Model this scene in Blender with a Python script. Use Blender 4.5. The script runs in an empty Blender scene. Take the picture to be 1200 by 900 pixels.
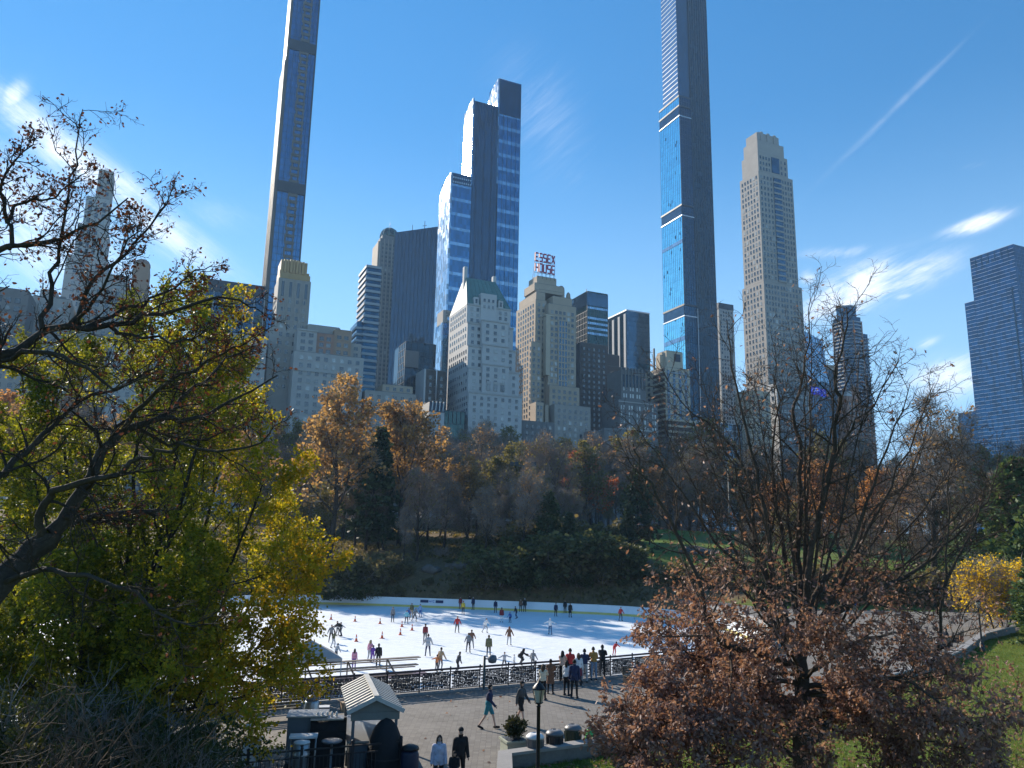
import bpy, bmesh, math, random
import numpy as np
from mathutils import Vector, Matrix
R = math.radians
S = bpy.context.scene
COL = S.collection
rnd = random.Random(7)
nrg = np.random.default_rng(11)

# ------------------------------------------------------------------ camera
F = 900.0
PITCH, ROLL, CAMZ = R(11.3), R(1.1), 8.0
CAMR = Matrix.Rotation(R(90) + PITCH, 3, 'X') @ Matrix.Rotation(ROLL, 3, 'Z')
CAMP = Vector((0, 0, CAMZ))
cd = bpy.data.cameras.new('camera'); cam = bpy.data.objects.new('camera', cd); COL.objects.link(cam)
cd.sensor_width = 36; cd.lens = 36 * F / 1200; cd.clip_end = 20000; cd.clip_start = 0.1
cam.matrix_world = Matrix.Translation(CAMP) @ CAMR.to_4x4()
S.camera = cam

def ray(px, py):
    d = CAMR @ Vector(((px - 600) / F, (450 - py) / F, -1)); return d / d.y
def at(px, py, D): return CAMP + ray(px, py) * D
def gnd(px, py, z=0.0):
    d = ray(px, py); return CAMP + d * ((z - CAMZ) / d.z)
def pxl(p):
    q = CAMR.transposed() @ (Vector(p) - CAMP); return (600 + F * q.x / -q.z, 450 - F * q.y / -q.z)

# ------------------------------------------------------------------ tags
def tag(o, label=None, cat=None, group=None, kind=None):
    if label: o['label'] = label
    if cat: o['category'] = cat
    if group: o['group'] = group
    if kind: o['kind'] = kind
    return o
def empty(name, loc=(0, 0, 0), rz=0.0, label=None, cat=None, group=None):
    o = bpy.data.objects.new(name, None); COL.objects.link(o)
    o.location = loc; o.rotation_euler = (0, 0, rz); o.empty_display_size = 0.3
    return tag(o, label, cat, group)
def link(name, mesh, parent=None, loc=None):
    o = bpy.data.objects.new(name, mesh); COL.objects.link(o)
    if parent: o.parent = parent
    if loc is not None: o.location = loc
    return o
def copy_tree(o, parent=None):
    c = o.copy(); COL.objects.link(c)
    if parent: c.parent = parent
    for ch in o.children: copy_tree(ch, c)
    return c

# ------------------------------------------------------------------ mesh builder
class MB:
    def __init__(s): s.v = []; s.f = []; s.m = []; s.sm = []
    def add(s, vs, fs, mi=0, smooth=False):
        o = len(s.v); s.v.extend(vs)
        for f in fs: s.f.append([i + o for i in f]); s.m.append(mi); s.sm.append(smooth)
    def box(s, x0, x1, y0, y1, z0, z1, mi=0):
        s.add([(x0,y0,z0),(x1,y0,z0),(x1,y1,z0),(x0,y1,z0),(x0,y0,z1),(x1,y0,z1),(x1,y1,z1),(x0,y1,z1)],
              [(0,3,2,1),(4,5,6,7),(0,1,5,4),(1,2,6,5),(2,3,7,6),(3,0,4,7)], mi)
    def obox(s, c, ax, ay, hx, hy, z0, z1, mi=0):       # box along two plan axes
        c = Vector(c); vs = []
        for z in (z0, z1):
            for sx, sy in ((-1,-1),(1,-1),(1,1),(-1,1)):
                p = c + Vector(ax) * hx * sx + Vector(ay) * hy * sy; vs.append((p.x, p.y, z))
        s.add(vs, [(0,3,2,1),(4,5,6,7),(0,1,5,4),(1,2,6,5),(2,3,7,6),(3,0,4,7)], mi)
    def beam(s, a, b, w, h, mi=0):                       # rectangular bar between two points
        a = Vector(a); b = Vector(b); d = (b - a).normalized()
        up = Vector((0,0,1)) if abs(d.z) < .95 else Vector((1,0,0))
        r = d.cross(up).normalized(); u = r.cross(d)
        vs = []
        for p in (a, b):
            for i, j in ((-1,-1),(1,-1),(1,1),(-1,1)): vs.append(tuple(p + r*w*.5*i + u*h*.5*j))
        s.add(vs, [(0,3,2,1),(4,5,6,7),(0,1,5,4),(1,2,6,5),(2,3,7,6),(3,0,4,7)], mi)
    def tube(s, pts, rad, n=8, mi=0, cap=True, smooth=True):
        pts = [Vector(p) for p in pts]; k = len(pts)
        if not hasattr(rad, '__len__'): rad = [rad] * k
        d0 = (pts[1] - pts[0]).normalized()
        ref = Vector((0,0,1)) if abs(d0.z) < .9 else Vector((1,0,0))
        r = d0.cross(ref).normalized(); vs = []
        for i in range(k):
            d = (pts[min(i+1,k-1)] - pts[max(i-1,0)]).normalized()
            r = r - d * r.dot(d)
            r = r.normalized() if r.length > 1e-6 else d.orthogonal().normalized()
            u = d.cross(r)
            for j in range(n):
                a = 2*math.pi*j/n; q = pts[i] + (r*math.cos(a) + u*math.sin(a))*rad[i]; vs.append((q.x,q.y,q.z))
        fs = []
        for i in range(k-1):
            for j in range(n):
                j2 = (j+1) % n; fs.append((i*n+j, i*n+j2, (i+1)*n+j2, (i+1)*n+j))
        if cap: fs.append(tuple(range(n-1,-1,-1))); fs.append(tuple((k-1)*n+j for j in range(n)))
        s.add(vs, fs, mi, smooth)
    def lathe(s, prof, c=(0,0,0), n=16, mi=0, smooth=True):
        vs = []; fs = []
        for r_, z in prof:
            for j in range(n):
                a = 2*math.pi*j/n; vs.append((c[0]+r_*math.cos(a), c[1]+r_*math.sin(a), c[2]+z))
        for i in range(len(prof)-1):
            for j in range(n):
                j2=(j+1)%n; fs.append((i*n+j,i*n+j2,(i+1)*n+j2,(i+1)*n+j))
        fs.append(tuple(range(n-1,-1,-1))); fs.append(tuple((len(prof)-1)*n+j for j in range(n)))
        s.add(vs, fs, mi, smooth)
    def prism(s, poly, z0, z1, mi=0):
        n = len(poly)
        s.add([(p[0],p[1],z0) for p in poly] + [(p[0],p[1],z1) for p in poly],
              [tuple(range(n-1,-1,-1)), tuple(range(n,2*n))] + [(i,(i+1)%n,(i+1)%n+n,i+n) for i in range(n)], mi)
    def ball(s, c, rx, ry=None, rz=None, n=10, m=7, mi=0):
        ry = ry or rx; rz = rz or rx; vs=[]; fs=[]
        for i in range(m+1):
            t = math.pi*i/m
            for j in range(n):
                a = 2*math.pi*j/n
                vs.append((c[0]+rx*max(math.sin(t),.02)*math.cos(a), c[1]+ry*max(math.sin(t),.02)*math.sin(a), c[2]-rz*math.cos(t)))
        for i in range(m):
            for j in range(n):
                j2=(j+1)%n; fs.append((i*n+j,i*n+j2,(i+1)*n+j2,(i+1)*n+j))
        fs.append(tuple(range(n-1,-1,-1))); fs.append(tuple(m*n+j for j in range(n)))
        s.add(vs, fs, mi, True)
    def mesh(s, name, mats):
        me = bpy.data.meshes.new(name); me.from_pydata([tuple(v) for v in s.v], [], s.f)
        for m in (mats if isinstance(mats, (list, tuple)) else [mats]): me.materials.append(m)
        me.polygons.foreach_set('material_index', s.m); me.polygons.foreach_set('use_smooth', s.sm)
        me.update(); return me
    def build(s, name, mats, parent=None, loc=None):
        return link(name, s.mesh(name, mats), parent, loc)

def np_mesh(name, v, f, mats, smooth=False):
    """v (N,3), f (M,k) arrays -> mesh"""
    me = bpy.data.meshes.new(name); M, k = f.shape
    me.vertices.add(len(v)); me.vertices.foreach_set('co', np.ascontiguousarray(v, dtype=np.float32).ravel())
    me.loops.add(M*k); me.loops.foreach_set('vertex_index', np.ascontiguousarray(f, dtype=np.int32).ravel())
    me.polygons.add(M); me.polygons.foreach_set('loop_start', np.arange(0, M*k, k, dtype=np.int32))
    if smooth: me.polygons.foreach_set('use_smooth', np.ones(M, dtype=bool))
    me.update(calc_edges=True); me.validate()
    for m in (mats if isinstance(mats,(list,tuple)) else [mats]): me.materials.append(m)
    return me

# ------------------------------------------------------------------ node helpers
class NT:
    def __init__(s, nt): s.nt = nt
    def node(s, t, **kw):
        n = s.nt.nodes.new(t)
        for k, v in kw.items(): setattr(n, k, v)
        return n
    def put(s, sock, v):
        if hasattr(v, 'is_output'): s.nt.links.new(v, sock)
        else: sock.default_value = v
    def math(s, op, a, b=None, c=None, clamp=False):
        n = s.node('ShaderNodeMath', operation=op, use_clamp=clamp)
        s.put(n.inputs[0], a)
        if b is not None: s.put(n.inputs[1], b)
        if c is not None: s.put(n.inputs[2], c)
        return n.outputs[0]
    def vm(s, op, a, b=None, out=0):
        n = s.node('ShaderNodeVectorMath', operation=op); s.put(n.inputs[0], a)
        if b is not None: s.put(n.inputs[1], b)
        return n.outputs[out]
    def mix(s, f, a, b, blend='MIX'):
        n = s.node('ShaderNodeMix', data_type='RGBA', blend_type=blend)
        s.put(n.inputs[0], f); s.put(n.inputs[6], a); s.put(n.inputs[7], b); return n.outputs[2]
    def noise(s, vec, scale, detail=3, rough=.55, dist=0.0):
        n = s.node('ShaderNodeTexNoise'); s.put(n.inputs['Vector'], vec)
        n.inputs['Scale'].default_value = scale; n.inputs['Detail'].default_value = detail
        n.inputs['Roughness'].default_value = rough; n.inputs['Distortion'].default_value = dist
        return n.outputs[0]
    def ramp(s, f, stops, interp='LINEAR'):
        n = s.node('ShaderNodeValToRGB'); n.color_ramp.interpolation = interp
        e = n.color_ramp.elements
        while len(e) < len(stops): e.new(.5)
        for i, (p, c) in enumerate(stops): e[i].position = p; e[i].color = (c[0],c[1],c[2],1)
        s.put(n.inputs[0], f); return n.outputs[0]
    def smooth(s, x, a, b):
        n = s.node('ShaderNodeMapRange', interpolation_type='SMOOTHSTEP'); s.put(n.inputs[0], x)
        n.inputs[1].default_value = a; n.inputs[2].default_value = b; return n.outputs[0]
    def comb(s, x, y, z):
        n = s.node('ShaderNodeCombineXYZ')
        for i, v in enumerate((x,y,z)): s.put(n.inputs[i], v)
        return n.outputs[0]
    def sep(s, v):
        n = s.node('ShaderNodeSeparateXYZ'); s.put(n.inputs[0], v); return n.outputs
def c4(c): return (c[0], c[1], c[2], 1)
def newmat(name):
    m = bpy.data.materials.new(name); m.use_nodes = True; t = NT(m.node_tree)
    b = m.node_tree.nodes['Principled BSDF']; return m, t, b
def objco(t): return t.node('ShaderNodeTexCoord').outputs['Object']
def mat(name, col, rough=.7, var=.25, scale=1.5, metal=0.0, bump=0.0, spec=.4, col2=None):
    m, t, b = newmat(name); co = objco(t)
    n = t.noise(co, scale, 4, .6)
    n2 = t.noise(co, scale*7.3, 3, .6)
    k = t.math('ADD', t.math('MULTIPLY', n, .65), t.math('MULTIPLY', n2, .35))
    lo = c4([c*(1-var) for c in col]); hi = c4([min(1, c*(1+var)) for c in (col2 or col)])
    t.put(b.inputs['Base Color'], t.ramp(k, [(.3, lo), (.7, hi)]))
    t.put(b.inputs['Roughness'], t.math('ADD', t.math('MULTIPLY', n2, .2), rough-.1, clamp=True))
    b.inputs['Metallic'].default_value = metal; b.inputs['Specular IOR Level'].default_value = spec
    if bump:
        bn = t.node('ShaderNodeBump'); bn.inputs['Strength'].default_value = bump; bn.inputs['Distance'].default_value = .05
        t.put(bn.inputs['Height'], n2); t.put(b.inputs['Normal'], bn.outputs[0])
    return m
def leafmat(name, cols, trans=.45, rough=.6, clump=0.35, turn=None):
    """per-leaf colour from a palette, with translucency"""
    m, t, b = newmat(name); g = t.node('ShaderNodeNewGeometry'); oi = t.node('ShaderNodeObjectInfo')
    n = t.noise(objco(t), clump, 2, .5)
    f = t.math('ADD', t.math('MULTIPLY', g.outputs['Random Per Island'], .55), t.math('MULTIPLY', t.math('SUBTRACT', n, .25, clamp=True), .9))
    f = t.math('ADD', f, t.math('MULTIPLY', t.math('SUBTRACT', oi.outputs['Random'], .5), .22), clamp=True)
    if turn:                        # the side that has turned colour first
        f = t.math('ADD', f, t.math('MULTIPLY', t.math('SUBTRACT', t.smooth(t.sep(objco(t))[0], turn[0], turn[1]), .35), turn[2]), clamp=True)
    k = len(cols); c = t.ramp(f, [((i+.5)/k, x) for i, x in enumerate(cols)])
    t.put(b.inputs['Base Color'], c); b.inputs['Roughness'].default_value = rough
    b.inputs['Specular IOR Level'].default_value = .3
    tr = t.node('ShaderNodeBsdfTranslucent'); t.put(tr.inputs[0], t.mix(1.0, c, (1.25,1.1,.7,1), 'MULTIPLY'))
    mx = t.node('ShaderNodeMixShader'); mx.inputs[0].default_value = trans
    t.put(mx.inputs[1], b.outputs[0]); t.put(mx.inputs[2], tr.outputs[0])
    out = m.node_tree.nodes['Material Output']; t.put(out.inputs[0], mx.outputs[0]); return m
def glassmat(name, col, panel=(1.5,1.5,3.6), tilt=.02, rough=.06, metal=.75, var=.25, dark=.0, body=None):
    """coated curtain-wall glass; each panel sits at a slightly different tilt"""
    m, t, b = newmat(name); co = objco(t)
    cell = t.vm('FLOOR', t.vm('DIVIDE', co, panel))
    wn = t.node('ShaderNodeTexWhiteNoise', noise_dimensions='3D'); t.put(wn.inputs[0], cell)
    g = t.node('ShaderNodeNewGeometry')
    off = t.vm('SCALE', t.vm('SUBTRACT', wn.outputs['Color'], (.5,.5,.5))); off.node.inputs['Scale'].default_value = tilt*2
    wav = t.node('ShaderNodeTexNoise'); t.put(wav.inputs['Vector'], co); wav.inputs['Scale'].default_value = .09
    off2 = t.vm('SCALE', t.vm('SUBTRACT', wav.outputs['Color'], (.5,.5,.5))); off2.node.inputs['Scale'].default_value = tilt*2.0
    nrm = t.vm('NORMALIZE', t.vm('ADD', t.vm('ADD', g.outputs['Normal'], off), off2))
    t.put(b.inputs['Normal'], nrm)
    v = wn.outputs['Value']
    lo = c4([c*(1-var) for c in col]); hi = c4([min(1,c*(1+var)) for c in col])
    t.put(b.inputs['Base Color'], t.ramp(v, [(.1, lo), (.9, hi)]))
    b.inputs['Metallic'].default_value = metal; b.inputs['Roughness'].default_value = rough
    return m
def winmat(name, dark=(.02,.028,.036), pale=(.45,.45,.42), amount=.3):
    """window pane: dark glass, some with a pale blind behind it"""
    m, t, b = newmat(name); g = t.node('ShaderNodeNewGeometry'); oi = t.node('ShaderNodeObjectInfo')
    f = t.math('FRACT', t.math('ADD', g.outputs['Random Per Island'], t.math('MULTIPLY', oi.outputs['Random'], 7.31)))
    t.put(b.inputs['Base Color'], t.ramp(f, [(0, dark), (1-amount-.12, [d*2.5 for d in dark]), (1-amount, [p*.45 for p in pale]), (1, pale)]))
    b.inputs['Roughness'].default_value = .08; b.inputs['Specular IOR Level'].default_value = .9
    return m

# ------------------------------------------------------------------ render, sun, sky
AZ, EL = R(-42), R(28)
SUN = Vector((math.sin(AZ)*math.cos(EL), math.cos(AZ)*math.cos(EL), math.sin(EL)))
sl = bpy.data.lights.new('sun', 'SUN'); sl.energy = 4.6; sl.angle = R(.53); sl.color = (1, .90, .76)
so = bpy.data.objects.new('sun', sl); COL.objects.link(so)
so.rotation_euler = SUN.to_track_quat('Z', 'Y').to_euler(); so.location = SUN * 900

W = bpy.data.worlds.new('World'); S.world = W; W.use_nodes = True
t = NT(W.node_tree); bg = W.node_tree.nodes['Background']
sky = t.node('ShaderNodeTexSky', sky_type='NISHITA'); sky.sun_disc = False
sky.sun_elevation = EL; sky.sun_rotation = AZ; sky.altitude = 10
sky.air_density = 1.0; sky.dust_density = 0.0; sky.ozone_density = 2.0
gd = t.node('ShaderNodeTexCoord').outputs['Generated']
x_, y_, z_ = t.sep(gd)
ys = t.math('MAXIMUM', y_, .02)
P = t.comb(t.math('DIVIDE', x_, ys), t.math('DIVIDE', z_, ys), 0.0)
def uv(px, py): d = ray(px, py); return Vector((d.x, d.z, 0))
def group(direction, strokes, sc, thr, seed):
    """clouds that share one drift direction share one noise field; each is (from, to, half width, strength)"""
    e = (uv(*direction[1]) - uv(*direction[0])).normalized(); n = Vector((-e.y, e.x, 0))
    nz = t.noise(t.comb(t.math('MULTIPLY', t.vm('DOT_PRODUCT', P, tuple(e), 1), sc[0]), t.math('MULTIPLY', t.vm('DOT_PRODUCT', P, tuple(n), 1), sc[1]), seed), 1.0, 7, .66, .9)
    out = None
    for a, b, wid, amp in strokes:
        a = uv(*a); b = uv(*b); c = (a+b)/2; f = (b-a).normalized(); L = (b-a).length*.5; m = Vector((-f.y, f.x, 0))
        q = t.vm('SUBTRACT', P, tuple(c))
        A = t.math('DIVIDE', t.vm('DOT_PRODUCT', q, tuple(f), 1), L); B = t.math('DIVIDE', t.vm('DOT_PRODUCT', q, tuple(m), 1), wid)
        g = t.math('MULTIPLY', t.math('EXPONENT', t.math('MULTIPLY', t.math('ADD', t.math('MULTIPLY', t.math('MULTIPLY', A, A), 1.2), t.math('MULTIPLY', B, B)), -1.0)), amp)
        out = g if out is None else t.math('MAXIMUM', out, g)
    fib = t.noise(t.comb(t.math('MULTIPLY', t.vm('DOT_PRODUCT', P, tuple(e), 1), sc[0]*1.6), t.math('MULTIPLY', t.vm('DOT_PRODUCT', P, tuple(n), 1), sc[1]*4.5), seed+4.0), 1.0, 4, .7, .4)
    nm = t.math('ADD', t.math('ADD', t.math('MULTIPLY', nz, .75), t.math('MULTIPLY', fib, .42)), t.math('MULTIPLY', out, .24))
    return t.math('MULTIPLY', t.smooth(nm, thr[0], thr[1]), t.smooth(out, .02, .8))
cl = group(((930,372),(1075,300)), [((930,378),(1080,305),.034,1), ((985,352),(1135,298),.028,.7), ((1100,278),(1190,246),.012,.9), ((930,300),(1030,292),.010,.5),
    ((1035,351),(1075,344),.006,.6), ((1050,455),(1190,428),.030,.85), ((1070,410),(1105,392),.008,.5), ((1120,200),(1160,190),.006,.3), ((935,330),(960,322),.012,.6)], (8, 30), (.50, .96), 1.0)
cl = t.math('MAXIMUM', cl, group(((-60,70),(290,345)), [((-60,70),(290,345),.032,.85), ((-80,160),(190,380),.08,.62), ((190,240),(330,262),.03,.28), ((0,105),(30,120),.03,.8)], (5, 16), (.45, 1.0), 8.0))
cl = t.math('MAXIMUM', cl, group(((940,232),(1150,28)), [((940,232),(1150,28),.0060,.36), ((590,40),(680,230),.07,.32), ((640,190),(700,215),.03,.2)], (7, 40), (.42, 1.25), 10.0))
front = t.smooth(y_, .05, .2)
cl = t.math('MULTIPLY', cl, front)
hs = t.node('ShaderNodeHueSaturation'); hs.inputs['Saturation'].default_value = 1.36; hs.inputs['Hue'].default_value = .497; hs.inputs['Value'].default_value = 1.5
lum = t.node('ShaderNodeRGBToBW'); t.put(lum.inputs[0], sky.outputs[0])
comp = t.math('DIVIDE', 1.0, t.math('ADD', 1.0, t.math('MULTIPLY', lum.outputs[0], .13)))     # soft shoulder: the glow round the sun does not burn out
skc = t.vm('SCALE', sky.outputs[0]); t.put(skc.node.inputs['Scale'], comp)
t.put(hs.inputs['Color'], skc)
SKYK = .077
cloudc = (9.0, 9.2, 9.6, 1)
low = t.math('MULTIPLY', t.math('SUBTRACT', 1.0, t.smooth(z_, 0.0, .52)), .85)
skyc = t.mix(low, hs.outputs[0], (3.7, 6.3, 9.2, 1))          # pale blue air low in the sky
t.put(bg.inputs[0], t.mix(cl, skyc, cloudc)); bg.inputs[1].default_value = SKYK

W.cycles.sampling_method = 'MANUAL'; W.cycles.sample_map_resolution = 256
S.render.engine = 'CYCLES'
S.view_settings.view_transform = 'Standard'; S.view_settings.look = 'None'; S.view_settings.gamma = 1; S.view_settings.exposure = 1.0
S.cycles.use_denoising = True; S.cycles.max_bounces = 6; S.cycles.diffuse_bounces = 2; S.cycles.glossy_bounces = 3; S.cycles.transmission_bounces = 3
S.cycles.volume_bounces = 0; S.cycles.transparent_max_bounces = 6

# ------------------------------------------------------------------ the city beyond the park
GA = R(24)
CU = Vector((math.cos(GA), math.sin(GA), 0)); CV = Vector((-math.sin(GA), math.cos(GA), 0))
def Dv(px, v, py=450):
    d = ray(px, py); return v / (d.x * -math.sin(GA) + math.cos(GA))
ZB = 0.0
M = {}
M['lime']   = mat('limestone', (.33,.30,.265), .85, .12, .15)
M['limeL']  = mat('pale limestone', (.38,.365,.34), .85, .10, .15)
M['white']  = mat('white brick', (.46,.45,.435), .8, .08, .2)
M['buff']   = mat('buff brick', (.41,.325,.24), .85, .12, .2)
M['tan']    = mat('tan brick', (.36,.24,.165), .85, .12, .2)
M['cream']  = mat('cream concrete', (.50,.41,.30), .8, .08, .2)
M['dstone'] = mat('grey stone', (.165,.16,.155), .85, .14, .2)
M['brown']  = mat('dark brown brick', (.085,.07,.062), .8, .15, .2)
M['brick']  = mat('red brown brick', (.36,.20,.14), .85, .12, .2)
M['copper'] = mat('green copper roof', (.085,.185,.175), .6, .18, .25)
M['gold']   = mat('gold crown', (.44,.27,.11), .55, .14, .3)
M['terra']  = mat('terracotta', (.105,.09,.075), .6, .12, .3)
M['metal']  = mat('dark metal', (.020,.028,.040), .5, .15, .5)
M['navyfin']= mat('navy metal fin', (.012,.030,.048), .4, .15, .5)
M['alu']    = mat('pale aluminium', (.50,.52,.55), .35, .08, .5, .6)
M['band']   = mat('pale spandrel', (.30,.32,.34), .45, .1, .3)
M['roof']   = mat('roof gravel', (.16,.155,.15), .9, .2, .4)
M['trim']   = mat('stone trim', (.38,.365,.34), .8, .1, .3)
M['trimd']  = mat('dark trim', (.035,.048,.07), .6, .1, .3)
M['win']    = winmat('window pane', amount=.22)
M['wind']   = winmat('dark window pane', amount=.06)
M['winl']   = winmat('lit blind window pane', pale=(.75,.74,.7), amount=.75)
M['gblue']  = glassmat('blue curtain wall', (.045,.16,.29), (1.5,1.5,3.8), .012, .05, .8, .22)
M['gcyan']  = glassmat('cyan curtain wall', (.34,.80,.95), (2.4,2.4,4.4), .016, .04, .9, .10)
M['gdark']  = glassmat('dark curtain wall', (.026,.062,.105), (1.6,1.6,3.6), .012, .08, .75, .35)
M['gdkblue']= glassmat('dark blue curtain wall', (.014,.058,.10), (1.6,1.6,3.6), .010, .07, .85, .3)
M['gblack'] = glassmat('black glass', (.008,.030,.050), (1.6,1.6,3.6), .01, .08, .5, .4)
M['ggreen'] = glassmat('green curtain wall', (.03,.07,.07), (1.6,1.6,3.6), .012, .08, .65, .3)
M['gsteel'] = glassmat('steel blue curtain wall', (.06,.11,.16), (1.7,1.7,3.8), .010, .07, .75, .2)
M['gtw']    = glassmat('navy curtain wall', (.012,.070,.145), (3.0,3.0,4.0), .03, .07, .85, .45)
M['gpale']  = glassmat('pale curtain wall', (.26,.38,.50), (1.8,1.8,4.0), .02, .10, .75, .2)
M['glit']   = glassmat('sunlit rippled curtain wall', (.34,.42,.50), (1.4,1.4,3.6), .06, .13, .8, .5)  # paler than the front glass: sun glint of the side faces put into the colour

def unit_window(name, pane, sill):
    b = MB()
    b.box(-.5,.5,-.10,.0,-.5,.5,0)
    b.box(-.56,.56,-.2,.0,-.60,-.503,1); b.box(-.012,.012,-.14,-.1005,-.5,.5,1); b.box(-.5,.5,-.13,-.1005,-.015,.015,1)
    return b
UW = {}
def uwin(pane, sill):
    if (pane, sill) not in UW: UW[(pane, sill)] = unit_window('', pane, sill).mesh('window', [M[pane], M[sill]])
    return UW[(pane, sill)]

class Bld:
    """a building measured from the photograph: left edge, near corner, right edge (pixel columns at row yt) and street distance v"""
    def __init__(s, name, label, xl, xc, xr, yt, v, cat='building', rot=GA, yref=None, H=None, group=None):
        s.D = Dv(xc, v, yt); s.yt = yt; s.xc = xc; s.rot = rot
        s.U = Vector((math.cos(rot), math.sin(rot), 0)); s.V = Vector((-math.sin(rot), math.cos(rot), 0))
        s.P = at(xc, yt, s.D); s.P.z = 0
        s.root = empty(name, (s.P.x, s.P.y, ZB), rot, label, cat, group)
        s.H = H if H else s.hz(yt)
        s.w = s.lx(xr); s.d = abs(s.ly(xl)); s.mb = {}; s.wins = []
    def _hit(s, px, py, A, org=None):
        r = ray(px, py); o = org or s.P
        # o + t*A = k*r  (plan)
        det = A.x * -r.y + r.x * A.y
        t = (-o.x * -r.y + -r.x * o.y) / det
        return t
    def lx(s, px, py=None, y=0.0): return s._hit(px, py or s.yt, s.U, s.P + s.V*y)      # local x on a front plane
    def ly(s, px, py=None, x=0.0): return s._hit(px, py or s.yt, s.V, s.P + s.U*x)      # local y on a side plane
    def hz(s, py, x=0.0, y=0.0):
        p = s.P + s.U*x + s.V*y
        r = CAMR.transposed() @ Vector((p.x, p.y, 0)); u = CAMR.transposed() @ Vector((0,0,1))
        k = (450 - py) / F                       # (r.y + z u.y) = k * -(r.z + z u.z)
        z = (-k*r.z - r.y) / (u.y + k*u.z)
        return z + CAMZ - ZB
    def part(s, name, m, new=False):
        if new: s.mb[(name, m, len(s.mb))] = q = MB(); return q
        if (name, m) not in s.mb: s.mb[(name, m)] = MB()
        return s.mb[(name, m)]
    def block(s, x0, x1, y0, y1, z0, z1, m='lime', name='wall', parapet=True):
        b = s.part(name, m); b.box(x0, x1, y0, y1, z0, z1)
        if parapet: s.part('roof', 'roof').box(x0+.4, x1-.4, y0+.4, y1-.4, z1+.002, z1+.35)
    def windows(s, face, a0, a1, plane, z0, z1, dx=4.0, dz=3.3, w=1.5, h=1.9, pane='win', sill='trim', skip=0.0):
        n = max(1, int(round((a1-a0)/dx))); k = max(1, int(round((z1-z0)/dz)))
        for i in range(n):
            for j in range(k):
                if skip and rnd.random() < skip: continue
                s.wins.append((face, a0+(i+.5)*(a1-a0)/n, plane, z0+(j+.5)*(z1-z0)/k, w, h, pane, sill))
    def grid(s, face, a0, a1, plane, z0, z1, dx=0, dz=0, m='metal', t=.25, out=.18, name='mullion'):
        b = s.part(name, m)
        if dz:
            k = int(round((z1-z0)/dz))
            for j in range(k+1):
                z = z0 + j*(z1-z0)/k
                if face == 'f': b.box(a0, a1, plane-out, plane+.05, z-t/2, z+t/2)
                elif face == 'l': b.box(plane-out, plane+.05, a0, a1, z-t/2, z+t/2)
                else: b.box(plane-.05, plane+out, a0, a1, z-t/2, z+t/2)
        if dx:
            n = max(1, int(round((a1-a0)/dx)))
            for i in range(n+1):
                a = a0 + i*(a1-a0)/n; o = out + .03
                if face == 'f': b.box(a-t/2, a+t/2, plane-o, plane+.05, z0, z1)
                elif face == 'l': b.box(plane-o, plane+.05, a-t/2, a+t/2, z0, z1)
                else: b.box(plane-.05, plane+o, a-t/2, a+t/2, z0, z1)
    def done(s):
        for k, b in s.mb.items(): b.build(k[0], M[k[1]], s.root)
        ws = sorted(s.wins, key=lambda q: (q[0] != 'f', -q[3] if q[3] < 0 else 0)); ws = s.wins
        seen = [q for q in ws if q[3] > 14]; ws = seen or ws
        first = ws if len(ws) <= 100 else ws[::max(1, len(ws)//100)][:100]
        fs = set(id(q) for q in first)
        for q in first:
            o = link('window', uwin(q[6], q[7]), s.root)
            if q[0] == 'f': o.location = (q[1], q[2], q[3])
            else: o.location = (q[2], q[1], q[3]); o.rotation_euler = (0, 0, -math.pi/2 if q[0] == 'l' else math.pi/2)
            o.scale = (q[4], 1, q[5])
        rest = [q for q in ws if id(q) not in fs]
        if rest:
            by = {}
            for q in rest: by.setdefault((q[6], q[7]), []).append(q)
            big = max(by, key=lambda k: len(by[k])); b = MB()
            mats = []; 
            for k in by:
                for m in k:
                    if M[m] not in mats: mats.append(M[m])
            for k, qs in by.items():
                i0, i1 = mats.index(M[k[0]]), mats.index(M[k[1]])
                for q in qs:
                    w, h = q[4]/2, q[5]/2
                    def bx(a0,a1,o0,o1,z0,z1,mi):
                        if q[0]=='f': b.box(q[1]+a0,q[1]+a1,q[2]-o1,q[2]-o0,q[3]+z0,q[3]+z1,mi)
                        elif q[0]=='l': b.box(q[2]-o1,q[2]-o0,q[1]+a0,q[1]+a1,q[3]+z0,q[3]+z1,mi)
                        else: b.box(q[2]+o0,q[2]+o1,q[1]+a0,q[1]+a1,q[3]+z0,q[3]+z1,mi)
                    bx(-w,w,0,.10,-h,h,i0); bx(-w*1.1,w*1.1,0,.2,-h*1.2,-h*1.01,i1)
            o = b.build('window', mats, s.root); o['kind'] = 'stuff'
        return s

# --- far left, behind the bare limbs
b = Bld('office_block', 'low dark office slab at the far left edge behind bare limbs', -60,-45,36,331,365)
b.block(0,b.w,0,40,0,b.H,'dstone'); b.windows('f',2,b.w-2,0,20,b.H-3,3.2,3.6,2.0,2.0,'wind','trimd'); b.done()
b = Bld('apartment_building', 'pale stone block with stepped roofline just right of the dark office slab', 30,38,84,346,385)
b.block(0,b.w,0,30,0,b.H,'lime'); b.block(b.w*.12,b.w*.55,6,22,b.H,b.H+5,'lime'); b.block(b.w*.6,b.w*.8,8,20,b.H,b.H+3,'dstone')
b.windows('f',2,b.w-2,0,20,b.H-3,3.6,3.4,1.5,1.9); b.done()
b = Bld('stone_skyscraper', 'slender stepped stone skyscraper seen through the bare left branches', 86,91,127,264,470)
h1,h2,h3,h0=b.hz(300),b.hz(262),b.hz(227),b.hz(192)
W_=b.w
b.block(-3,W_+2,-2,24,0,h1,'limeL'); b.block(0,W_,0,22,h1,h2,'limeL'); b.block(W_*.14,W_*.92,2,20,h2,h3,'limeL'); b.block(W_*.42,W_*.92,4,18,h3,h0,'lime')
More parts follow.
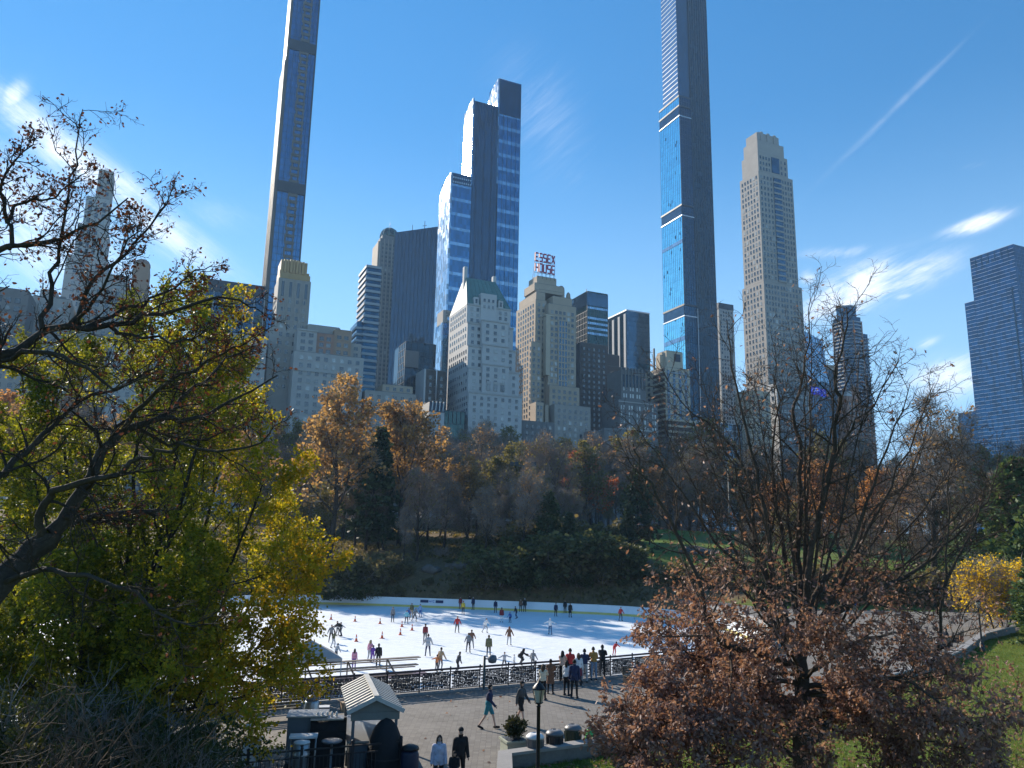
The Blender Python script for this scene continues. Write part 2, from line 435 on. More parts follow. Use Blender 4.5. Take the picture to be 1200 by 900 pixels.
b.windows('f',0,W_-1,-2,25,h1-3,3.4,3.8,1.7,2.4,'win'); b.windows('f',1,W_-1,0,h1+2,h2-2,3.4,3.8,1.7,2.4)
b.windows('f',W_*.18,W_*.9,2,h2+2,h3-2,3.4,3.8,1.7,2.4); b.windows('f',W_*.45,W_*.9,4,h3+2,h0-5,3.4,3.8,1.7,2.4,'wind')
b.done()
b = Bld('apartment_building', 'broad grey stone slab with brown dome-topped end behind bare branches', 82,96,152,317,400)
b.block(0,b.w,0,30,0,b.H,'lime')
xa,xb=b.w+.1,b.lx(178); hd=b.hz(344,b.w); hq=b.hz(306,b.w)
b.block(xa,xb,-2,24,0,hd,'tan'); b.block(xa+1.2,xb-1.2,0,20,hd,hq,'tan'); b.part('dome','brick').lathe([((xb-xa)*.40,0),((xb-xa)*.38,1.6),((xb-xa)*.30,3.0),((xb-xa)*.15,3.8),(.2,4.2)],((xa+xb)/2,7,hq+.01),16)
b.windows('f',2,b.w-2,0,30,b.H-4,3.6,3.4,1.5,1.9); b.windows('f',xa+1,xb-1,-2,30,hd-3,3.4,3.4,1.4,1.9,'wind'); b.done()
b = Bld('apartment_building', 'low grey building at the far left beneath the bare limbs', -40,-25,82,418,358)
b.block(0,b.w,0,30,0,b.H,'lime'); b.windows('f',2,b.w-2,0,15,b.H-2,3.8,3.4,1.5,1.9); b.done()
b = Bld('apartment_building', 'low pale building behind the yellow-green tree top', 124,132,236,404,358)
b.block(0,b.w,0,30,0,b.H,'limeL'); b.block(b.w*.2,b.w*.5,6,20,b.H,b.H+5,'lime'); b.windows('f',2,b.w-2,0,15,b.H-2,3.8,3.4,1.5,1.9); b.done()

# --- dark striped glass slab
b = Bld('office_tower', 'flat-topped dark blue glass slab with pale vertical stripes', 232,240,312,327,425)
b.block(0,b.w,0,b.d+14,0,b.H,'gdkblue','glass_facade')
b.grid('f',0,b.w,0,0,b.H-6,5.2,0,'band',.55,.45,'fin'); b.grid('f',0,b.w,0,0,b.H-6,0,3.7,'metal',.5,.12,'spandrel'); b.grid('l',0,b.d+14,0,0,b.H,5.2,0,'band',.5,.45,'fin')
b.part('parapet','metal').box(-.5,b.w+.5,-.55,b.d+14,b.H-6,b.H+.5); b.done()

# --- very slender tower with a terracotta spine (top out of frame)
b = Bld('skyscraper', 'needle-thin glass skyscraper with bronze spine rising out of frame at left', 319,327,359.5,200,445,H=435)
W_=b.w; dl=21
steps=[(0,285,4.5),(285,340,2.6),(340,395,1.2),(395,435,0)]
hstep=b.hz(66)
b.block(0,W_,2.6,dl,0,b.H,'gblue','glass_facade',False)
b.block(0,W_,0,2.598,0,b.H,'gblue','glass_facade',False)
# stone side wall in fins, stepping back at the top
b.block(-1.6,-.01,.4,dl+7,0,hstep,'terra','side_wall',False); b.block(-1.4,-.01,.4,dl-2,hstep,b.H,'terra','side_wall',False)
for i in range(12): b.part('side_fin','terra').box(-1.95,-1.605,1.2+i*2.05,1.75+i*2.05,0,hstep-2)
b.grid('f',0,W_,0,0,b.H,0,4.3,'gdkblue',.45,.10,'spandrel'); b.grid('f',0,W_,0,0,b.H,W_/6,0,'metal',.16,.16,'mullion')
x0,x1=W_*.38,W_*.74
for j in range(100):
    z=b.hz(300)-60+j*4.3
    if z>b.H-5: break
    b.part('bronze_spine','terra').box(x0,x1,-.42,-.2,z,z+1.9); b.part('bronze_spine','terra').box(x0+(j%2)*.7,x0+.9+(j%2)*.7,-.50,-.2,z+1.91,z+4.29); b.part('bronze_spine','terra').box(x1-1.2,x1-.4,-.5,-.2,z+1.91,z+4.29)
for y in (51,217):
    z=b.hz(y); b.part('louvre_band','metal',True).box(-.3,W_+.3,-.6,2,z-3.4,z+3.4)
b.part('corner_post','metal').box(W_-.5,W_+.35,-.3,.6,0,b.H)
b.done()

# --- tower with the gold crown and its stepped wing
b = Bld('apartment_tower', 'pale stone tower topped by a fluted gold crown', 312,327,365,325,365)
W_=b.w; dd=30
hb=b.hz(383); ht=b.H
b.block(0,W_,0,16,hb,ht,'lime'); b.block(-2.2,W_-.2,-.0,dd,0,hb,'lime')
b.windows('f',1.2,W_-1.2,0,hb-30,ht-9,W_/4.2,4.0,1.5,1.9,'wind'); b.windows('l',2,15,0,hb+2,ht-8,3.2,4,1.3,1.9,'win'); b.windows('l',2,dd-2,-2.2,20,hb-3,3.2,3.6,1.3,1.9,'win')
for i in range(4): 
    xx=W_*(.14+.24*i); b.part('recess','wind').box(xx-.6,xx+.6,-.12,0,ht-9,ht-1.5)
    for sgn in(-1,1): b.part('pier','lime').box(xx+sgn*1.0-.22,xx+sgn*1.0+.22,-.35,0,hb+1,ht-.4)
cr=b.part('crown','gold'); z1=b.hz(301)
n=9
for i in range(n):        # fluted crown: narrow ribs flaring out at the foot
    xx=W_*.08+(W_*.74)*i/(n-1); tall=z1-(abs(i-3.5)*.18)
    cr.box(xx-.60,xx+.60,1.0-(.5 if i%2 else 0),13,ht+3.4,tall)
    cr.add([(xx-.9,-.1,ht),(xx+.9,-.1,ht),(xx+.9,14,ht),(xx-.9,14,ht),(xx-.62,1.2,ht+3.9),(xx+.62,1.2,ht+3.9),(xx+.62,13,ht+3.9),(xx-.62,13,ht+3.9)],[(0,1,5,4),(1,2,6,5),(2,3,7,6),(3,0,4,7),(4,5,6,7)])
cr.box(W_*.02,W_*.94,1.5,12.5,ht+.3,ht+4.5); cr.box(W_*.86,W_*.97,.6,13,ht,ht+3)
b.done()
b = Bld('apartment_building', 'long stepped cream and tan apartment wing right of the gold-crowned tower', 338,345,427,411,352)
W_=b.w; f=lambda px,y=0:b.lx(px,411,y)
b.block(0,W_,0,22,0,b.H,'limeL')
y1=3; b.block(f(348),f(371),y1-1,20,b.H,b.hz(383),'limeL'); b.block(f(371)+.05,f(392),y1,20,b.H,b.hz(385),'brick'); b.block(f(392)+.05,f(413),y1+.5,20,b.H,b.hz(378),'tan'); b.block(f(413)+.05,f(425.5),y1+1,18,b.H,b.hz(392),'lime')
b.block(f(362),f(401),8,22,b.hz(385)-2,b.hz(373),'lime')
for x0,x1,zt in((348,371,383),(371,392,385),(392,413,380),(413,425,392)): b.windows('f',f(x0)+.8,f(x1)-.8,y1-1 if x0==348 else y1 if x0==371 else y1+.5 if x0==392 else y1+1,b.H+.5,b.hz(zt)-1,3.6,3.4,2.0,1.8,'wind')
b.windows('f',1.5,W_-1,0,14,b.H-.8,3.7,3.5,1.7,1.9,'win'); b.part('cornice','trim').box(f(348)-.3,f(371)+.3,y1-1.4,y1-1.01,b.hz(383)-.8,b.hz(383)); b.part('cornice','trim').box(-.3,W_+.3,-.4,-.01,b.H-9,b.H-8.3)
b.done()
b = Bld('apartment_building', 'pale stone block with a sunlit edge left of the gold-crowned tower', 261,268,314,390,356)
b.block(0,b.w,0,b.d+4,0,b.H,'limeL'); b.windows('f',1.5,b.w-1,0,14,b.H-2,3.6,3.4,1.5,1.9); b.windows('l',2,b.d+2,0,14,b.H-2,3.6,3.4,1.5,1.9); b.done()

# --- banded tower, domed tower, dark slab
b = Bld('apartment_tower', 'thin apartment tower of light and dark horizontal bands', 425,430.5,447,311,385)
W_=b.w; b.block(0,W_,0,18,0,b.H,'gdkblue','glass_facade'); b.block(-3.4,-.05,1,17,0,b.hz(377),'gdkblue','glass_facade')
k=int(b.H/3.4)
for j in range(k):
    z=4+j*3.4
    b.part('band','band').box(-.5,W_+.2,-.5,18,z,z+1.35)
    if z<b.hz(377)-2: b.part('band','band').box(-3.9,-.505,.5,17,z+.05,z+1.3)
b.done()
b = Bld('domed_tower', 'grey tower with a ribbed dome rising behind the banded tower', 441.5,446,474,279,600)
W_=b.w; b.block(0,W_,0,22,0,b.H,'dstone'); b.part('side_wall','buff').box(-1.2,-.01,2,22,0,b.H-2)
b.grid('f',0,W_,0,60,b.H,3.2,0,'lime',.7,.3,'pier'); b.windows('f',1,W_-1,0,60,b.H-3,3.2,3.7,1.5,2.0,'wind')
zc=b.hz(273); rr=b.lx(471)-b.lx(449); rr*=.5; cx=(b.lx(471)+b.lx(449))/2
b.block(cx-rr,cx+rr,3,3+2*rr,b.H,zc,'dstone')
b.part('dome','ggreen').lathe([(rr,0),(rr*.97,rr*.35),(rr*.86,rr*.7),(rr*.66,rr*1.0),(rr*.36,rr*1.2),(.15,rr*1.3)],(cx,3+rr,zc+.01),20)
for i in range(10):
    a=2*math.pi*i/10; p=[(cx+math.cos(a)*rr*r_*1.02,3+rr+math.sin(a)*rr*r_*1.02,zc+rr*q) for r_,q in((1,0),(.97,.35),(.86,.7),(.66,1),(.36,1.2),(.02,1.31))]
    b.part('dome_rib','copper').tube(p,.3,4)
b.part('mast','metal').tube([(cx,3+rr,zc+rr*1.28),(cx,3+rr,zc+rr*1.28+5)],.15,5); b.done()
b = Bld('office_tower', 'broad dark glass slab standing beside the ribbed dome', 440,463,523,273,560,rot=R(-21))
W_=b.w; b.block(0,W_,0,30,0,b.H,'gdark','glass_facade'); b.grid('f',0,W_,0,0,b.H,3.2,0,'metal',.25,.06,'mullion'); b.grid('f',0,W_,0,0,b.H,0,3.7,'gdkblue',.8,.05,'spandrel')
for x,h in((W_*.28,7),(W_*.52,9),(W_*.60,3)): b.part('mast','metal').tube([(x,5,b.H),(x,5,b.H+h)],.22,5)
b.part('mast','metal').beam((W_*.48,5,b.H+5),(W_*.56,5,b.H+5),.3,.3); b.done()
b = Bld('stone_tower', 'sliver of a tan sloped roof showing behind the dark glass slab', 508,512,532,266,640)
b.block(0,b.w,0,20,0,b.H-8,'tan'); b.part('roof_slope','tan').add([(0,0,b.H-8),(b.w,0,b.H-8),(b.w,20,b.H-8),(0,20,b.H-8),(b.w*.6,6,b.H+2),(b.w,6,b.H+2),(b.w,14,b.H+2),(b.w*.6,14,b.H+2)],[(0,1,5,4),(1,2,6,5),(2,3,7,6),(3,0,4,7),(4,5,6,7)]); b.windows('f',1,b.w-1,0,60,b.H-12,3.5,3.6,1.5,1.9,'wind'); b.done()
b = Bld('office_tower', 'short black glass block in front of the dark slab', 470,476,511,400,385)
W_=b.w; b.block(0,W_,0,22,0,b.H,'gblack','glass_facade'); b.block(-.6,W_*.42,-1.2,-.01,b.H-14,b.H-5,'dstone','annex',False); b.grid('f',0,W_,0,0,b.H,3.4,3.6,'metal',.22,.15); b.grid('l',0,b.d+3,0,0,b.H,3.4,3.6,'metal',.22,.15); b.done()
b = Bld('apartment_building', 'low stone frontage at the foot of the banded and domed towers', 424,428,488,457,352)
b.block(0,b.w,0,20,0,b.H,'lime'); b.block(b.w*.35,b.w*.95,2,16,b.H,b.H+4,'buff'); b.windows('f',1,b.w-1,0,12,b.H-1,3.6,3.4,1.6,1.9); b.windows('f',b.w*.38,b.w*.93,2,b.H+.5,b.H+3.7,3.6,3.2,1.6,1.7); b.done()

# --- the blue glass cascade tower
b = Bld('skyscraper', 'tallest central skyscraper of three stepped blue glass slabs with curved shoulders', 569,586,611,92,468)
W_=b.w; dL=30
def curved_side(x, y0, y1, z0, z1, r, part='curved_side', m='glit', t=1.2):
    """thin side wall whose far shoulder falls away in a quarter curve"""
    poly=[(y0,z0),(y0,z1)]
    for i in range(1,9):
        a=math.pi/2*i/8; poly.append((y0+(y1-y0)*math.sin(a), z1-r*(1-math.cos(a))))
    poly.append((y1,z0)); n=len(poly)
    vs=[(x-t,p[0],p[1]) for p in poly]+[(x-.003,p[0],p[1]) for p in poly]
    b.part(part,m).add(vs,[tuple(range(n)),tuple(range(2*n-1,n-1,-1))]+[(i,i+n,(i+1)%n+n,(i+1)%n) for i in range(n)])
hR=b.H
b.block(0,W_,0,20,0,hR,'gblue','glass_facade'); b.part('crown_band','gdkblue').box(.2,W_-.2,-.25,0,b.hz(133),hR-1)
curved_side(0,0,26,b.hz(215),hR,b.hz(92)-b.hz(130),m='glit')
b.grid('f',0,W_,0,0,b.hz(133),0,10.8,'gpale',2.6,.05,'reflective_band'); b.grid('f',0,W_,0,0,hR,W_/5,0,'metal',.14,.14)
x2=b.lx(556,124,-1.5); hM=b.hz(124)
b.block(x2,-1.25,-1.5,19,0,b.hz(127),'gdark','glass_facade'); 
for i in range(10):
    xx=x2+(-1.25-x2)*(i+.5)/10; b.part('mullion','metal').box(xx-.1,xx+.1,-1.58,-1.5,0,b.hz(127))
    if i%3!=1: b.part('pale_strip','gsteel').box(xx-.35,xx+.3,-1.62,-1.505,b.hz(330),b.hz(150+rnd.randint(0,40)))
curved_side(x2,-1.5,16,b.hz(225),hM,b.hz(124)-b.hz(148))
x3=b.lx(530,217,-4); hL=b.hz(217)
b.block(x3,x2-1.25,-4,19,0,hL,'gblue','glass_facade'); b.part('louvre_band','gdkblue').box(x3+.2,x2-1.4,-4.25,-4,b.hz(229),hL-.5)
for j in range(2):
    for i in range(9): 
        xx=x3+.8+(x2-1.25-x3-1.6)*i/8; b.part('louvre_slot','alu').box(xx-.35,xx+.35,-4.35,-4.25,b.hz(222+j*5)-.6,b.hz(222+j*5)+.6)
b.grid('f',x3,x2-1.25,-4,0,b.hz(230),0,10.8,'gpale',2.2,.05,'reflective_band')
curved_side(x3,-4,20,b.hz(470),hL,b.hz(217)-b.hz(238))
for i in range(10): b.part('rooftop_plant','metal').box(W_*(.1+.03*i),W_*(.12+.03*i),3,5,hR+.01,hR+1+1.5*((i*7)%3==0))
b.done()
b = Bld('glass_annex', 'small curved glass annex with a bright rippled side left of the white tower', 507,520,534,378,462)
W_=b.w; b.block(0,W_,0,16,0,b.H,'gblue','glass_facade'); curved_side(0,0,18,0,b.H,b.hz(378)-b.hz(425)); b.part('stone_top','lime').box(0,W_,2,14,b.H+.36,b.hz(362)); b.grid('f',0,W_,0,0,b.H,3,3.8,'metal',.2,.15); b.done()

# --- low house with a white flank, glass conservatory beside it
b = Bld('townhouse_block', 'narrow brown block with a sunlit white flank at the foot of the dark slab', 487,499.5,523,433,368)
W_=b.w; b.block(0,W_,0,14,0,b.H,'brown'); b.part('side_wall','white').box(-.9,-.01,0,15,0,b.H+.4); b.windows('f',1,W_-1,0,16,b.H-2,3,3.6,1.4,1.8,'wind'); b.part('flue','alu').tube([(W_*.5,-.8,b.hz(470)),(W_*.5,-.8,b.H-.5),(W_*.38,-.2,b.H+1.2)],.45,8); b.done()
b = Bld('townhouse', 'small cream house with a dark mansard roof and big dormers', 499,503,521,482,349)
W_=b.w; b.block(0,W_,0,14,0,b.H,'white',parapet=False); zt=b.hz(470)
b.part('mansard','trimd').add([(-.3,-.3,b.H),(W_+.3,-.3,b.H),(W_+.3,14,b.H),(-.3,14,b.H),(.4,1.2,zt),(W_-.4,1.2,zt),(W_-.4,12,zt),(.4,12,zt)],[(0,1,5,4),(1,2,6,5),(2,3,7,6),(3,0,4,7),(4,5,6,7),(0,3,2,1)])
for i in range(4): b.part('dormer','white').beam((W_*(.14+.24*i),-.5,b.H+.3),(W_*(.24+.24*i),.5,zt+.3),.5,.5)
b.windows('f',.8,W_-.8,0,b.H-8,b.H-.5,2.6,3.4,1.2,1.9,'wind'); b.done()
b = Bld('glass_pavilion', 'low glazed pavilion row between the cream house and the white tower', 519,521,545,481,350)
W_=b.w; b.block(0,W_,0,10,0,b.H,'ggreen','glass_facade'); b.grid('f',0,W_,0,b.hz(496),b.H,2,4.6,'metal',.22,.2); b.grid('f',0,W_,0,b.hz(496),b.H,2,0,'metal',.3,.2); b.done()

# --- white tower with the steep green copper roof
b = Bld('apartment_tower', 'white setback tower with a steep green copper roof and two chimneys', 525,549.5,612,459,352)
W_=b.w; dd=b.d
zz=[b.hz(459),b.hz(430),b.hz(403),b.hz(375),b.hz(352)]
ins=[(0,0,0),(1.6,.9,1.0),(3.2,1.8,2.2),(4.8,2.5,3.0),(6.4,3.0,3.8)]     # front, left(unused), right insets
zprev=0
for i,z in enumerate(zz):
    f_,l_,r_=ins[i]
    b.block(0,W_-r_*1.2,f_,dd+2,zprev,z,'white' ,parapet=(i<4))
    x1=W_-r_*1.2
    b.windows('f',1.2,x1-1.2,f_,max(zprev,16)+.6,z-1.0,(x1-2.4)/7,3.25,1.45,1.75,'win','trim'); 
    b.windows('l',f_+1.2,dd+.5,0,max(zprev,16)+.6,z-.8,3.1,3.25,1.2,1.7,'wind','trim')
    b.part('cornice','trim').box(-.25,x1+.25,f_-.3,f_-.01,z-.55,z+.35)
    zprev=z
cx0,cx1=W_*.24,W_*.74
for z0,z1,f_ in((zz[0]+.4,zz[1]+3,.2),(zz[1]+3.01,zz[2]+1.5,1.0),(zz[2]+1.51,zz[3]+2,2.0)):        # projecting centre bays
    b.block(cx0,cx1,f_,f_+4,z0,z1,'white','bay',False); b.windows('f',cx0+.8,cx1-.8,f_,z0+1,z1-1.4,(cx1-cx0)/3.2,3.25,1.7,1.9,'win'); b.part('cornice','trim').box(cx0-.3,cx1+.3,f_-.35,f_-.01,z1-.9,z1-.2)
for i in range(3): 
    xx=W_*(.36+.13*i); b.part('arched_window','wind').box(xx-1,xx+1,-.06,.195,zz[0]+1.5,zz[0]+5); b.part('arched_window','trim').box(xx-1.2,xx+1.2,-.12,.1,zz[0]+5.01,zz[0]+6.4)
x1=W_-ins[4][2]*1.2; zr=b.hz(314); f_=ins[4][0]; zt=zz[4]+.02
rx0,rx1=b.lx(549,330,12),b.lx(583,330,12)
b.part('copper_roof','copper').add([(0,f_,zt),(x1,f_,zt),(x1,dd+2,zt),(0,dd+2,zt),(rx0,f_+9,zr),(rx1,f_+9,zr),(rx1,f_+14,zr),(rx0,f_+14,zr)],[(0,1,5,4),(1,2,6,5),(2,3,7,6),(3,0,4,7),(4,5,6,7),(0,3,2,1)])
for i in range(9): 
    q=i/8; b.part('roof_seam','copper').beam((x1*q,f_-.12,zt),(rx0+(rx1-rx0)*q,f_+8.9,zr),.25,.25)
b.part('chimney','white',True).box(rx0-.9,rx0+.9,f_+10,f_+12.4,zt+6,b.hz(300)); b.part('chimney','white',True).box(rx1-.7,rx1+1.1,f_+10,f_+12.4,zt+6,b.hz(306))
g0,g1=x1*.30,x1*.66; zg=b.hz(337)
b.block(g0,g1,f_-.6,f_+7,zz[3]+.4,zg,'white','gable',False); b.windows('f',g0+.8,g1-.8,f_-.6,zz[4]-2,zg-2,(g1-g0)/3.1,3.4,1.2,1.6,'win')
for xx in(x1*.2,x1*.76): b.block(xx-1.3,xx+1.3,f_-.4,f_+5,zt+.05,zt+4.2,'white','dormer',False); b.part('dormer','copper').lathe([(1.4,0),(1.2,.8),(.6,1.5),(.05,1.8)],(xx,f_+1.1,zt+4.21),10); b.part('dormer','wind').box(xx-.6,xx+.6,f_-.5,f_-.401,zt+.8,zt+3.2)
b.done()

# --- stone hotel tower carrying the rooftop letters
b = Bld('hotel_tower', 'buff stepped hotel tower carrying tall red rooftop letters', 610,627,676,402,372)
W_=b.w; dd=26
lw=b.lx(640); f=lambda px,py=402,y=0: b.lx(px,py,y)
zl=b.hz(343); rA=f(642.5,402,-4)
zA=b.hz(347,0)
# left wing, recessed middle, right wing
b.block(0,lw,0,dd,0,zl-4,'buff'); b.block(.8,lw-.4,1,dd-2,zl-4,zl+1,'buff')
b.block(-3.4,lw*.42,-2.2,-.01,0,b.hz(402),'buff','wall')
rz=b.hz(361,W_*.7); rw0,rw1=rA,f(675,402,-4)
b.block(lw+.05,rw0-.05,5,dd,0,zl+2,'buff'); b.block(rw0,rw1,-4,dd-2,0,rz,'buff'); b.block(rw0+3.2,rw1-2.2,-3,dd-4,rz,rz+5,'buff')
b.block(rw0-3,rw1-5,3,dd-5,zl+2.01,b.hz(339,10),'buff'); t0,t1=f(629,339,8),f(652,339,8)
b.block(t0-2.4,t1+3.2,6,dd-6,b.hz(339,10)+.01,b.hz(330,10),'buff'); b.block(t0,t1,8,dd-7,b.hz(330,10)+.01,b.hz(320,10),'buff')
for xx,zz_,r_ in((t1+3.6,b.hz(328,14),1.9),(t1+8.4,b.hz(335,16),1.2)): b.part('turret','buff').lathe([(r_*1.1,-9),(r_*1.1,-1.5),(r_,0),(r_*.6,1),(.1,1.5)],(xx,9,zz_-1.2),10)
b.part('cornice','cream').box(rw0-2.2,rw0+3,-4.5,-1,rz-7.5,rz-6.7); b.part('corner_pier','cream').box(rw0-1.6,rw0+.8,-4.6,-.5,b.hz(440),rz-7.6)
b.windows('f',.8,lw-.5,0,30,zl-5,2.7,3.3,1.3,1.8,'wind','trim'); b.windows('l',1.5,dd-2,0,30,zl-5,3.2,3.3,1.3,1.8,'wind','trim')
b.windows('f',rw0+1,rw1-1,-4,b.hz(470),rz-3,(rw1-rw0-2)/6,3.35,1.5,1.9,'win','trim'); b.part('centre_strip','gsteel').box(rw0+(rw1-rw0)*.36,rw0+(rw1-rw0)*.68,-4.32,-4,b.hz(452),rz-9); b.grid('f',rw0+(rw1-rw0)*.36,rw0+(rw1-rw0)*.68,-4.32,b.hz(452),rz-9,2.2,3.35,'buff',.75,.12,'strip_frame')
b.windows('f',-3,lw*.4,-2.2,16,b.hz(402)-2,2.6,3.3,1.3,1.8,'wind','trim'); b.windows('l',-2,-.4,-3.4,16,b.hz(402)-2,1.6,3.3,1.0,1.8,'wind','trim')
p0,p1=f(644,454,-8),f(679,454,-8); b.block(p0,p1,-8,-4.02,0,b.hz(454,p0),'buff'); b.windows('f',p0+1,p1-1,-8,20,b.hz(454,p0)-1.5,3.6,3.3,1.6,1.8,'win')
q0,q1=f(650,478,-14),f(692,478,-14); b.block(q0,q1,-14,-8.02,0,b.hz(478,q0),'lime'); b.windows('f',q0+1,q1-1,-14,12,b.hz(478,q0)-1.5,3.3,3.3,1.4,1.8,'win')
c0,c1=f(628,476,-12),f(641,476,-12); b.block(c0,c0+4.5,-12,-5,0,b.hz(475,c0),'buff'); b.block(c0+6,c1+1.5,-11,-5,0,b.hz(477,c0),'buff'); b.windows('f',c0+.5,c0+4,-12,30,b.hz(475,c0)-1,1.9,3.3,1.1,1.9,'wind')
d0,d1=f(612,496,-15),f(650,496,-15); b.block(d0,d1-.05,-15,-12.1,0,b.hz(497,d0),'dstone'); b.windows('f',d0+1,d1-1,-15,8,b.hz(497,d0)-1,3.6,3.4,1.5,1.9,'win','trimd')
b.done()
# rooftop letters: open steel frame and red letters
SG=Bld('rooftop_sign', 'red steel-framed letters standing on the buff hotel roof', 626,627,651,296,379,cat='sign')
M['sred']=mat('red sign enamel',(.42,.025,.075),.5,.1,1); M['sframe']=mat('sign steel',(.05,.05,.055),.6,.1,1)
GL={'E':['111','1','11','1','111'],'S':['111','1','111','001','111'],'X':['101','101','010','101','101'],'H':['101','101','111','101','101'],'O':['111','101','101','101','111'],'U':['101','101','101','101','111']}
SEG={'E':[(0,0,0,1),(0,0,1,0),(0,.5,.8,.5),(0,1,1,1)],'S':[(0,0,1,0),(1,0,1,.5),(0,.5,1,.5),(0,.5,0,1),(0,1,1,1)],'X':[(0,0,1,1),(0,1,1,0)],'H':[(0,0,0,1),(1,0,1,1),(0,.5,1,.5)],'O':[(0,0,0,1),(1,0,1,1),(0,0,1,0),(0,1,1,1)],'U':[(0,0,0,1),(1,0,1,1),(0,0,1,0)],
     'N':[(0,0,0,1),(0,1,1,0),(1,0,1,1)],'Y':[(0,1,.5,.5),(1,1,.5,.5),(.5,0,.5,.5)],'C':[(0,0,1,0),(0,0,0,1),(0,1,1,1)],'G':[(0,0,1,0),(0,0,0,1),(0,1,1,1),(1,0,1,.45),(.5,.45,1,.45)]}
def letters(mb, word, x, z, w, h, gap, y, th, dep):
    for ch in word:
        for (a,b_,c,d) in SEG[ch]: mb.beam((x+a*w,y,z+b_*h),(x+c*w,y,z+d*h),dep,th) if abs(a-c)>1e-6 and abs(b_-d)<1e-6 else mb.beam((x+a*w,y,z+b_*h),(x+c*w,y,z+d*h),th,dep)
        x+=w+gap
W_=SG.w; zt,zm0,zm1,zb=SG.hz(296),SG.hz(305),SG.hz(308),SG.hz(317.5)
for word,z0,z1 in(('ESSEX',zm0,zt),('HOUSE',zb,zm1)):
    lwid=W_/5*.66; mbx=MB(); letters(mbx,word,.3,z0,lwid,z1-z0,W_/5*.34,0,.78,.5)
    o=mbx.build('lettering',M['sred'],SG.root)
fr=MB()
for i in range(6): fr.beam((W_*i/5,.7,zb-3.5),(W_*i/5,.7,zt+.3),.13,.13); fr.beam((W_*i/5,.7,zb-3.5),(W_*i/5,3.0,zb-3.5),.2,.2); fr.beam((W_*i/5,3.0,zb-3.5),(W_*i/5,.75,zb+4),.16,.16)
for z in(zb-.5,zm1+.3,zm0-.2,zt+.2): fr.beam((0,.7,z),(W_,.7,z),.16,.16)
fr.build('frame',M['sframe'],SG.root)

# --- green glass, brown tower, grey tower
b = Bld('office_tower', 'dark green glass office tower with pale floor bands right of the hotel', 671,688,712,341,440)
W_=b.w; b.block(0,W_,0,b.d+2,0,b.H,'ggreen','glass_facade'); b.grid('f',0,W_,0,0,b.H,W_/9,0,'metal',.2,.2); b.grid('f',0,W_,0,0,b.H-14,0,4,'ggreen',.6,.15,'spandrel')
for j,y in enumerate((360,372,378,384,390)): 
    z=b.hz(y); b.part('pale_floor','gpale').box(.3,W_-.3,-.17,-.02,z-.8,z+.8)
b.grid('l',0,b.d+2,0,0,b.H-14,b.d/9,4,'metal',.25,.2); b.part('crown_band','gsteel').box(-.25,W_+.2,-.25,b.d+2,b.H-10,b.H-1); b.part('rooftop_plant','metal').tube([(W_*.1,4,b.H),(W_*.1,4,b.H+3)],.2,5); b.done()
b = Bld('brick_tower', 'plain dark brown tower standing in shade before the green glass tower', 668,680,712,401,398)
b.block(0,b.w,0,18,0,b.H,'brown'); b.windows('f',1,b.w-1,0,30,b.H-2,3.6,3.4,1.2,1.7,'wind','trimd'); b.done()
b = Bld('office_tower', 'grey glass tower with white vertical stripes on its left face', 712,734.5,761,364,480)
W_=b.w; dL=b.d; b.block(0,W_,0,dL+2,0,b.H,'gsteel','glass_facade')
for i in range(4): 
    yy=dL*(.04+.3*i); b.part('stripe','white').box(-.5,-.01,yy,yy+dL*.10,0,b.H-2-i*.3)
    if i<3: b.part('dark_strip','gblack').box(-.3,-.012,yy+dL*.105,yy+dL*.28,0,b.H-3)
b.grid('f',0,W_,0,0,b.H,0,3.8,'gdkblue',.4,.08,'spandrel'); b.block(W_*.35,W_,-.01,4,b.hz(430),b.hz(424),'gdkblue','annex',False); b.part('parapet','alu').box(-.5,W_+.1,-.15,dL,b.H+.01,b.H+1); b.done()

# --- dark stone club building
b = Bld('club_building', 'dark grey stone block with paired lit windows and stepped tower top', 705,725,770.5,468,352)
W_=b.w; dd=b.d; z2=b.hz(431,2); x0,x1=b.lx(728,440,4),b.lx(752,440,4)
b.block(0,W_,0,dd,0,b.H,'dstone'); b.block(x0,x1,4,dd+1,b.H,z2,'dstone'); b.block(x1+.05,x1+4,6,dd-3,b.H,b.hz(452),'dstone')
zs=b.H
for j in range(9):
    for i in range(5):
        for s_ in(-1,1): b.wins.append(('f',W_*(.1+.2*i)+s_*.85,0,zs-4-j*3.7,.75,2.1,'winl' if j<5 else 'win','trim'))
for j in range(3):
    for i in range(3):
        for s_ in(-1,1): b.wins.append(('f',x0+(x1-x0)*(.18+.32*i)+s_*.8,4,zs+3.5+j*3.9,.75,2.1,'winl','trim'))
b.part('arcade','gblack').box(x0+1,x1-1,3.7,3.99,z2-9.5,z2-2.5)
for i in range(7): b.part('pinnacle','dstone').box(x0+(x1-x0)*i/6-.4,x0+(x1-x0)*i/6+.4,3.4,4.6,z2-10,z2+1.4)
b.part('cornice','trim').box(-.3,W_+.3,-.4,-.01,b.hz(503),b.hz(503)+.7); b.part('belt_course','trim').box(-.2,W_+.2,-.25,-.01,zs-1.2,zs-.7)
p0,p1=b.lx(708,503,-5),b.lx(736,503,-5); b.block(p0,p1,-5,-.42,0,b.hz(503,p0),'dstone'); b.windows('f',p0+1,p1-1,-5,12,b.hz(503,p0)-1,(p1-p0)/3.2,4.2,1.5,2.4,'wind','trim')
b.done()
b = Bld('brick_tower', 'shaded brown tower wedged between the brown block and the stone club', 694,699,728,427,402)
b.block(0,b.w,0,14,0,b.H,'brown'); b.block(b.w*.3,b.w,2,12,b.H,b.H+8,'brown'); b.windows('f',1,b.w-1,0,30,b.H-2,3.6,3.4,1.2,1.7,'wind','trimd'); b.done()
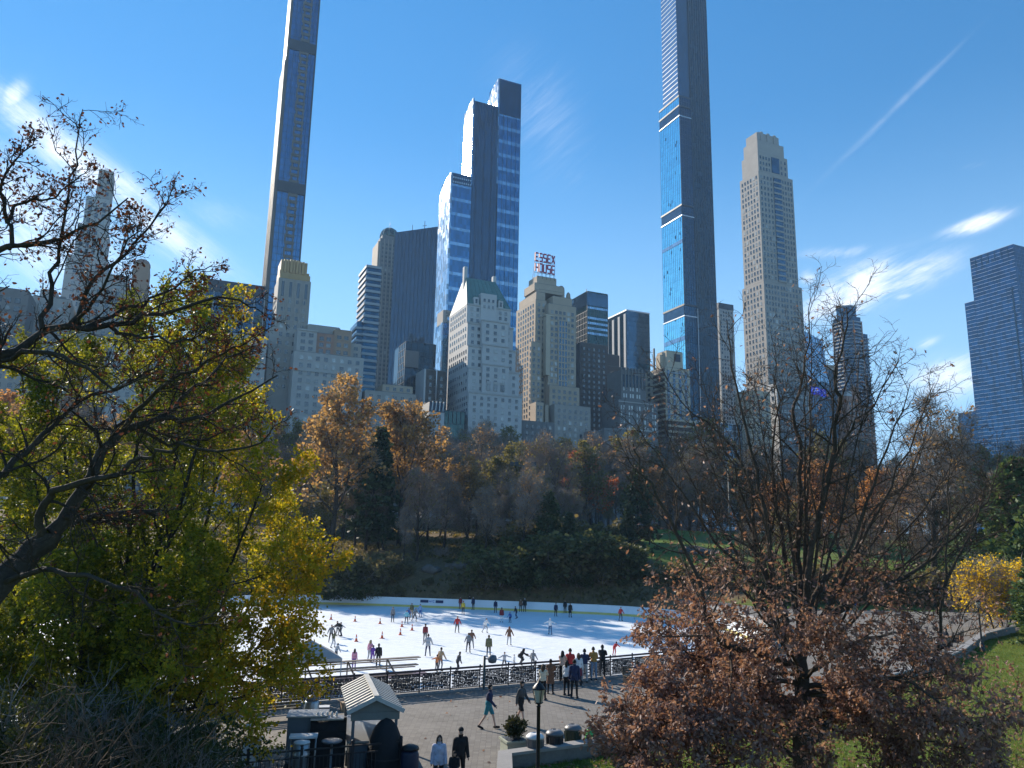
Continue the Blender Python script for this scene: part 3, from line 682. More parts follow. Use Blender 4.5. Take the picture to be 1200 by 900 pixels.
b = Bld('apartment_building', 'low grey infill building between the hotel wing and the stone club', 690,693,708,505,350)
b.block(0,b.w,0,14,0,b.H,'dstone'); b.windows('f',.8,b.w-.8,0,10,b.H-1,2.8,3.6,1.4,2.0,'win','trimd'); b.done()

# --- cream apartment house with balcony bands
b = Bld('apartment_house', 'cream banded apartment house with a boxy penthouse and sunlit balconies', 756,779.5,808,430,362)
W_=b.w; dL=b.d; b.block(0,W_,0,dL,0,b.H,'cream')
nf=int((b.H-18)/3.1)
for j in range(nf):
    z=b.H-3.3-j*3.1
    b.part('balcony_slab','cream').box(-1.0,-.01,dL*.02,dL*.62,z,z+.9); b.part('painted_recess','brown').box(-.05,-.002,dL*.03,dL*.61,z+.95,z+2.9)  # flat brown panels paint in the shade between the balcony slabs
    b.wins.append(('l',dL*.82,0,z+1.8,2.4,1.7,'wind','trim'))
for i in range(4): b.part('glazing_strip','gsteel').box(W_*(.06+.24*i),W_*(.06+.24*i)+W_*.1,-.12,0,14,b.H-1.6)
for j in range(nf):
    z=b.H-3.3-j*3.1
    b.part('spandrel','band').box(.2,W_*.95,-.20,-.121,z,z+.8)
p0,p1=b.lx(781,415,3),b.lx(800,415,3); zp=b.hz(410,0,3)
b.block(p0,p1,3,dL*.62,b.H,zp,'cream','penthouse'); b.part('vent_louvre','trimd').box(p0+(p1-p0)*.45,p0+(p1-p0)*.85,2.9,3,zp-6,zp-1.4); b.part('chimney','trimd').box(p0-2.6,p0-1.8,12,13,b.H,zp+3)
b.block(p0-2.5,p0-.05,6,dL*.5,b.H,zp-2.4,'cream','penthouse')
e0,e1=-1.5,b.lx(816,495,-5); zz_=b.hz(492)
b.block(e0,e1,-4.2,-.25,0,zz_-1,'brown')
for j in range(8): b.part('balcony_band','cream').box(e0-.4,e1+.4,-5,-4.21,zz_-1.2-j*3.3,zz_-.1-j*3.3)
b.done()
b = Bld('glass_pavilion', 'low pale glass podium just right of the balcony bands', 812,815,872,493,364)
W_=b.w; b.block(0,W_,0,16,0,b.H,'gsteel','glass_facade'); b.grid('f',0,W_,0,0,b.H,3,4,'alu',.25,.2); b.done()

# --- giant cantilevered glass tower
b = Bld('skyscraper', 'giant glass skyscraper with bright cyan left face running out of frame', 774,797.5,833.5,190,485,H=540)
W_=b.w; dL=b.d; lo=b.hz(112)
m1,m2,m3=b.hz(124),b.hz(240),b.hz(357)
xs=b.lx(811,190); 
b.block(0,xs,0,dL,0,lo,'gcyan','glass_facade',False); b.block(0,xs,.8,dL*.80,lo,b.H,'gpale','glass_facade',False)
b.part('front_glass','gdkblue').box(.1,xs-.02,-.35,-.003,0,lo-1); b.part('front_glass','gsteel').box(.1,xs-.02,.3,.79,lo,b.H)
b.block(xs+.02,W_,-.6,dL-4,0,b.H,'gblack','glass_facade',False)
for i in range(9):
    xx=xs+.4+(W_-xs-.6)*i/8; b.part('fin','navyfin').box(xx-.18,xx+.18,-.80,-.61,0,b.H)
k=int(b.H/4.6)
for j in range(k):
    z=j*4.6+2
    for i in(5,6,7):
        xx=xs+.4+(W_-xs-.6)*(i+.5)/8; b.part('lit_panel','gsteel').box(xx-.45,xx+.45,-.72,-.602,z,z+.9)
    b.part('end_panel','gsteel').box(W_+.01,W_+.25,.5,2.2,z,z+1.4)
b.grid('l',0,dL,0,m3-60,lo,0,4.4,'gcyan',.35,.10,'spandrel'); b.grid('l',0,dL,0,m3-60,lo,2.6,0,'gsteel',.12,.10,'mullion'); b.grid('l',.8,dL*.8,0,lo,b.H,0,4.4,'band',.9,.10,'pale_band')
b.grid('f',.1,xs-.02,-.35,0,lo,2.4,4.4,'metal',.2,.12)
for z in(m1,m2,m3): 
    b.part('ledge','metal').box(-.7,xs,-.9,dL+.3,z-.7,z+.7); b.part('ledge','alu').box(-.6,xs,-.8,dL+.2,z-9.6,z-8.8); b.part('louvre_band','gsteel').box(-.25,-.01,0,dL,z-8.79,z-.71)
b.part('pale_floor','gpale').box(-.28,-.01,0,dL,b.hz(398),b.hz(393)); b.part('pale_floor','gpale').box(-.28,-.01,0,dL,b.hz(284),b.hz(280))
for i in range(26): 
    zz_=rnd.uniform(m3-30,lo-6); yy=rnd.uniform(1,dL-2); b.part('open_vent','gdkblue').box(-.16,-.01,yy,yy+.9,zz_,zz_+2.6)
b.part('cantilever_soffit','metal').box(-.4,xs,-.4,dL+.2,lo-1.01,lo+.6)
b.part('white_rail','alu').box(xs-.15,xs+.25,-1.7,-1.51,20,b.hz(360))
b.done()
b = Bld('hotel_tower', 'pale beige tower partly hidden right of the giant glass skyscraper', 836,842,859,355,525)
b.block(0,b.w,0,20,0,b.H,'limeL'); b.part('parapet','trimd').box(-.2,b.w+.2,-.2,20,b.H-5,b.H+.4); b.windows('f',1,b.w-1,0,60,b.H-6,3,3.4,1.5,2.0,'win'); b.done()

# --- tall limestone tower
b = Bld('limestone_tower', 'tall pale limestone tower with a stepped crown left of the clouds', 868.5,891,931,250,400)
W_=b.w; dL=b.d
zA,zB_,zC,zD,zE=b.hz(330),b.hz(200),b.hz(176),b.hz(161),b.hz(151)
b.block(-1.2,W_+1.5,-1.5,dL+1,0,zA,'lime'); b.block(0,W_,0,dL,zA,zB_,'lime'); b.block(1.2,W_*.90,1.0,dL*.92,zB_,zC,'lime'); b.block(2.2,W_*.84,2.0,dL*.85,zC,zD,'lime'); b.block(3.2,W_*.74,3.2,dL*.75,zD,zE,'lime')
for s_ in(.2,.5,.8): b.part('crown_fin','lime').box(3.2+(W_*.74-3.2)*s_-1.2,3.2+(W_*.74-3.2)*s_+1.2,2.6,3.19,zC+.3,zE+.8)
b.part('rooftop_crane','metal').beam((W_*.3,8,zE),(W_*.36,8,zE+3.2),.3,.3); b.part('rooftop_crane','metal').beam((W_*.36,8,zE+3.2),(W_*.28,8,zE+4),.2,.2)
c0,c1=W_*.42,W_*.64
b.part('bay_glass','gsteel').box(c0,c1,-.55,-.003,zA+2,zB_-3); b.part('bay_glass','gsteel').box(c0,c1,.5,.997,zB_+2,zC-2)
n=int((zB_-zA)/4.2)
for j in range(n): 
    z=zA+2+j*4.2; b.part('bay_spandrel','lime').box(c0-.2,c1+.2,-.8,-.551,z,z+1.3)
for z0,z1,y0,xa,xb in((18,zA-1,-1.5,-.4,W_+.8),(zA+2,zB_-2,0,.8,W_-.8),(zB_+1,zC-2,1.0,2,W_*.88)):
    for a0,a1 in((xa,c0-.6),(c1+.6,xb)): b.windows('f',a0,a1,y0,z0,z1,2.9,4.2,1.35,2.5,'wind','lime')
b.windows('f',c0,c1,-1.5,18,zA-1,2.6,4.2,1.5,2.6,'wind','lime')
b.windows('l',.5,dL,-1.2,18,zA-1,3.2,4.2,1.3,2.4,'win','lime'); b.windows('l',1,dL-1,0,zA+2,zB_-2,3.2,4.2,1.3,2.4,'win','lime')
b.done()
b = Bld('apartment_building', 'short cream building with a sunlit left face below the limestone tower', 861,878,902,457,356)
b.block(0,b.w,0,b.d,0,b.H,'cream'); b.windows('f',1,b.w-1,0,14,b.H-2,3.2,3.5,1.5,1.9,'wind','trimd'); b.windows('l',6,b.d-2,0,14,b.H-2,5,4.5,1.5,1.9,'wind'); b.done()
b = Bld('apartment_building', 'short teal-windowed building with a narrow white flank below the limestone tower', 901,911,950,449,360)
b.block(0,b.w,0,b.d,0,b.H,'dstone'); b.part('side_wall','white').box(-.8,-.01,0,b.d,0,b.H); b.windows('l',1,b.d-1,-.8,b.H-26,b.H-2,3.6,5,1.8,2.4,'wind'); b.windows('f',1,b.w-1,0,14,b.H-2,3.0,3.4,1.8,2.2,'win','trimd'); b.done()

# --- faceted glass with the blue lit sign
b = Bld('glass_tower', 'faceted blue-grey glass tower bearing a blue lit sign', 930,936,966,383,470)
W_=b.w; z1,z2,z3=b.hz(394),b.hz(408),b.hz(445)
b.part('glass_facade','gsteel').add([(0,0,0),(W_,0,0),(W_,14,0),(0,14,0),(0,0,z3),(W_*1.04,0,z3),(W_*1.04,14,z3),(0,14,z3)],[(0,1,5,4),(1,2,6,5),(2,3,7,6),(3,0,4,7)])
b.part('glass_facade','gpale').add([(0,0,z3),(W_*1.04,0,z3),(W_*1.04,14,z3),(0,14,z3),(0,1.5,b.H),(W_*.93,1.5,z1),(W_*.93,12,z1),(0,12,b.H),(W_*.97,.8,z2),(W_*.97,13,z2)],[(0,1,8,5,4),(1,2,9,8),(8,9,6,5),(4,5,6,7),(2,3,7,6,9),(3,0,4,7)])
b.grid('f',0,W_,0,0,z3,2.6,3.8,'metal',.18,.12); b.done()
M['screen']=bpy.data.materials.new('blue screen'); M['screen'].use_nodes=True
_b=M['screen'].node_tree.nodes['Principled BSDF']; _b.inputs['Base Color'].default_value=(.02,.03,.45,1); _b.inputs['Emission Color'].default_value=(.02,.05,.9,1); _b.inputs['Emission Strength'].default_value=.22
M['screenw']=bpy.data.materials.new('sign letters'); M['screenw'].use_nodes=True
_b=M['screenw'].node_tree.nodes['Principled BSDF']; _b.inputs['Base Color'].default_value=(.5,.6,.9,1); _b.inputs['Emission Color'].default_value=(.4,.6,1,1); _b.inputs['Emission Strength'].default_value=.3
sg=Bld('illuminated_sign','blue lit two-panel sign on the faceted glass tower',949,950,967,453,455,cat='sign')
W_=sg.w; za,zb=sg.hz(461.5),sg.hz(453); x1=sg.lx(960.5); x2=sg.lx(961.8)
sg.part('panel','screen').box(0,x1,0,1,za,zb); sg.part('panel','screen').box(x2,W_,-.3,.7,za-1.2,zb-1.0)
for j,(a,c) in enumerate(((.12,.8),(.12,.9),(.2,.7))): 
    z=zb-1.1-j*1.35; sg.part('lettering','screenw').box(x1*a,x1*c,-.12,-.01,z-.28,z+.1)
for j in range(3): 
    z=zb-2.2-j*1.2; sg.part('lettering','screenw').box(x2+(W_-x2)*.3,x2+(W_-x2)*.75,-.42,-.31,z-.25,z+.1)
sg.part('bracket','metal').box(x1*.4,x1*.6,1,6,za+1,zb-1); sg.done()
b = Bld('office_tower','slim dark block between the faceted glass and the rounded tower',960,965,979,427,500)
b.block(0,b.w,0,16,0,b.H,'gblack','glass_facade'); b.part('top_band','buff').box(-.2,b.w+.2,-.2,16,b.H-4,b.H+.3); b.grid('f',0,b.w,0,0,b.H-4,2.6,3.6,'metal',.2,.15); b.done()

# --- rounded residential tower
b = Bld('residential_tower','rounded green-grey balcony tower with an octagonal crown',977,995,1013,372,500)
rr=(b.lx(1012)-b.ly(978)*0)*.5; 
c=at(995,372,b.D+12); loc=Vector((0,0)); 
oc=b.root.matrix_world
wid=(1012-978)/F*b.D; r0=wid*.5
ctr=(4.5,r0*.55)
def octo(r,rot=.39): return [(ctr[0]+r*math.cos(rot+2*math.pi*i/8),ctr[1]+r*math.sin(rot+2*math.pi*i/8)) for i in range(8)]
b.part('glass_facade','gdark').prism(octo(r0*.97),0,b.H); k=int(b.H/3.3)
for j in range(k): b.part('balcony','band').prism(octo(r0*1.05),j*3.3+1,j*3.3+2.0)
zc=b.hz(358); b.part('crown','gsteel').prism(octo(r0*.70),b.H+.01,zc); b.part('crown_band','band').prism(octo(r0*.74),zc-.9,zc+.3); b.part('crown_band','band').prism(octo(r0*.74),b.H+.02,b.H+1)
for i in range(8): b.part('pier','brick').tube([octo(r0*1.02)[i]+(0,),octo(r0*1.02)[i]+(b.H-4,)],.8,4,smooth=False)
w2=b.lx(1019,390); hw=b.hz(388)
b.part('glass_facade','gdark').box(ctr[0]+r0*.6,ctr[0]+r0*1.45,1,12,0,hw)
for j in range(int(hw/3.3)): b.part('balcony','band').box(ctr[0]+r0*.55,ctr[0]+r0*1.55,.4,12.4,j*3.3+1,j*3.3+2)
b.done()
b = Bld('brick_block','stepped red brick block with sunlit gables before the rounded tower',981,992,1024,464,372)
W_=b.w; dL=b.d; b.block(0,W_*.3,0,dL,0,b.H,'brick'); b.block(W_*.3+.02,W_,1,dL,0,b.hz(472),'brick')
zg=b.hz(453); b.block(W_*.35,W_*.62,4,dL-2,b.hz(472)+.01,zg,'brick'); b.part('gable','brick').add([(W_*.35,4,zg),(W_*.62,4,zg),(W_*.62,dL-2,zg),(W_*.35,dL-2,zg),(W_*.48,4,zg+3),(W_*.48,dL-2,zg+3)],[(0,1,4),(1,2,5,4),(2,3,5),(3,0,4,5)])
b.block(W_*.1,W_*.28,2,8,b.H+.36,b.H+4,'white','penthouse')
b.windows('f',1,W_-1,0,14,b.H-3,3.4,3.4,1.4,1.9,'wind'); b.windows('l',1,dL-1,0,14,b.H-3,4.5,3.8,1.2,1.9,'wind'); b.done()

# --- blue glass pair at the right edge
b = Bld('glass_tower','deep blue glass tower with square shoulders at the right edge',1129,1193,1262,338,470)
W_=b.w; dL=b.d; zt=b.hz(286); f=lambda px,py:b.ly(px,py)
yt_=f(1135.5,292); ym=f(1128.8,337); yb=f(1120,455)
b.block(0,W_,0,yt_,0,zt,'gtw','glass_facade'); b.block(0,W_,yt_+.02,ym,0,b.hz(338),'gtw','glass_facade'); b.block(0,W_,ym+.02,yb,0,b.hz(472,0,0),'gtw','glass_facade')
b.grid('l',0,yt_,0,0,zt,0,4.0,'band',.30,.1,'spandrel'); b.grid('l',0,yt_,0,0,zt,6,0,'gdkblue',.25,.12,'mullion'); b.grid('l',yt_,ym,0,0,b.hz(338),6,0,'gdkblue',.25,.12,'mullion'); b.grid('l',ym,yb,0,0,b.hz(472),6,8.0,'gsteel',.4,.1,'spandrel'); b.grid('l',yt_,ym,0,0,b.hz(338),0,4.0,'band',.30,.1,'spandrel')
b.part('dark_joint','gblack').box(-.5,-.01,b.ly(1187,340),b.ly(1185.5,340),0,b.hz(334)); 
for i in range(6): 
    yy=yt_*(.12+.15*i); b.part('crown_slot','gblack').box(-.3,-.01,yy,yy+.8,zt-12,zt-.5)
b.grid('f',0,W_,0,0,zt,2.4,4.0,'metal',.2,.12); b.part('rooftop_plant','brick').box(W_*.1,W_*.25,ym+3,ym+9,b.hz(472),b.hz(472)+6); b.done()

# ------------------------------------------------------------------ ground, plaza, rink
ICE = -2.5
def lerp_tab(tab, v):
    for (a, za), (b, zb_) in zip(tab, tab[1:]):
        if v <= b: return za + (zb_-za)*max(0, min(1, (v-a)/(b-a)))
    return tab[-1][1]
def sm(a, b, v):
    k = max(0, min(1, (v-a)/(b-a))); return k*k*(3-2*k)
F0, F1 = Vector((-9.56, 39.2)), Vector((9.8, 50.0)); FD = (F1-F0).normalized(); FN = Vector((-FD.y, FD.x))     # the railing line; FN points to the ice
def onf(t_): return F0 + FD*t_
# rink outline: along the terrace wall, round the right end, back along the far boards
RINK = [onf(-46), onf(-20), onf(0), F1, Vector((16.5,56.6)), Vector((21.5,64)), Vector((24.5,73)), Vector((26.5,83)), Vector((26.7,94)), Vector((25.2,102)), Vector((21.5,108.6)), Vector((15.1,112.8)), Vector((5.6,115.4)), Vector((-3.1,117.4)), Vector((-12.1,119.1)), Vector((-20,120.6)), Vector((-28,121.4)), Vector((-36,120)), Vector((-44,114)), Vector((-50,104)), Vector((-54,90)), Vector((-55,66)), Vector((-54.5,32))]
def inpoly(p, poly):
    x, y = p; c = False; n = len(poly)
    for i in range(n):
        a = poly[i]; b = poly[i-1]
        if (a[1] > y) != (b[1] > y) and x < (b[0]-a[0])*(y-a[1])/(b[1]-a[1])+a[0]: c = not c
    return c
def pdist(p, poly, closed=True):
    p = Vector(p); best = 1e9; n = len(poly)
    for i in range(n if closed else n-1):
        a = poly[i]; b = poly[(i+1) % n]; d = b-a; t_ = max(0, min(1, (p-a).dot(d)/max(d.dot(d),1e-9))); best = min(best, (a+d*t_-p).length)
    return best
LEFT = [(-16,-2.4),(-.5,-1.6),(2,-.9),(10,3.2),(20,5.2),(52,7.0),(135,13.5),(215,12),(3000,12)]
RIGHT = [(98,0),(112,.6),(150,3.2),(250,11),(330,12),(3000,12)]
def height(x, y):
    r = math.hypot(x, y+1)
    z = max(0.0, 6.3 - .5*max(0, r-.5)) if r < 14 else 0.0
    if y > 90:
        edge = y - ((116-.17*x) if x > -36 else max(60, 122-(-36-x)*.9))
        k = sm(14, 34, x); z = lerp_tab(LEFT, edge)*(1-k) + lerp_tab(RIGHT, y)*k
        und = .55*math.sin(x*.09+1)*math.sin(y*.07) + .3*math.sin(x*.23)*math.sin(y*.19+2)
        z += und * sm(124, 140, y)
        if x < -62 and y < 130: z = max(z, 0)
    elif x > 36: z += .25*sm(36, 60, x)*math.sin(x*.1)
    if x > 3 and y < 30: z += -.12*math.sin(x*.5+y*.3)
    return z
def xs_():
    a = [-1600,-1100,-750,-500,-360,-260,-200,-160,-130,-110,-95,-85]
    a += list(range(-80, 91, 2)) + [95,105,120,140,170,210,270,350,470,650,900,1300,1700]; return a
def ys_():
    return [-300,-150,-90,-60,-40,-28,-20] + list(range(-16, 30, 2)) + [30+1.5*i for i in range(75)] + [143+4*i for i in range(30)] + [270,295,330,380,450,550,700,950,1400,2200,3000]
X_, Y_ = xs_(), ys_(); gm = MB(); idx = {}
for j, y in enumerate(Y_):
    for i, x in enumerate(X_):
        z = height(x, y)
        if -62 < x < 36 and 8 < y < 127 and (inpoly((x,y), RINK) or pdist((x,y), RINK) < 1.6): z = -3.2 if not (y > 108 and not inpoly((x,y), RINK)) else -2.75
        gm.v.append((x, y, z))
n = len(X_)
for j in range(len(Y_)-1):
    for i in range(n-1): gm.f.append([j*n+i, j*n+i+1, (j+1)*n+i+1, (j+1)*n+i]); gm.m.append(0); gm.sm.append(True)
# grass lawn, brown leaf litter under the woods
m, t, b = newmat('lawn and leaf litter'); co = objco(t)
n1 = t.noise(co, .06, 4, .6); n2 = t.noise(co, 1.1, 5, .7); n3 = t.noise(co, 9.0, 3, .7)
px_, py_, pz_ = t.sep(co)
grass = t.ramp(t.math('ADD', t.math('MULTIPLY', n2, .6), t.math('MULTIPLY', n3, .4)), [(.3,(.06,.10,.016)),(.55,(.115,.175,.030)),(.75,(.20,.235,.055))])
litter = t.ramp(t.math('ADD', t.math('MULTIPLY', n2, .5), t.math('MULTIPLY', n3, .5)), [(.3,(.065,.050,.028)),(.5,(.14,.10,.056)),(.68,(.26,.185,.10))])
wood = t.math('MULTIPLY', t.smooth(py_, 100, 112), t.math('SUBTRACT', 1.0, t.math('MULTIPLY', t.math('MULTIPLY', t.smooth(px_, 10, 26), t.smooth(py_, 128, 150)), t.math('SUBTRACT', 1.0, t.smooth(py_, 250, 290)))))
patch = t.smooth(t.math('ADD', t.math('MULTIPLY', n2, .55), t.math('MULTIPLY', n1, .6)), .56, .72)
t.put(b.inputs['Base Color'], t.mix(t.math('MAXIMUM', wood, t.math('MULTIPLY', patch, .75)), grass, litter)); b.inputs['Roughness'].default_value = .95; b.inputs['Specular IOR Level'].default_value = .1
bn = t.node('ShaderNodeBump'); bn.inputs['Strength'].default_value = .6; bn.inputs['Distance'].default_value = .12; t.put(bn.inputs['Height'], n3); t.put(b.inputs['Normal'], bn.outputs[0])
tag(gm.build('ground', m), kind='structure')

# grass blades over the lawn nearest the camera
bl_v = []; 
GR = []
def lawn_ok(x, y):
    return not inpoly((x, y), PLAZA)

# plaza paving
PLAZA = [onf(-13)+Vector((-2,-3)), onf(-13), onf(0), F1, Vector((16.5,56.6)), Vector((21.5,64)), Vector((24.5,73)), Vector((26.5,83)), Vector((26.7,94)), Vector((25.2,102)), Vector((23.5,109)), Vector((62,113)), Vector((74,98)), Vector((58,86)), Vector((41.8,70.5)), Vector((34.0,60.2)), Vector((26.6,51.6)), Vector((14.5,40.5)), Vector((3.1,31.0)), Vector((0,29.3)), Vector((0,24.6)), Vector((-1.0,21)), Vector((-5,20)), Vector((-16,24))]
pm = MB(); pm.add([(p.x, p.y, .02) for p in PLAZA] + [(p.x, p.y, -.25) for p in PLAZA], [tuple(range(len(PLAZA)))][::-1] + [(i, i+len(PLAZA), (i+1) % len(PLAZA)+len(PLAZA), (i+1) % len(PLAZA)) for i in range(len(PLAZA))])
if (sum((PLAZA[i].x*PLAZA[(i+1) % len(PLAZA)].y - PLAZA[(i+1) % len(PLAZA)].x*PLAZA[i].y) for i in range(len(PLAZA))) < 0): pm.f[0] = pm.f[0][::-1]
m, t, b = newmat('hexagonal asphalt pavers'); co = objco(t)
v1 = t.node('ShaderNodeTexVoronoi', feature='F1'); t.put(v1.inputs['Vector'], co); v1.inputs['Scale'].default_value = 4.5; v1.inputs['Randomness'].default_value = .12
v2 = t.node('ShaderNodeTexVoronoi', feature='DISTANCE_TO_EDGE'); t.put(v2.inputs['Vector'], co); v2.inputs['Scale'].default_value = 4.5; v2.inputs['Randomness'].default_value = .12
cell = t.ramp(v1.outputs['Color'], [(.1,(.145,.132,.117)),(.9,(.205,.187,.166))])
big = t.noise(co, .35, 5, .65); stain = t.noise(co, 1.6, 4, .6)
base = t.mix(t.smooth(v2.outputs[0], .0, .06), (.095,.087,.078,1), cell)
base = t.mix(t.math('MULTIPLY', t.smooth(big, .45, .7), .5), base, (.235,.215,.192,1)); base = t.mix(t.math('MULTIPLY', t.smooth(stain, .58, .75), .35), base, (.08,.075,.07,1))
t.put(b.inputs['Base Color'], base); b.inputs['Roughness'].default_value = .85; b.inputs['Specular IOR Level'].default_value = .25
tag(pm.build('plaza_paving', m), kind='structure')

# ice
m, t, b = newmat('skated ice'); co = objco(t)
w = t.noise(t.vm('MULTIPLY', co, (1.0, 2.6, 1.0)), .8, 6, .7, 1.5); w2 = t.noise(co, .07, 3, .5); sc = t.noise(t.vm('MULTIPLY', co, (6.0, 1.0, 1.0)), 4.0, 3, .8, 2.0)
t.put(b.inputs['Base Color'], t.mix(t.math('MULTIPLY', t.smooth(w2, .4, .62), .5), t.ramp(t.math('ADD', t.math('MULTIPLY', w, .6), t.math('MULTIPLY', sc, .4)), [(.38,(.56,.62,.68)),(.58,(.86,.87,.88))]), (.80,.83,.86,1)))
t.put(b.inputs['Roughness'], t.math('ADD', .32, t.math('MULTIPLY', w, .4))); b.inputs['Specular IOR Level'].default_value = .35
im = MB(); im.add([(p.x, p.y, ICE) for p in RINK], [tuple(range(len(RINK)))[::-1]])
if (sum((RINK[i].x*RINK[(i+1) % len(RINK)].y - RINK[(i+1) % len(RINK)].x*RINK[i].y) for i in range(len(RINK))) > 0): im.f[0] = im.f[0][::-1]
tag(im.build('rink_ice', m), kind='structure')

M['hdpe'] = mat('white rink board', (.74,.75,.76), .4, .05, .6); M['kick'] = mat('yellow kick strip', (.62,.52,.16), .45, .1, .6)
M['navy'] = mat('navy lettering', (.02,.03,.09), .5, .1, 1); M['signblue'] = mat('blue lettering', (.05,.12,.45), .5, .1, 1)
M['stonew'] = mat('granite wall', (.15,.145,.135), .85, .25, 1.2, bump=.4); M['cap'] = mat('granite cap', (.26,.25,.24), .8, .15, 1.2, bump=.2)
M['iron'] = mat('painted iron', (.028,.024,.026), .5, .3, 3); M['ironred'] = mat('dark red rail paint', (.055,.032,.034), .5, .25, 3)
M['wood'] = mat('weathered plank', (.13,.105,.085), .75, .35, 2); M['rubber'] = mat('purple grey mat', (.12,.09,.14), .9, .3, 1)

# boards round the ice
path = [p for p in RINK[3:20]]
# refine the curve
def chaikin(ps, n=2):
    for _ in range(n):
        q = [ps[0]]
        for a, b_ in zip(ps, ps[1:]): q += [a*.75+b_*.25, a*.25+b_*.75]
        ps = q + [ps[-1]]
    return ps
bp = chaikin(path, 1)
def ribbon(mb, ps, off0, off1, z0, z1, mi=0):
    vs = []; n_ = len(ps)
    for i, p in enumerate(ps):
        d = (ps[min(i+1,n_-1)]-ps[max(i-1,0)]).normalized(); nn = Vector((-d.y, d.x))
        a = p+nn*off0; c = p+nn*off1; vs += [(a.x,a.y,z0),(c.x,c.y,z0),(c.x,c.y,z1),(a.x,a.y,z1)]
    fs = [(0,1,2,3), tuple((n_-1)*4+k for k in (3,2,1,0))]
    for i in range(n_-1):
        for k in range(4): fs.append((i*4+k, (i+1)*4+k, (i+1)*4+(k+1)%4, i*4+(k+1)%4))
    mb.add(vs, fs, mi)
rb = empty('rink_barrier', (bp[0].x, bp[0].y, ICE), 0, 'white dasher boards with a yellow kick strip around the far side of the ice', 'rink barrier')
inv = Vector((-bp[0].x, -bp[0].y)); lp = [p+inv for p in bp]
x = MB(); ribbon(x, lp, .02, .14, .32, 1.28); x.build('panel', M['hdpe'], rb)
x = MB(); ribbon(x, lp, .0, .15, .0, .318); x.build('kick_strip', M['kick'], rb)
x = MB(); ribbon(x, lp, -.04, .2, 1.282, 1.36); x.build('cap_rail', M['hdpe'], rb)
# banner on the boards: two dark plates and blue letters between them
q = gnd(493, 712, ICE); q2 = gnd(522, 713.5, ICE)
bA = min(bp, key=lambda p: (p-Vector((q.x,q.y))).length)
def onboard(px):
    best = None
    for a, c in zip(bp, bp[1:]):
        for k in range(20):
            p = a.lerp(c, k/20); e = abs(pxl((p.x,p.y,ICE+1))[0]-px)
            if p.y > 100 and (best is None or e < best[0]): best = (e, p, (c-a).normalized())
    return best[1], best[2]
c_, d_ = onboard(507); ang = math.atan2(-d_.y, -d_.x)
c_ = c_ + Vector((-d_.y, d_.x))*.15
bn_ = empty('banner', (c_.x, c_.y, ICE), ang, 'small banner with two dark plates and blue NYC letters on the white boards', 'banner')
for x0, x1 in ((-1.75,-.5),(.62,1.8)):
    x = MB(); x.box(x0, x1, -.08, -.05, .72, 1.12); x.build('plate', M['navy'], bn_)
x = MB(); letters(x, 'NYC', -.36, .80, .2, .26, .1, -.065, .06, .04); x.build('lettering', M['signblue'], bn_)
x = MB(); x.box(-1.8, 1.85, -.045, -.02, .68, 1.16); x.build('backing', M['hdpe'], bn_)

# terrace retaining wall under the railing
rw = [onf(-46), onf(-20), onf(0), F1] + [Vector(p) for p in ((16.5,56.6),(21.5,64),(24.5,73),(26.5,83),(26.7,94),(25.2,102))]
tw = empty('retaining_wall', (F0.x, F0.y, 0), 0, 'granite retaining wall dropping from the terrace to the ice under the railing', 'wall')
lw_ = [p-F0 for p in rw]
x = MB(); ribbon(x, lw_, -.32, -.02, -3.2, -.26); x.build('masonry', M['stonew'], tw)
x = MB(); ribbon(x, lw_, -.42, .10, -.255, .10); x.build('coping', M['cap'], tw)
# railing: posts, rails and a woven panel per bay
fe = empty('railing', (F0.x, F0.y, 0), 0, 'long dark railing with woven slat panels between the plaza and the ice', 'railing')
fpath = chaikin([onf(-17)-F0, onf(0)-F0, F1-F0] + [Vector(p)-F0 for p in ((16.5,56.6),(21.5,64),(24.5,73),(26.5,83))], 1)
# arc-length sampling
acc = [0]
for a, c in zip(fpath, fpath[1:]): acc.append(acc[-1]+(c-a).length)
def arc(s_):
    s_ = max(0, min(acc[-1]-1e-4, s_))
    for i in range(len(acc)-1):
        if s_ <= acc[i+1]: return fpath[i].lerp(fpath[i+1], (s_-acc[i])/(acc[i+1]-acc[i]))
BAY = 1.75; nb = int(acc[-1]/BAY); pts = [arc(i*BAY) for i in range(nb+1)]
ins_ = .12
pts = [p + (-FN)*ins_ for p in pts]
post = MB(); post.box(-.035,.035,-.035,.035,.02,1.2); post.ball((0,0,1.22),.05); post_me = post.mesh('post', M['iron'])
for p in pts: link('post', post_me, fe, (p.x, p.y, 0))
tr = MB(); tr.tube([(p.x,p.y,1.14) for p in pts], .055, 8); tr.build('top_rail', M['ironred'], fe)
tr = MB(); tr.tube([(p.x,p.y,.16) for p in pts], .028, 6); tr.build('bottom_rail', M['iron'], fe)
tr = MB(); tr.tube([(p.x,p.y,1.0) for p in pts], .022, 6); tr.build('middle_rail', M['iron'], fe)
def panel(seed, L):
    r = random.Random(seed); b_ = MB()
    for k in range(10):
        z = .20+k*.079; x0 = .05+(k % 2)*.10+r.uniform(0,.05)
        while x0 < L-.08:
            w_ = min(r.uniform(.12,.26), L-.05-x0); b_.box(x0, x0+w_, -.018, .018, z, z+.075+r.uniform(-.016,.0)); x0 += w_+.012+r.uniform(0,.025)
    xx = .12
    while xx < L-.05: b_.box(xx-.008, xx+.008, -.012, .012, .17, .99); xx += .122
    return b_.mesh('woven_panel', M['iron'])
pms = [panel(s_, BAY) for s_ in range(3)]
for i, (a, c) in enumerate(zip(pts, pts[1:])):
    o = link('woven_panel', pms[i % 3], fe, (a.x, a.y, 0)); o.rotation_euler = (0, 0, math.atan2(c.y-a.y, c.x-a.x)); o.scale = ((c-a).length/BAY, 1, 1)

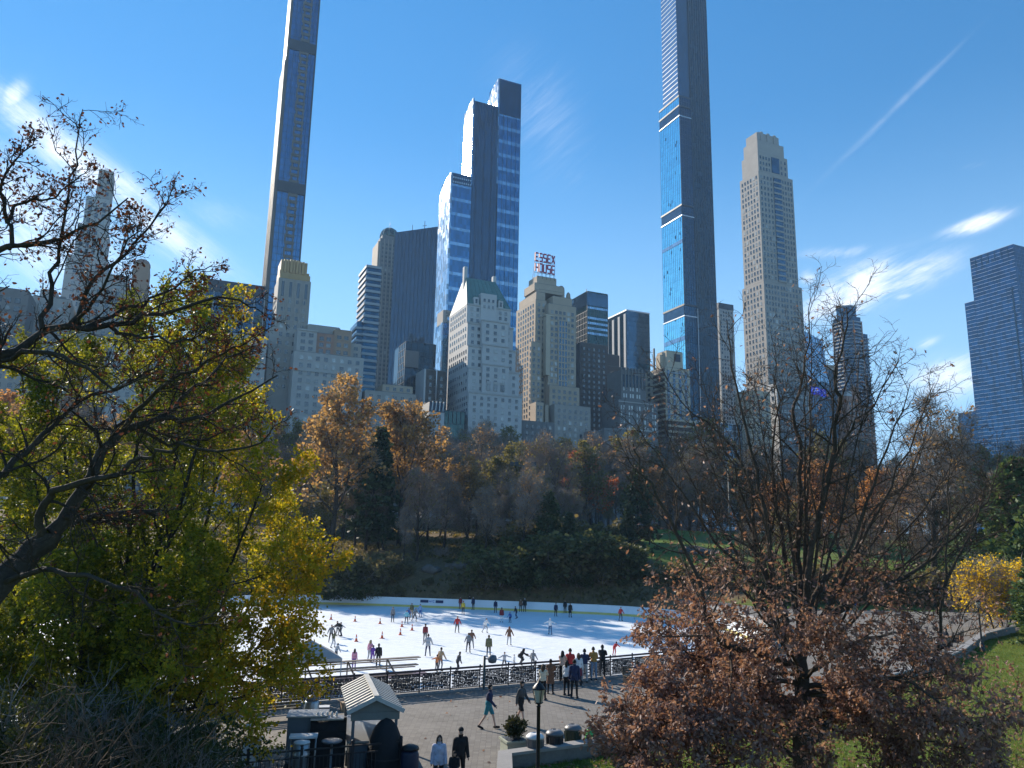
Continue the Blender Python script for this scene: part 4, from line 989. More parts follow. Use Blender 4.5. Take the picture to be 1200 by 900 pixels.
# ------------------------------------------------------------------ trees
M['bark']  = mat('grey brown bark', (.050,.042,.035), .95, .45, 3, bump=.6, spec=.12)
M['barkd'] = mat('dark bark', (.036,.030,.026), .95, .4, 3, bump=.5, spec=.12)
M['barkg'] = mat('pale grey bark', (.13,.115,.10), .9, .35, 2, bump=.4)
M['barko'] = mat('oak bark', (.075,.058,.046), .95, .4, 3, bump=.6, spec=.12)
M['twig']  = mat('bare twigs', (.23,.195,.17), .9, .3, .5)
M['twigr'] = mat('reddish twigs', (.21,.16,.135), .9, .3, .5)
M['l_oak'] = leafmat('dry oak leaf', [(.14,.068,.055),(.25,.135,.108),(.37,.235,.195),(.20,.105,.085),(.50,.37,.31)], .42, .5, .8)
M['l_lime']= leafmat('yellow green leaf', [(.080,.105,.010),(.15,.175,.014),(.26,.26,.018),(.40,.34,.02),(.52,.33,.018)], .62, .5, .22, turn=(1.5,7.0,.42))
M['l_dry'] = leafmat('dark dry leaf', [(.045,.020,.014),(.085,.032,.022),(.13,.055,.032)], .35, .6, .5)
M['l_gold']= leafmat('golden brown leaf', [(.18,.11,.05),(.32,.195,.08),(.44,.28,.12),(.52,.36,.16)], .52, .6, .15)
M['l_rust']= leafmat('orange rust leaf', [(.24,.06,.025),(.38,.11,.04),(.48,.17,.06)], .5, .6, .2)
M['l_oran']= leafmat('orange brown leaf', [(.26,.115,.045),(.42,.20,.072),(.54,.29,.11)], .5, .6, .2)
M['l_yel'] = leafmat('bright yellow leaf', [(.50,.33,.012),(.72,.52,.018),(.80,.64,.03)], .6, .5, .3)
M['l_olive']=leafmat('olive leaf', [(.085,.085,.028),(.16,.15,.045),(.25,.22,.07)], .48, .6, .2)
M['l_pine']= leafmat('pine needles', [(.020,.036,.020),(.036,.060,.026),(.060,.088,.034)], .2, .6, .3)
M['l_dark']= leafmat('dark shrub leaf', [(.042,.056,.026),(.082,.100,.040),(.14,.145,.058)], .42, .6, .3)
M['l_under']=leafmat('undergrowth leaf', [(.028,.040,.012),(.055,.066,.020),(.10,.10,.03)], .45, .6, .4)
M['l_bush']= leafmat('shrub leaf', [(.07,.07,.03),(.13,.115,.05),(.21,.17,.075)], .42, .6, .3)
M['l_cedar']=leafmat('fresh pine needles', [(.045,.085,.03),(.08,.13,.045),(.12,.17,.06)], .3, .6, .4)

def norm(v): return v/ max(1e-9, v.length)
def perp(rg, d):
    v = Vector((rg.gauss(0,1), rg.gauss(0,1), rg.gauss(0,1))); v -= d*v.dot(d); return norm(v)
class Tree:
    def __init__(s, seed): s.r = random.Random(seed); s.br = {}; s.tips = []
    def path(s, p, d, L, r0, r1, segs, wob, up, level):
        pts = [p.copy()]; rad = [r0]; d = norm(d)
        for i in range(segs):
            d = norm(d + Vector((s.r.gauss(0,wob), s.r.gauss(0,wob), s.r.gauss(0,wob)+up)))
            p = p + d*(L/segs); pts.append(p); rad.append(r0+(r1-r0)*((i+1)/segs))
        s.br.setdefault(level, []).append((pts, rad)); return pts, rad
    def at(s, pts, rad, t):
        f = t*(len(pts)-1); i = min(int(f), len(pts)-2); k = f-i
        return pts[i].lerp(pts[i+1], k), norm(pts[i+1]-pts[i]), rad[i]+(rad[i+1]-rad[i])*k
    def children(s, pts, rad, level, P, Lpar):
        """P: list per level of dict(n, t0, ang, lr, rr, segs, wob, up)"""
        if level >= len(P): s.tips.append((pts, rad)); return
        q = P[level]; n = q['n'] if Lpar is None else max(1, int(round(q['n']*q.get('dens',1))))
        az = s.r.uniform(0, 6.28)
        for i in range(n):
            t_ = q['t0']+(1-q['t0'])*(i+s.r.random())/n
            p, d, rr = s.at(pts, rad, t_)
            az += 2.4+s.r.uniform(-.5,.5)
            a0 = d.orthogonal().normalized(); a1 = d.cross(a0); pr = a0*math.cos(az)+a1*math.sin(az)
            if q.get('flat'): pr = norm(Vector((pr.x, pr.y, pr.z*q['flat'])))
            an = R(q['ang']+s.r.uniform(-12,12)); nd = d*math.cos(an)+pr*math.sin(an)
            L = Lpar*q['lr']*(1-q.get('fall',.5)*t_)*s.r.uniform(.75,1.2)
            r0 = min(rr*.85, max(q.get('rmin',.008), rr*q['rr']))
            cp, cr = s.path(p, nd, L, r0, max(q.get('rtip',.004), r0*.35), q['segs'], q['wob'], q['up'], level+1)
            s.children(cp, cr, level+1, P, L)
    def mesh(s, levels, sides, name, m):
        V = []; Fc = []
        b = MB()
        for lv in levels:
            for pts, rad in s.br.get(lv, []): b.tube(pts, rad, sides.get(lv, 3), cap=False)
        return b.mesh(name, m)

QUAD = (np.array([[0,0,0],[.5,.32,.05],[1,0,0],[.5,-.32,.05]]), [[0,1,2,3]])
FOLD = (np.array([[0,0,0],[.35,.30,.10],[.75,.22,.08],[1,0,-.03],[.75,-.22,.08],[.35,-.30,.10]]), [[0,3,2,1],[0,5,4,3]])
OAK  = (np.array([[0,0,0],[.22,.16,.05],[.30,.08,.03],[.45,.30,.10],[.55,.12,.04],[.72,.24,.08],[1,0,-.06],[.72,-.24,.08],[.55,-.12,.04],[.45,-.30,.10],[.30,-.08,.03],[.22,-.16,.05]]), [[0,2,1,0],[0,4,3,2],[0,6,5,4],[0,8,7,6],[0,10,9,8],[0,11,10,0]])
CLUMP= (np.array([[0,0,0],[.30,.42,.1],[.62,.30,-.05],[.45,.02,.12],[1,.05,.0],[.66,-.40,.05],[.3,-.22,-.1]]), [[0,3,2,1],[3,0,6,5],[3,5,4,2]])
def leaves(name, m, anchors, dirs, size, tmpl=FOLD, seed=0, droop=.0, spread=.8, var=.35):
    g = np.random.default_rng(seed); A = np.asarray(anchors, float); D = np.asarray(dirs, float); N = len(A)
    D = D + g.normal(0, spread, (N,3)); D[:,2] -= droop; D /= np.linalg.norm(D, axis=1, keepdims=True)+1e-9
    u = g.normal(0, 1, (N,3)); u -= D*np.sum(u*D, axis=1, keepdims=True); u /= np.linalg.norm(u, axis=1, keepdims=True)+1e-9
    w = np.cross(D, u); sz = size*(1+g.uniform(-var, var, (N,1)))
    T, Fs = tmpl; k = len(T)
    V = A[:,None,:] + sz[:,None,:]*(T[None,:,0:1]*D[:,None,:] + T[None,:,1:2]*u[:,None,:] + T[None,:,2:3]*w[:,None,:])
    Fs = [f for f in Fs if len(set(f)) == 4]; Fa = np.array(Fs)
    FF = (Fa[None,:,:] + (np.arange(N)*k)[:,None,None]).reshape(-1, 4)
    return np_mesh(name, V.reshape(-1,3), FF, m)
def sample_tips(tr, n, seed, zfun=None, jitter=.1, tmin=.15):
    g = random.Random(seed); A = []; D = []; T = tr.tips
    if not T: return A, D
    while len(A) < n:
        pts, rad = T[g.randrange(len(T))]; p, d, r_ = tr.at(pts, rad, g.uniform(tmin, 1))
        if zfun and g.random() > zfun(p): 
            n -= .02; continue
        A.append((p.x+g.gauss(0,jitter), p.y+g.gauss(0,jitter), p.z+g.gauss(0,jitter))); D.append(tuple(d))
    return A, D

# ---- prototypes of the woodland trees (about 20 m tall)
TWIG = (np.array([q for k in range(5) for q in ([0,0,0],[.5,.30*math.cos(k*1.3)-.012,.30*math.sin(k*1.3)],[1,.62*math.cos(k*1.3),.62*math.sin(k*1.3)],[.5,.30*math.cos(k*1.3)+.014,.30*math.sin(k*1.3)+.014])], float), [[k*4,k*4+1,k*4+2,k*4+3] for k in range(5)])
def deciduous(seed, H=20, spread=1.0, stems=1, clear=.28, dens=1.0, leafn=0, leafm=None, leafs=.4, twigm='twig', barkm='bark', upward=.10, twign=600):
    tr = Tree(seed); rg = tr.r
    for st in range(stems):
        lean = Vector((rg.gauss(0,.10), rg.gauss(0,.10), 1)) if stems == 1 else Vector((math.cos(st*2.1)*.3, math.sin(st*2.1)*.3, 1))
        tp, trd = tr.path(Vector((rg.uniform(-.2,.2)*stems,rg.uniform(-.2,.2)*stems,-.5)), lean, H*.80, H*.017/ (stems**.4), H*.003, 8, .05, .03, 0)
        P = [dict(n=int(13*dens), t0=clear, ang=46, lr=.50*spread, rr=.55, segs=6, wob=.13, up=upward, fall=.55),
             dict(n=int(8*dens), t0=.2, ang=42, lr=.52, rr=.5, segs=5, wob=.16, up=.06, fall=.4, rmin=.03),
             dict(n=6, t0=.2, ang=40, lr=.52, rr=.5, segs=3, wob=.18, up=.04, fall=.4, rmin=.026, rtip=.016),
             dict(n=5, t0=.15, ang=38, lr=.55, rr=.6, segs=2, wob=.2, up=.02, fall=.3, rmin=.020, rtip=.014)]
        tr.children(tp, trd, 0, P, H*.80)
    tm = tr.mesh([0,1], {0:9,1:5}, 'trunk', M[barkm])
    cm = tr.mesh([2,3,4], {2:4,3:3,4:3}, 'crown', M[twigm])
    if twign:
        A, D = sample_tips(tr, twign, seed+7, jitter=.15); tw = leaves('x', M[twigm], A, D, 1.05, TWIG, seed, spread=.35)
        bm = bmesh.new(); bm.from_mesh(cm); bm.from_mesh(tw); bm.to_mesh(cm); bm.free(); bpy.data.meshes.remove(tw)
    if leafn:
        A, D = sample_tips(tr, leafn, seed, jitter=.25); lm = leaves('crown', M[leafm], A, D, leafs, CLUMP, seed)
        # crown carries twigs and leaves in one mesh
        bm = bmesh.new(); bm.from_mesh(cm); bm.from_mesh(lm)
        nf = len(cm.polygons); bm.faces.ensure_lookup_table()
        for f in bm.faces[nf:]: f.material_index = 1
        bm.to_mesh(cm); bm.free(); cm.materials.append(M[leafm]); bpy.data.meshes.remove(lm)
    return tm, cm
def conifer(seed, H=18, base=.12, wid=.24, leafm='l_pine', n=26, leafn=5200, size=.55, ragged=.25):
    tr = Tree(seed); rg = tr.r
    tp, trd = tr.path(Vector((0,0,-.5)), Vector((rg.gauss(0,.03),rg.gauss(0,.03),1)), H, H*.014, .03, 8, .02, .02, 0)
    for i in range(n*4):
        t_ = base+(1-base)*(i+rg.random())/(n*4); p, d, r_ = tr.at(tp, trd, t_)
        a = i*2.4+rg.uniform(-.4,.4); L = H*wid*(1-t_)**.75*rg.uniform(1-ragged*2,1+ragged)+.35
        cp, cr = tr.path(p, Vector((math.cos(a), math.sin(a), rg.uniform(-.08,.30))), L, max(.02,r_*.28), .012, 4, .08, .02, 1)
        tr.children(cp, cr, 1, [None, dict(n=5, t0=.3, ang=48, lr=.42, rr=.5, segs=2, wob=.1, up=.01, fall=.4, rmin=.012, flat=.35)], L)
    tm = tr.mesh([0,1], {0:8,1:4}, 'trunk', M['barkd']); A, D = sample_tips(tr, leafn, seed, jitter=.12)
    return tm, leaves('crown', M[leafm], A, D, size, CLUMP, seed, droop=.05, spread=.6)
def shrub(seed, H=3, W=2.2, leafm='l_dark', leafn=2600, size=.28, stems=14, twigs=True):
    tr = Tree(seed); rg = tr.r
    for i in range(stems):
        a = rg.uniform(0,6.28); rr = rg.uniform(.1,1)
        cp, cr = tr.path(Vector((math.cos(a)*.25*W*rr, math.sin(a)*.25*W*rr, -.2)), Vector((math.cos(a)*rr*W/H*.9, math.sin(a)*rr*W/H*.9, 1)), H*rg.uniform(.75,1.1), .035, .012, 5, .10, .0, 0)
        tr.children(cp, cr, 0, [dict(n=8, t0=.12, ang=48, lr=.42, rr=.6, segs=3, wob=.15, up=.03, fall=.4, rmin=.014), dict(n=5, t0=.1, ang=45, lr=.55, rr=.7, segs=2, wob=.2, up=.0, fall=.3, rmin=.01)], H)
    tm = tr.mesh([0,1,2], {0:5,1:3,2:3}, 'stems', M['twig'])
    if not leafn: return tm, None
    A, D = sample_tips(tr, leafn, seed, jitter=.10); return tm, leaves('foliage', M[leafm], A, D, size, CLUMP, seed)

PROTO = {
 'bare':  [deciduous(s, 20, sp, twigm=tw, leafn=900, leafm='l_gold' if s%2 else 'l_olive', leafs=.30, twign=1500) for s, sp, tw in ((1,1.0,'twig'),(2,1.15,'twigr'),(3,.9,'twig'),(4,1.05,'twigr'))],
 'gold':  [deciduous(s, 22, 1.1, leafn=5200, leafm='l_gold', leafs=.42) for s in (11,12)],
 'olive': [deciduous(s, 18, 1.05, leafn=4200, leafm='l_olive', leafs=.40) for s in (21,22)],
 'rust':  [deciduous(31, 18, 1.1, leafn=7000, leafm='l_rust', leafs=.42)],
 'orange':[deciduous(s, 18, 1.05, leafn=5200, leafm='l_oran', leafs=.40) for s in (41,42)],
 'pine':  [conifer(s, 18, wid=w_) for s, w_ in ((51,.26),(52,.22),(53,.30))],
 'cedar': [conifer(61, 14, .05, .34, 'l_cedar', 22, 6000, .5)],
 'darkshrub': [shrub(s, 3.2, 2.6, 'l_dark', 3000, .30) for s in (71,72)],
 'bush':  [shrub(s, 2.6, 2.4, 'l_bush', 1500, .26) for s in (81,82)],
 'twigbush': [shrub(91, 2.4, 2.2, None, 0, stems=22)],
 'yellow':[deciduous(101, 7.5, 1.5, stems=3, clear=.12, leafn=7500, leafm='l_yel', leafs=.20, dens=1.0)],
}
BASEH = {'bare':20,'gold':22,'olive':18,'rust':18,'orange':18,'pine':18,'cedar':14,'darkshrub':3.2,'bush':2.6,'twigbush':2.4,'yellow':7.5}
NAME = {'bare':'bare_tree','gold':'golden_tree','olive':'olive_tree','rust':'rust_red_tree','orange':'orange_tree','pine':'pine_tree','cedar':'pine_tree','darkshrub':'shrub','bush':'shrub','twigbush':'shrub','yellow':'yellow_tree'}
LOOK = {'bare':'bare grey-brown tree','gold':'tall golden-brown tree','olive':'olive-green thinning tree','rust':'rust-red rounded tree','orange':'orange-brown leafy tree','pine':'dark green evergreen','cedar':'fresh green evergreen','darkshrub':'dark evergreen shrub','bush':'brownish low shrub','twigbush':'leafless twiggy shrub','yellow':'bright yellow bushy tree'}
TREES = []
def plant(kind, px, D, ytop, label=None, group=None, wide=1.0, v=None, z=None):
    if px < 860 and D < 140: D += 7
    p = at(px, 600, D); p.z = height(p.x, p.y) if z is None else z
    top = at(px, ytop, D).z; h = max(1.0, top - p.z); prs = PROTO[kind]; tm, cm = prs[(len(TREES) if v is None else v) % len(prs)]
    o = empty(NAME[kind], p, rnd.uniform(0, 6.28), label, 'shrub' if 'shrub' in NAME[kind] else 'tree', group)
    s_ = h/BASEH[kind]/ (1.0 if kind in('pine','cedar') else .98); o.scale = (s_*wide, s_*wide, s_)
    link(tm.name.split('.')[0], tm, o)
    if cm: link(cm.name.split('.')[0], cm, o)
    TREES.append((px, D, ytop, kind, o)); return o
def landmark(px):
    for lim, nm in ((60,'at the far left edge'),(240,'behind the yellow-green tree'),(330,'left of the big golden tree'),(440,'below the banded tower'),(520,'below the dark glass slab'),(620,'below the white tower with the green roof'),(700,'below the tower with red rooftop letters'),(765,'below the dark stone club'),(840,'below the giant glass skyscraper'),(930,'below the limestone tower'),(1030,'below the rounded balcony tower'),(1120,'between the rounded tower and the blue glass tower'),(1300,'below the blue glass tower')):
        if px < lim: return nm
# landmark trees
plant('gold', 388, 128, 446, 'tall golden-brown tree with a clear forked trunk, largest behind the rink', v=0, wide=1.05)
plant('gold', 470, 150, 462, 'golden-brown tree just right of the largest golden tree', v=1)
plant('rust', 690, 190, 528, 'rust-red rounded tree below the tower with rooftop letters', wide=1.25)
plant('orange', 985, 150, 535, 'big orange-brown tree glowing behind the bare oak limbs', v=0, wide=1.1)
plant('orange', 905, 165, 560, 'orange-brown tree left of the big glowing one', v=1)
plant('orange', 1035, 160, 545, 'orange-brown tree right of the big glowing one', v=1)
plant('bare', 1085, 112, 468, 'tall fine-twigged bare tree against the sky at right', v=0, wide=1.05, z=.6)
plant('yellow', 1160, 76, 652, 'bright yellow bushy tree beside the right-hand path', wide=1.1)
plant('orange', 760, 200, 545, 'small orange tree beside the dark pine at the lawn edge', v=0, wide=.6)
# conifers
for px, D, yt in ((430,133,500),(445,137,535),(640,122,575),(665,118,600),(612,230,520),(575,215,520),(745,150,545),(735,127,590)):
    plant('pine', px, D, yt, 'dark green evergreen '+('on the slope behind the white boards, '+('left of centre' if px<520 else 'right of the round dark shrub' if px<700 else 'beside the green lawn') if D<160 else 'rising between bare trees '+landmark(px)), 'evergreens in the wood')
plant('cedar', 1195, 92, 535, 'dark dense evergreen at the right edge above the yellow tree'); plant('pine', 1235, 96, 545, 'tall evergreen partly outside the right edge')
plant('cedar', 1140, 118, 548, 'green evergreen behind the yellow tree', v=0); plant('cedar', 1215, 66, 640, 'fresh green pine reaching in from the right beside the yellow tree', wide=1.2)
plant('pine', 1100, 150, 575, 'evergreen deep among the bare trees at right')
# the wood, planted in bands
W_BANDS = [
 (range(300, 800, 22), 122, 150, 525, 580, ['bare','olive','bare']),
 (range(290, 800, 18), 155, 190, 500, 550, ['bare','bare','olive','bare','bare','bare','olive','gold']),
 (range(300, 800, 18), 205, 260, 490, 535, ['bare','bare','olive','bare','bare','gold','bare']),
 (range(290, 830, 20), 275, 325, 490, 535, ['bare','olive','bare','bare']),
 (range(815, 1200, 24), 190, 235, 545, 590, ['bare','bare','orange','bare']),
 (range(800, 1240, 20), 260, 320, 505, 545, ['bare','bare','bare','olive']),
 (range(880, 1130, 28), 128, 165, 580, 625, ['bare','bare','olive']),
 (range(690, 930, 13), 255, 290, 555, 600, ['olive','bare','pine','bare','gold']),
 (range(-60, 300, 26), 135, 300, 440, 520, ['bare','gold','bare','orange']),
]
for rngx, d0, d1, y0, y1, kinds in W_BANDS:
    for px in rngx:
        D = rnd.uniform(d0, d1); k = kinds[rnd.randrange(len(kinds))]
        if 690 < px < 880 and D < 252: continue          # the open lawn
        yy = rnd.uniform(y0, y1)
        if 470 < px < 560 and D < 200: yy += 10
        plant(k, px+rnd.uniform(-9,9), D, yy, LOOK[k]+' in the wood '+landmark(px), 'trees in the wood '+landmark(px), wide=rnd.uniform(.85,1.2))
# understorey on the slope behind the boards
for px, D, yt, k in ((400,114,668,'bush'),(420,116,655,'bush'),(450,118,650,'bush'),(395,112,690,'darkshrub'),(478,119,662,'bush'),(505,116,680,'bush'),(535,121,655,'darkshrub'),(555,117,668,'bush'),(585,115,640,'darkshrub'),(604,116,648,'darkshrub'),(570,114,668,'bush'),(620,118,636,'darkshrub'),(650,116,628,'darkshrub'),(672,114,640,'bush'),(695,116,625,'darkshrub'),(640,112.8,665,'darkshrub'),(705,113.5,660,'bush'),(725,115,640,'darkshrub'),(750,114,668,'darkshrub'),(770,113,674,'bush'),(795,113,662,'bush'),(680,112.6,672,'darkshrub'),(610,112.8,676,'darkshrub'),(540,113.4,684,'bush'),(730,112,680,'darkshrub'),(820,112,668,'darkshrub'),(850,112,664,'bush'),(760,130,655,'twigbush'),(800,126,658,'bush'),(440,113.5,684,'bush'),(470,113.5,688,'bush'),(420,112.5,688,'darkshrub'),
                     (520,128,640,'twigbush'),(490,131,640,'bush'),(560,130,628,'bush'),(600,128,615,'bush'),(640,130,605,'bush'),(700,135,612,'bush'),
                     (900,106,664,'darkshrub'),(930,108,660,'bush'),(960,107,668,'bush'),(990,109,662,'bush'),(1030,108,668,'darkshrub'),(1060,107,672,'bush'),(1090,104,668,'bush')):
    plant(k, px, D, yt, LOOK[k]+(' at the foot of the slope ' if D<118 else ' on the slope ')+('behind the left end of the boards' if px<480 else 'behind the banner on the boards' if px<560 else 'behind the middle of the boards' if px<660 else 'behind the right end of the boards' if px<860 else 'beyond the right-hand path'), 'understorey shrubs on the slope', wide=1.35)

# ------------------------------------------------------------------ near trees, limbs measured in the photograph
def limb(tr, pts, r0, r1, level=0, sub=3, wob=.04):
    """pts: (px, py, D); returns a smoothed, slightly crooked limb"""
    P0 = [q if isinstance(q, Vector) else at(*q) for q in pts]; out = []
    n = len(P0)
    for i in range(n-1):
        a = P0[max(i-1,0)]; b_ = P0[i]; c = P0[i+1]; d = P0[min(i+2,n-1)]
        for k in range(sub):
            u = k/sub
            q = .5*((2*b_)+(c-a)*u+(2*a-5*b_+4*c-d)*u*u+(3*b_-a-3*c+d)*u**3)
            if i or k: q = q + Vector((tr.r.gauss(0,wob), tr.r.gauss(0,wob), tr.r.gauss(0,wob)))
            out.append(q)
    out.append(P0[-1]); m_ = len(out); rad = [r0+(r1-r0)*(i/(m_-1))**.8 for i in range(m_)]
    tr.br.setdefault(level, []).append((out, rad)); L = sum((out[i+1]-out[i]).length for i in range(m_-1)); return out, rad, L

# --- oak with dry brown leaves, right foreground
D0 = 20.0
oak = Tree(501)
K = [dict(n=14, t0=.18, ang=48, lr=.32, rr=.45, segs=6, wob=.15, up=.09, fall=.45, rmin=.012),
     dict(n=7, t0=.15, ang=48, lr=.50, rr=.5, segs=4, wob=.2, up=.0, fall=.4, rmin=.008, rtip=.004),
     dict(n=4, t0=.2, ang=45, lr=.50, rr=.6, segs=3, wob=.22, up=-.02, fall=.3, rmin=.005, rtip=.003)]
TRK = limb(oak, [(948,1010,D0),(942,930,D0),(938,870,D0),(940,820,D0),(937,775,D0),(944,735,D0)], .25, .15, 0, 3, .02)
OL = [
 ([(937,785,D0),(895,768,D0-.6),(851,757,D0-1.2),(826,720,D0-1.5),(817,676,D0-1.6),(784,605,D0-1.8),(755,552,D0-2),(742,520,D0-2)], .13, .022),
 ([(938,772,D0),(916,713,D0-.3),(904,667,D0-.5),(898,609,D0-.6),(890,573,D0-.6),(876,502,D0-.5),(858,431,D0-.4),(852,375,D0-.3)], .15, .012),
 ([(930,755,D0),(891,713,D0+.6),(887,676,D0+.9),(883,609,D0+1),(866,537,D0+1.2),(840,505,D0+1.3),(800,470,D0+1.5),(770,420,D0+1.6)], .11, .010),
 ([(944,738,D0),(936,676,D0+.4),(937,600,D0+.5),(937,538,D0+.6),(930,484,D0+.6),(940,449,D0+.6),(947,400,D0+.6),(950,350,D0+.5)], .14, .010),
 ([(944,742,D0),(947,676,D0-.5),(969,559,D0-.9),(983,477,D0-1.1),(979,449,D0-1.2),(990,395,D0-1.2),(992,360,D0-1.2)], .14, .012),
 ([(965,580,D0-.9),(975,545,D0-1),(997,502,D0-1.3),(1023,476,D0-1.6),(1054,422,D0-1.8)], .075, .010),
 ([(945,735,D0),(960,684,D0+.6),(1000,644,D0+1.2),(1024,596,D0+1.4),(1068,556,D0+1.8),(1085,500,D0+2)], .11, .010),
 ([(942,760,D0),(968,728,D0-.4),(1028,692,D0-.8),(1080,664,D0-1.1),(1120,628,D0-1.3),(1156,584,D0-1.5),(1170,545,D0-1.6)], .12, .010),
 ([(942,790,D0),(1000,756,D0+.8),(1048,742,D0+1.4),(1100,750,D0+1.8),(1150,735,D0+2.2)], .085, .012),
 ([(942,805,D0),(1000,800,D0-.5),(1060,790,D0-1),(1096,772,D0-1.5),(1108,680,D0-2),(1114,600,D0-2.2),(1114,540,D0-2.3)], .10, .010),
 ([(1106,690,D0-1.9),(1132,640,D0-2),(1150,585,D0-2.1),(1158,560,D0-2.1)], .05, .010),
 ([(940,815,D0),(1000,818,D0+.8),(1060,832,D0+1.2),(1130,845,D0+1.4),(1195,825,D0+1.4)], .085, .012),
 ([(940,840,D0),(1000,858,D0-1.4),(1070,868,D0-2.2),(1140,876,D0-2.6)], .07, .010),
 ([(937,800,D0),(880,800,D0-.9),(810,818,D0-1.6),(785,826,D0-2.0),(760,838,D0-2.2)], .09, .012),
 ([(937,790,D0),(870,786,D0+.8),(810,764,D0+1.4),(770,740,D0+1.8)], .085, .010),
 ([(938,835,D0),(870,850,D0-1.6),(800,862,D0-2.4),(775,870,D0-2.8),(745,885,D0-3)], .08, .010),
 ([(940,850,D0),(900,880,D0-2),(850,895,D0-3),(790,905,D0-3.6)], .06, .010),
 ([(938,800,D0),(930,770,D0-1.6),(905,740,D0-2.6),(880,700,D0-3.2),(868,660,D0-3.5)], .07, .010),
 ([(940,795,D0),(965,770,D0-1.8),(1000,720,D0-2.8),(1020,670,D0-3.2)], .07, .010),
 ([(938,822,D0),(905,812,D0+1.5),(860,770,D0+2.6),(820,715,D0+3.2),(800,680,D0+3.4)], .08, .010),
 ([(945,735,D0),(925,690,D0+.2),(915,620,D0+.3),(905,540,D0+.2),(912,470,D0),(905,410,D0)], .085, .009),
]
for pts, r0, r1 in OL:
    o_, r_, L = limb(oak, pts, r0*.72, r1*.9, 0, 3, .03); oak.children(o_, r_, 0, K, min(L, 7.0))
fk = at(942, 742, D0)
for i in range(20):         # a fan of straight upright branches above the fork
    fx = 720 + 24*i + oak.r.uniform(-14, 14); q = (fx-942)/230
    ty = 385 + 150*abs(q)**1.6 + oak.r.uniform(-25, 70); dd = oak.r.uniform(-2.4, 2.4); st = at(942+q*26, 742+oak.r.uniform(-25, 50), D0+dd*.12)
    md = at(942+(fx-942)*.50, 742+(ty-742)*.42, D0+dd*.6); md2 = at(942+(fx-942)*.80, 742+(ty-742)*.74, D0+dd*.9)
    o_, r_, L = limb(oak, [st, md, md2, at(fx, ty, D0+dd)], oak.r.uniform(.035, .06), .008, 0, 4, .035); oak.children(o_, r_, 0, K, min(L, 5.5))
for i in range(9):          # low spreading limbs all round the trunk
    a = i*2.4+.3; z0 = 1.3+3.4*((i*4) % 9)/9; t0 = at(940, 800, D0); t0.z = z0; e = Vector((math.cos(a), math.sin(a)*.9, 0)); Lg = oak.r.uniform(4.6, 7.2)*(1.0 if math.cos(a) > -.1 else .60)
    o_, r_, L = limb(oak, [t0, t0+e*Lg*.3+Vector((0,0,.5)), t0+e*Lg*.65+Vector((0,0,.75)), t0+e*Lg+Vector((0,0,.25-.5*oak.r.random()))], .075, .010, 0, 3, .05); oak.children(o_, r_, 0, K, L)
ot = empty('oak_tree', at(940, 990, D0), 0, 'oak full of dry brown leaves in the right foreground with bare upper limbs', 'tree')
base_ = Vector(ot.location)
def rebase(me):
    me.transform(Matrix.Translation(-base_)); return me
link('trunk', rebase(oak.mesh([0], {0:10}, 'trunk', M['barko'])), ot)
link('twigs', rebase(oak.mesh([1,2,3], {1:5,2:4,3:3}, 'twigs', M['barko'])), ot)
def oakz(p):
    k = 1 - sm(4.2, 8.6, p.z); return (.006 + .994*k**1.4)*(1-.82*sm(8.9, 10.6, p.x))*(1-.72*sm(0, 1.3, 3.9-p.z))
A, D = sample_tips(oak, 62000, 5, oakz, jitter=.06, tmin=.1)
link('crown', rebase(leaves('crown', M['l_oak'], A, D, .118, OAK, 5, droop=.55, spread=.7)), ot)

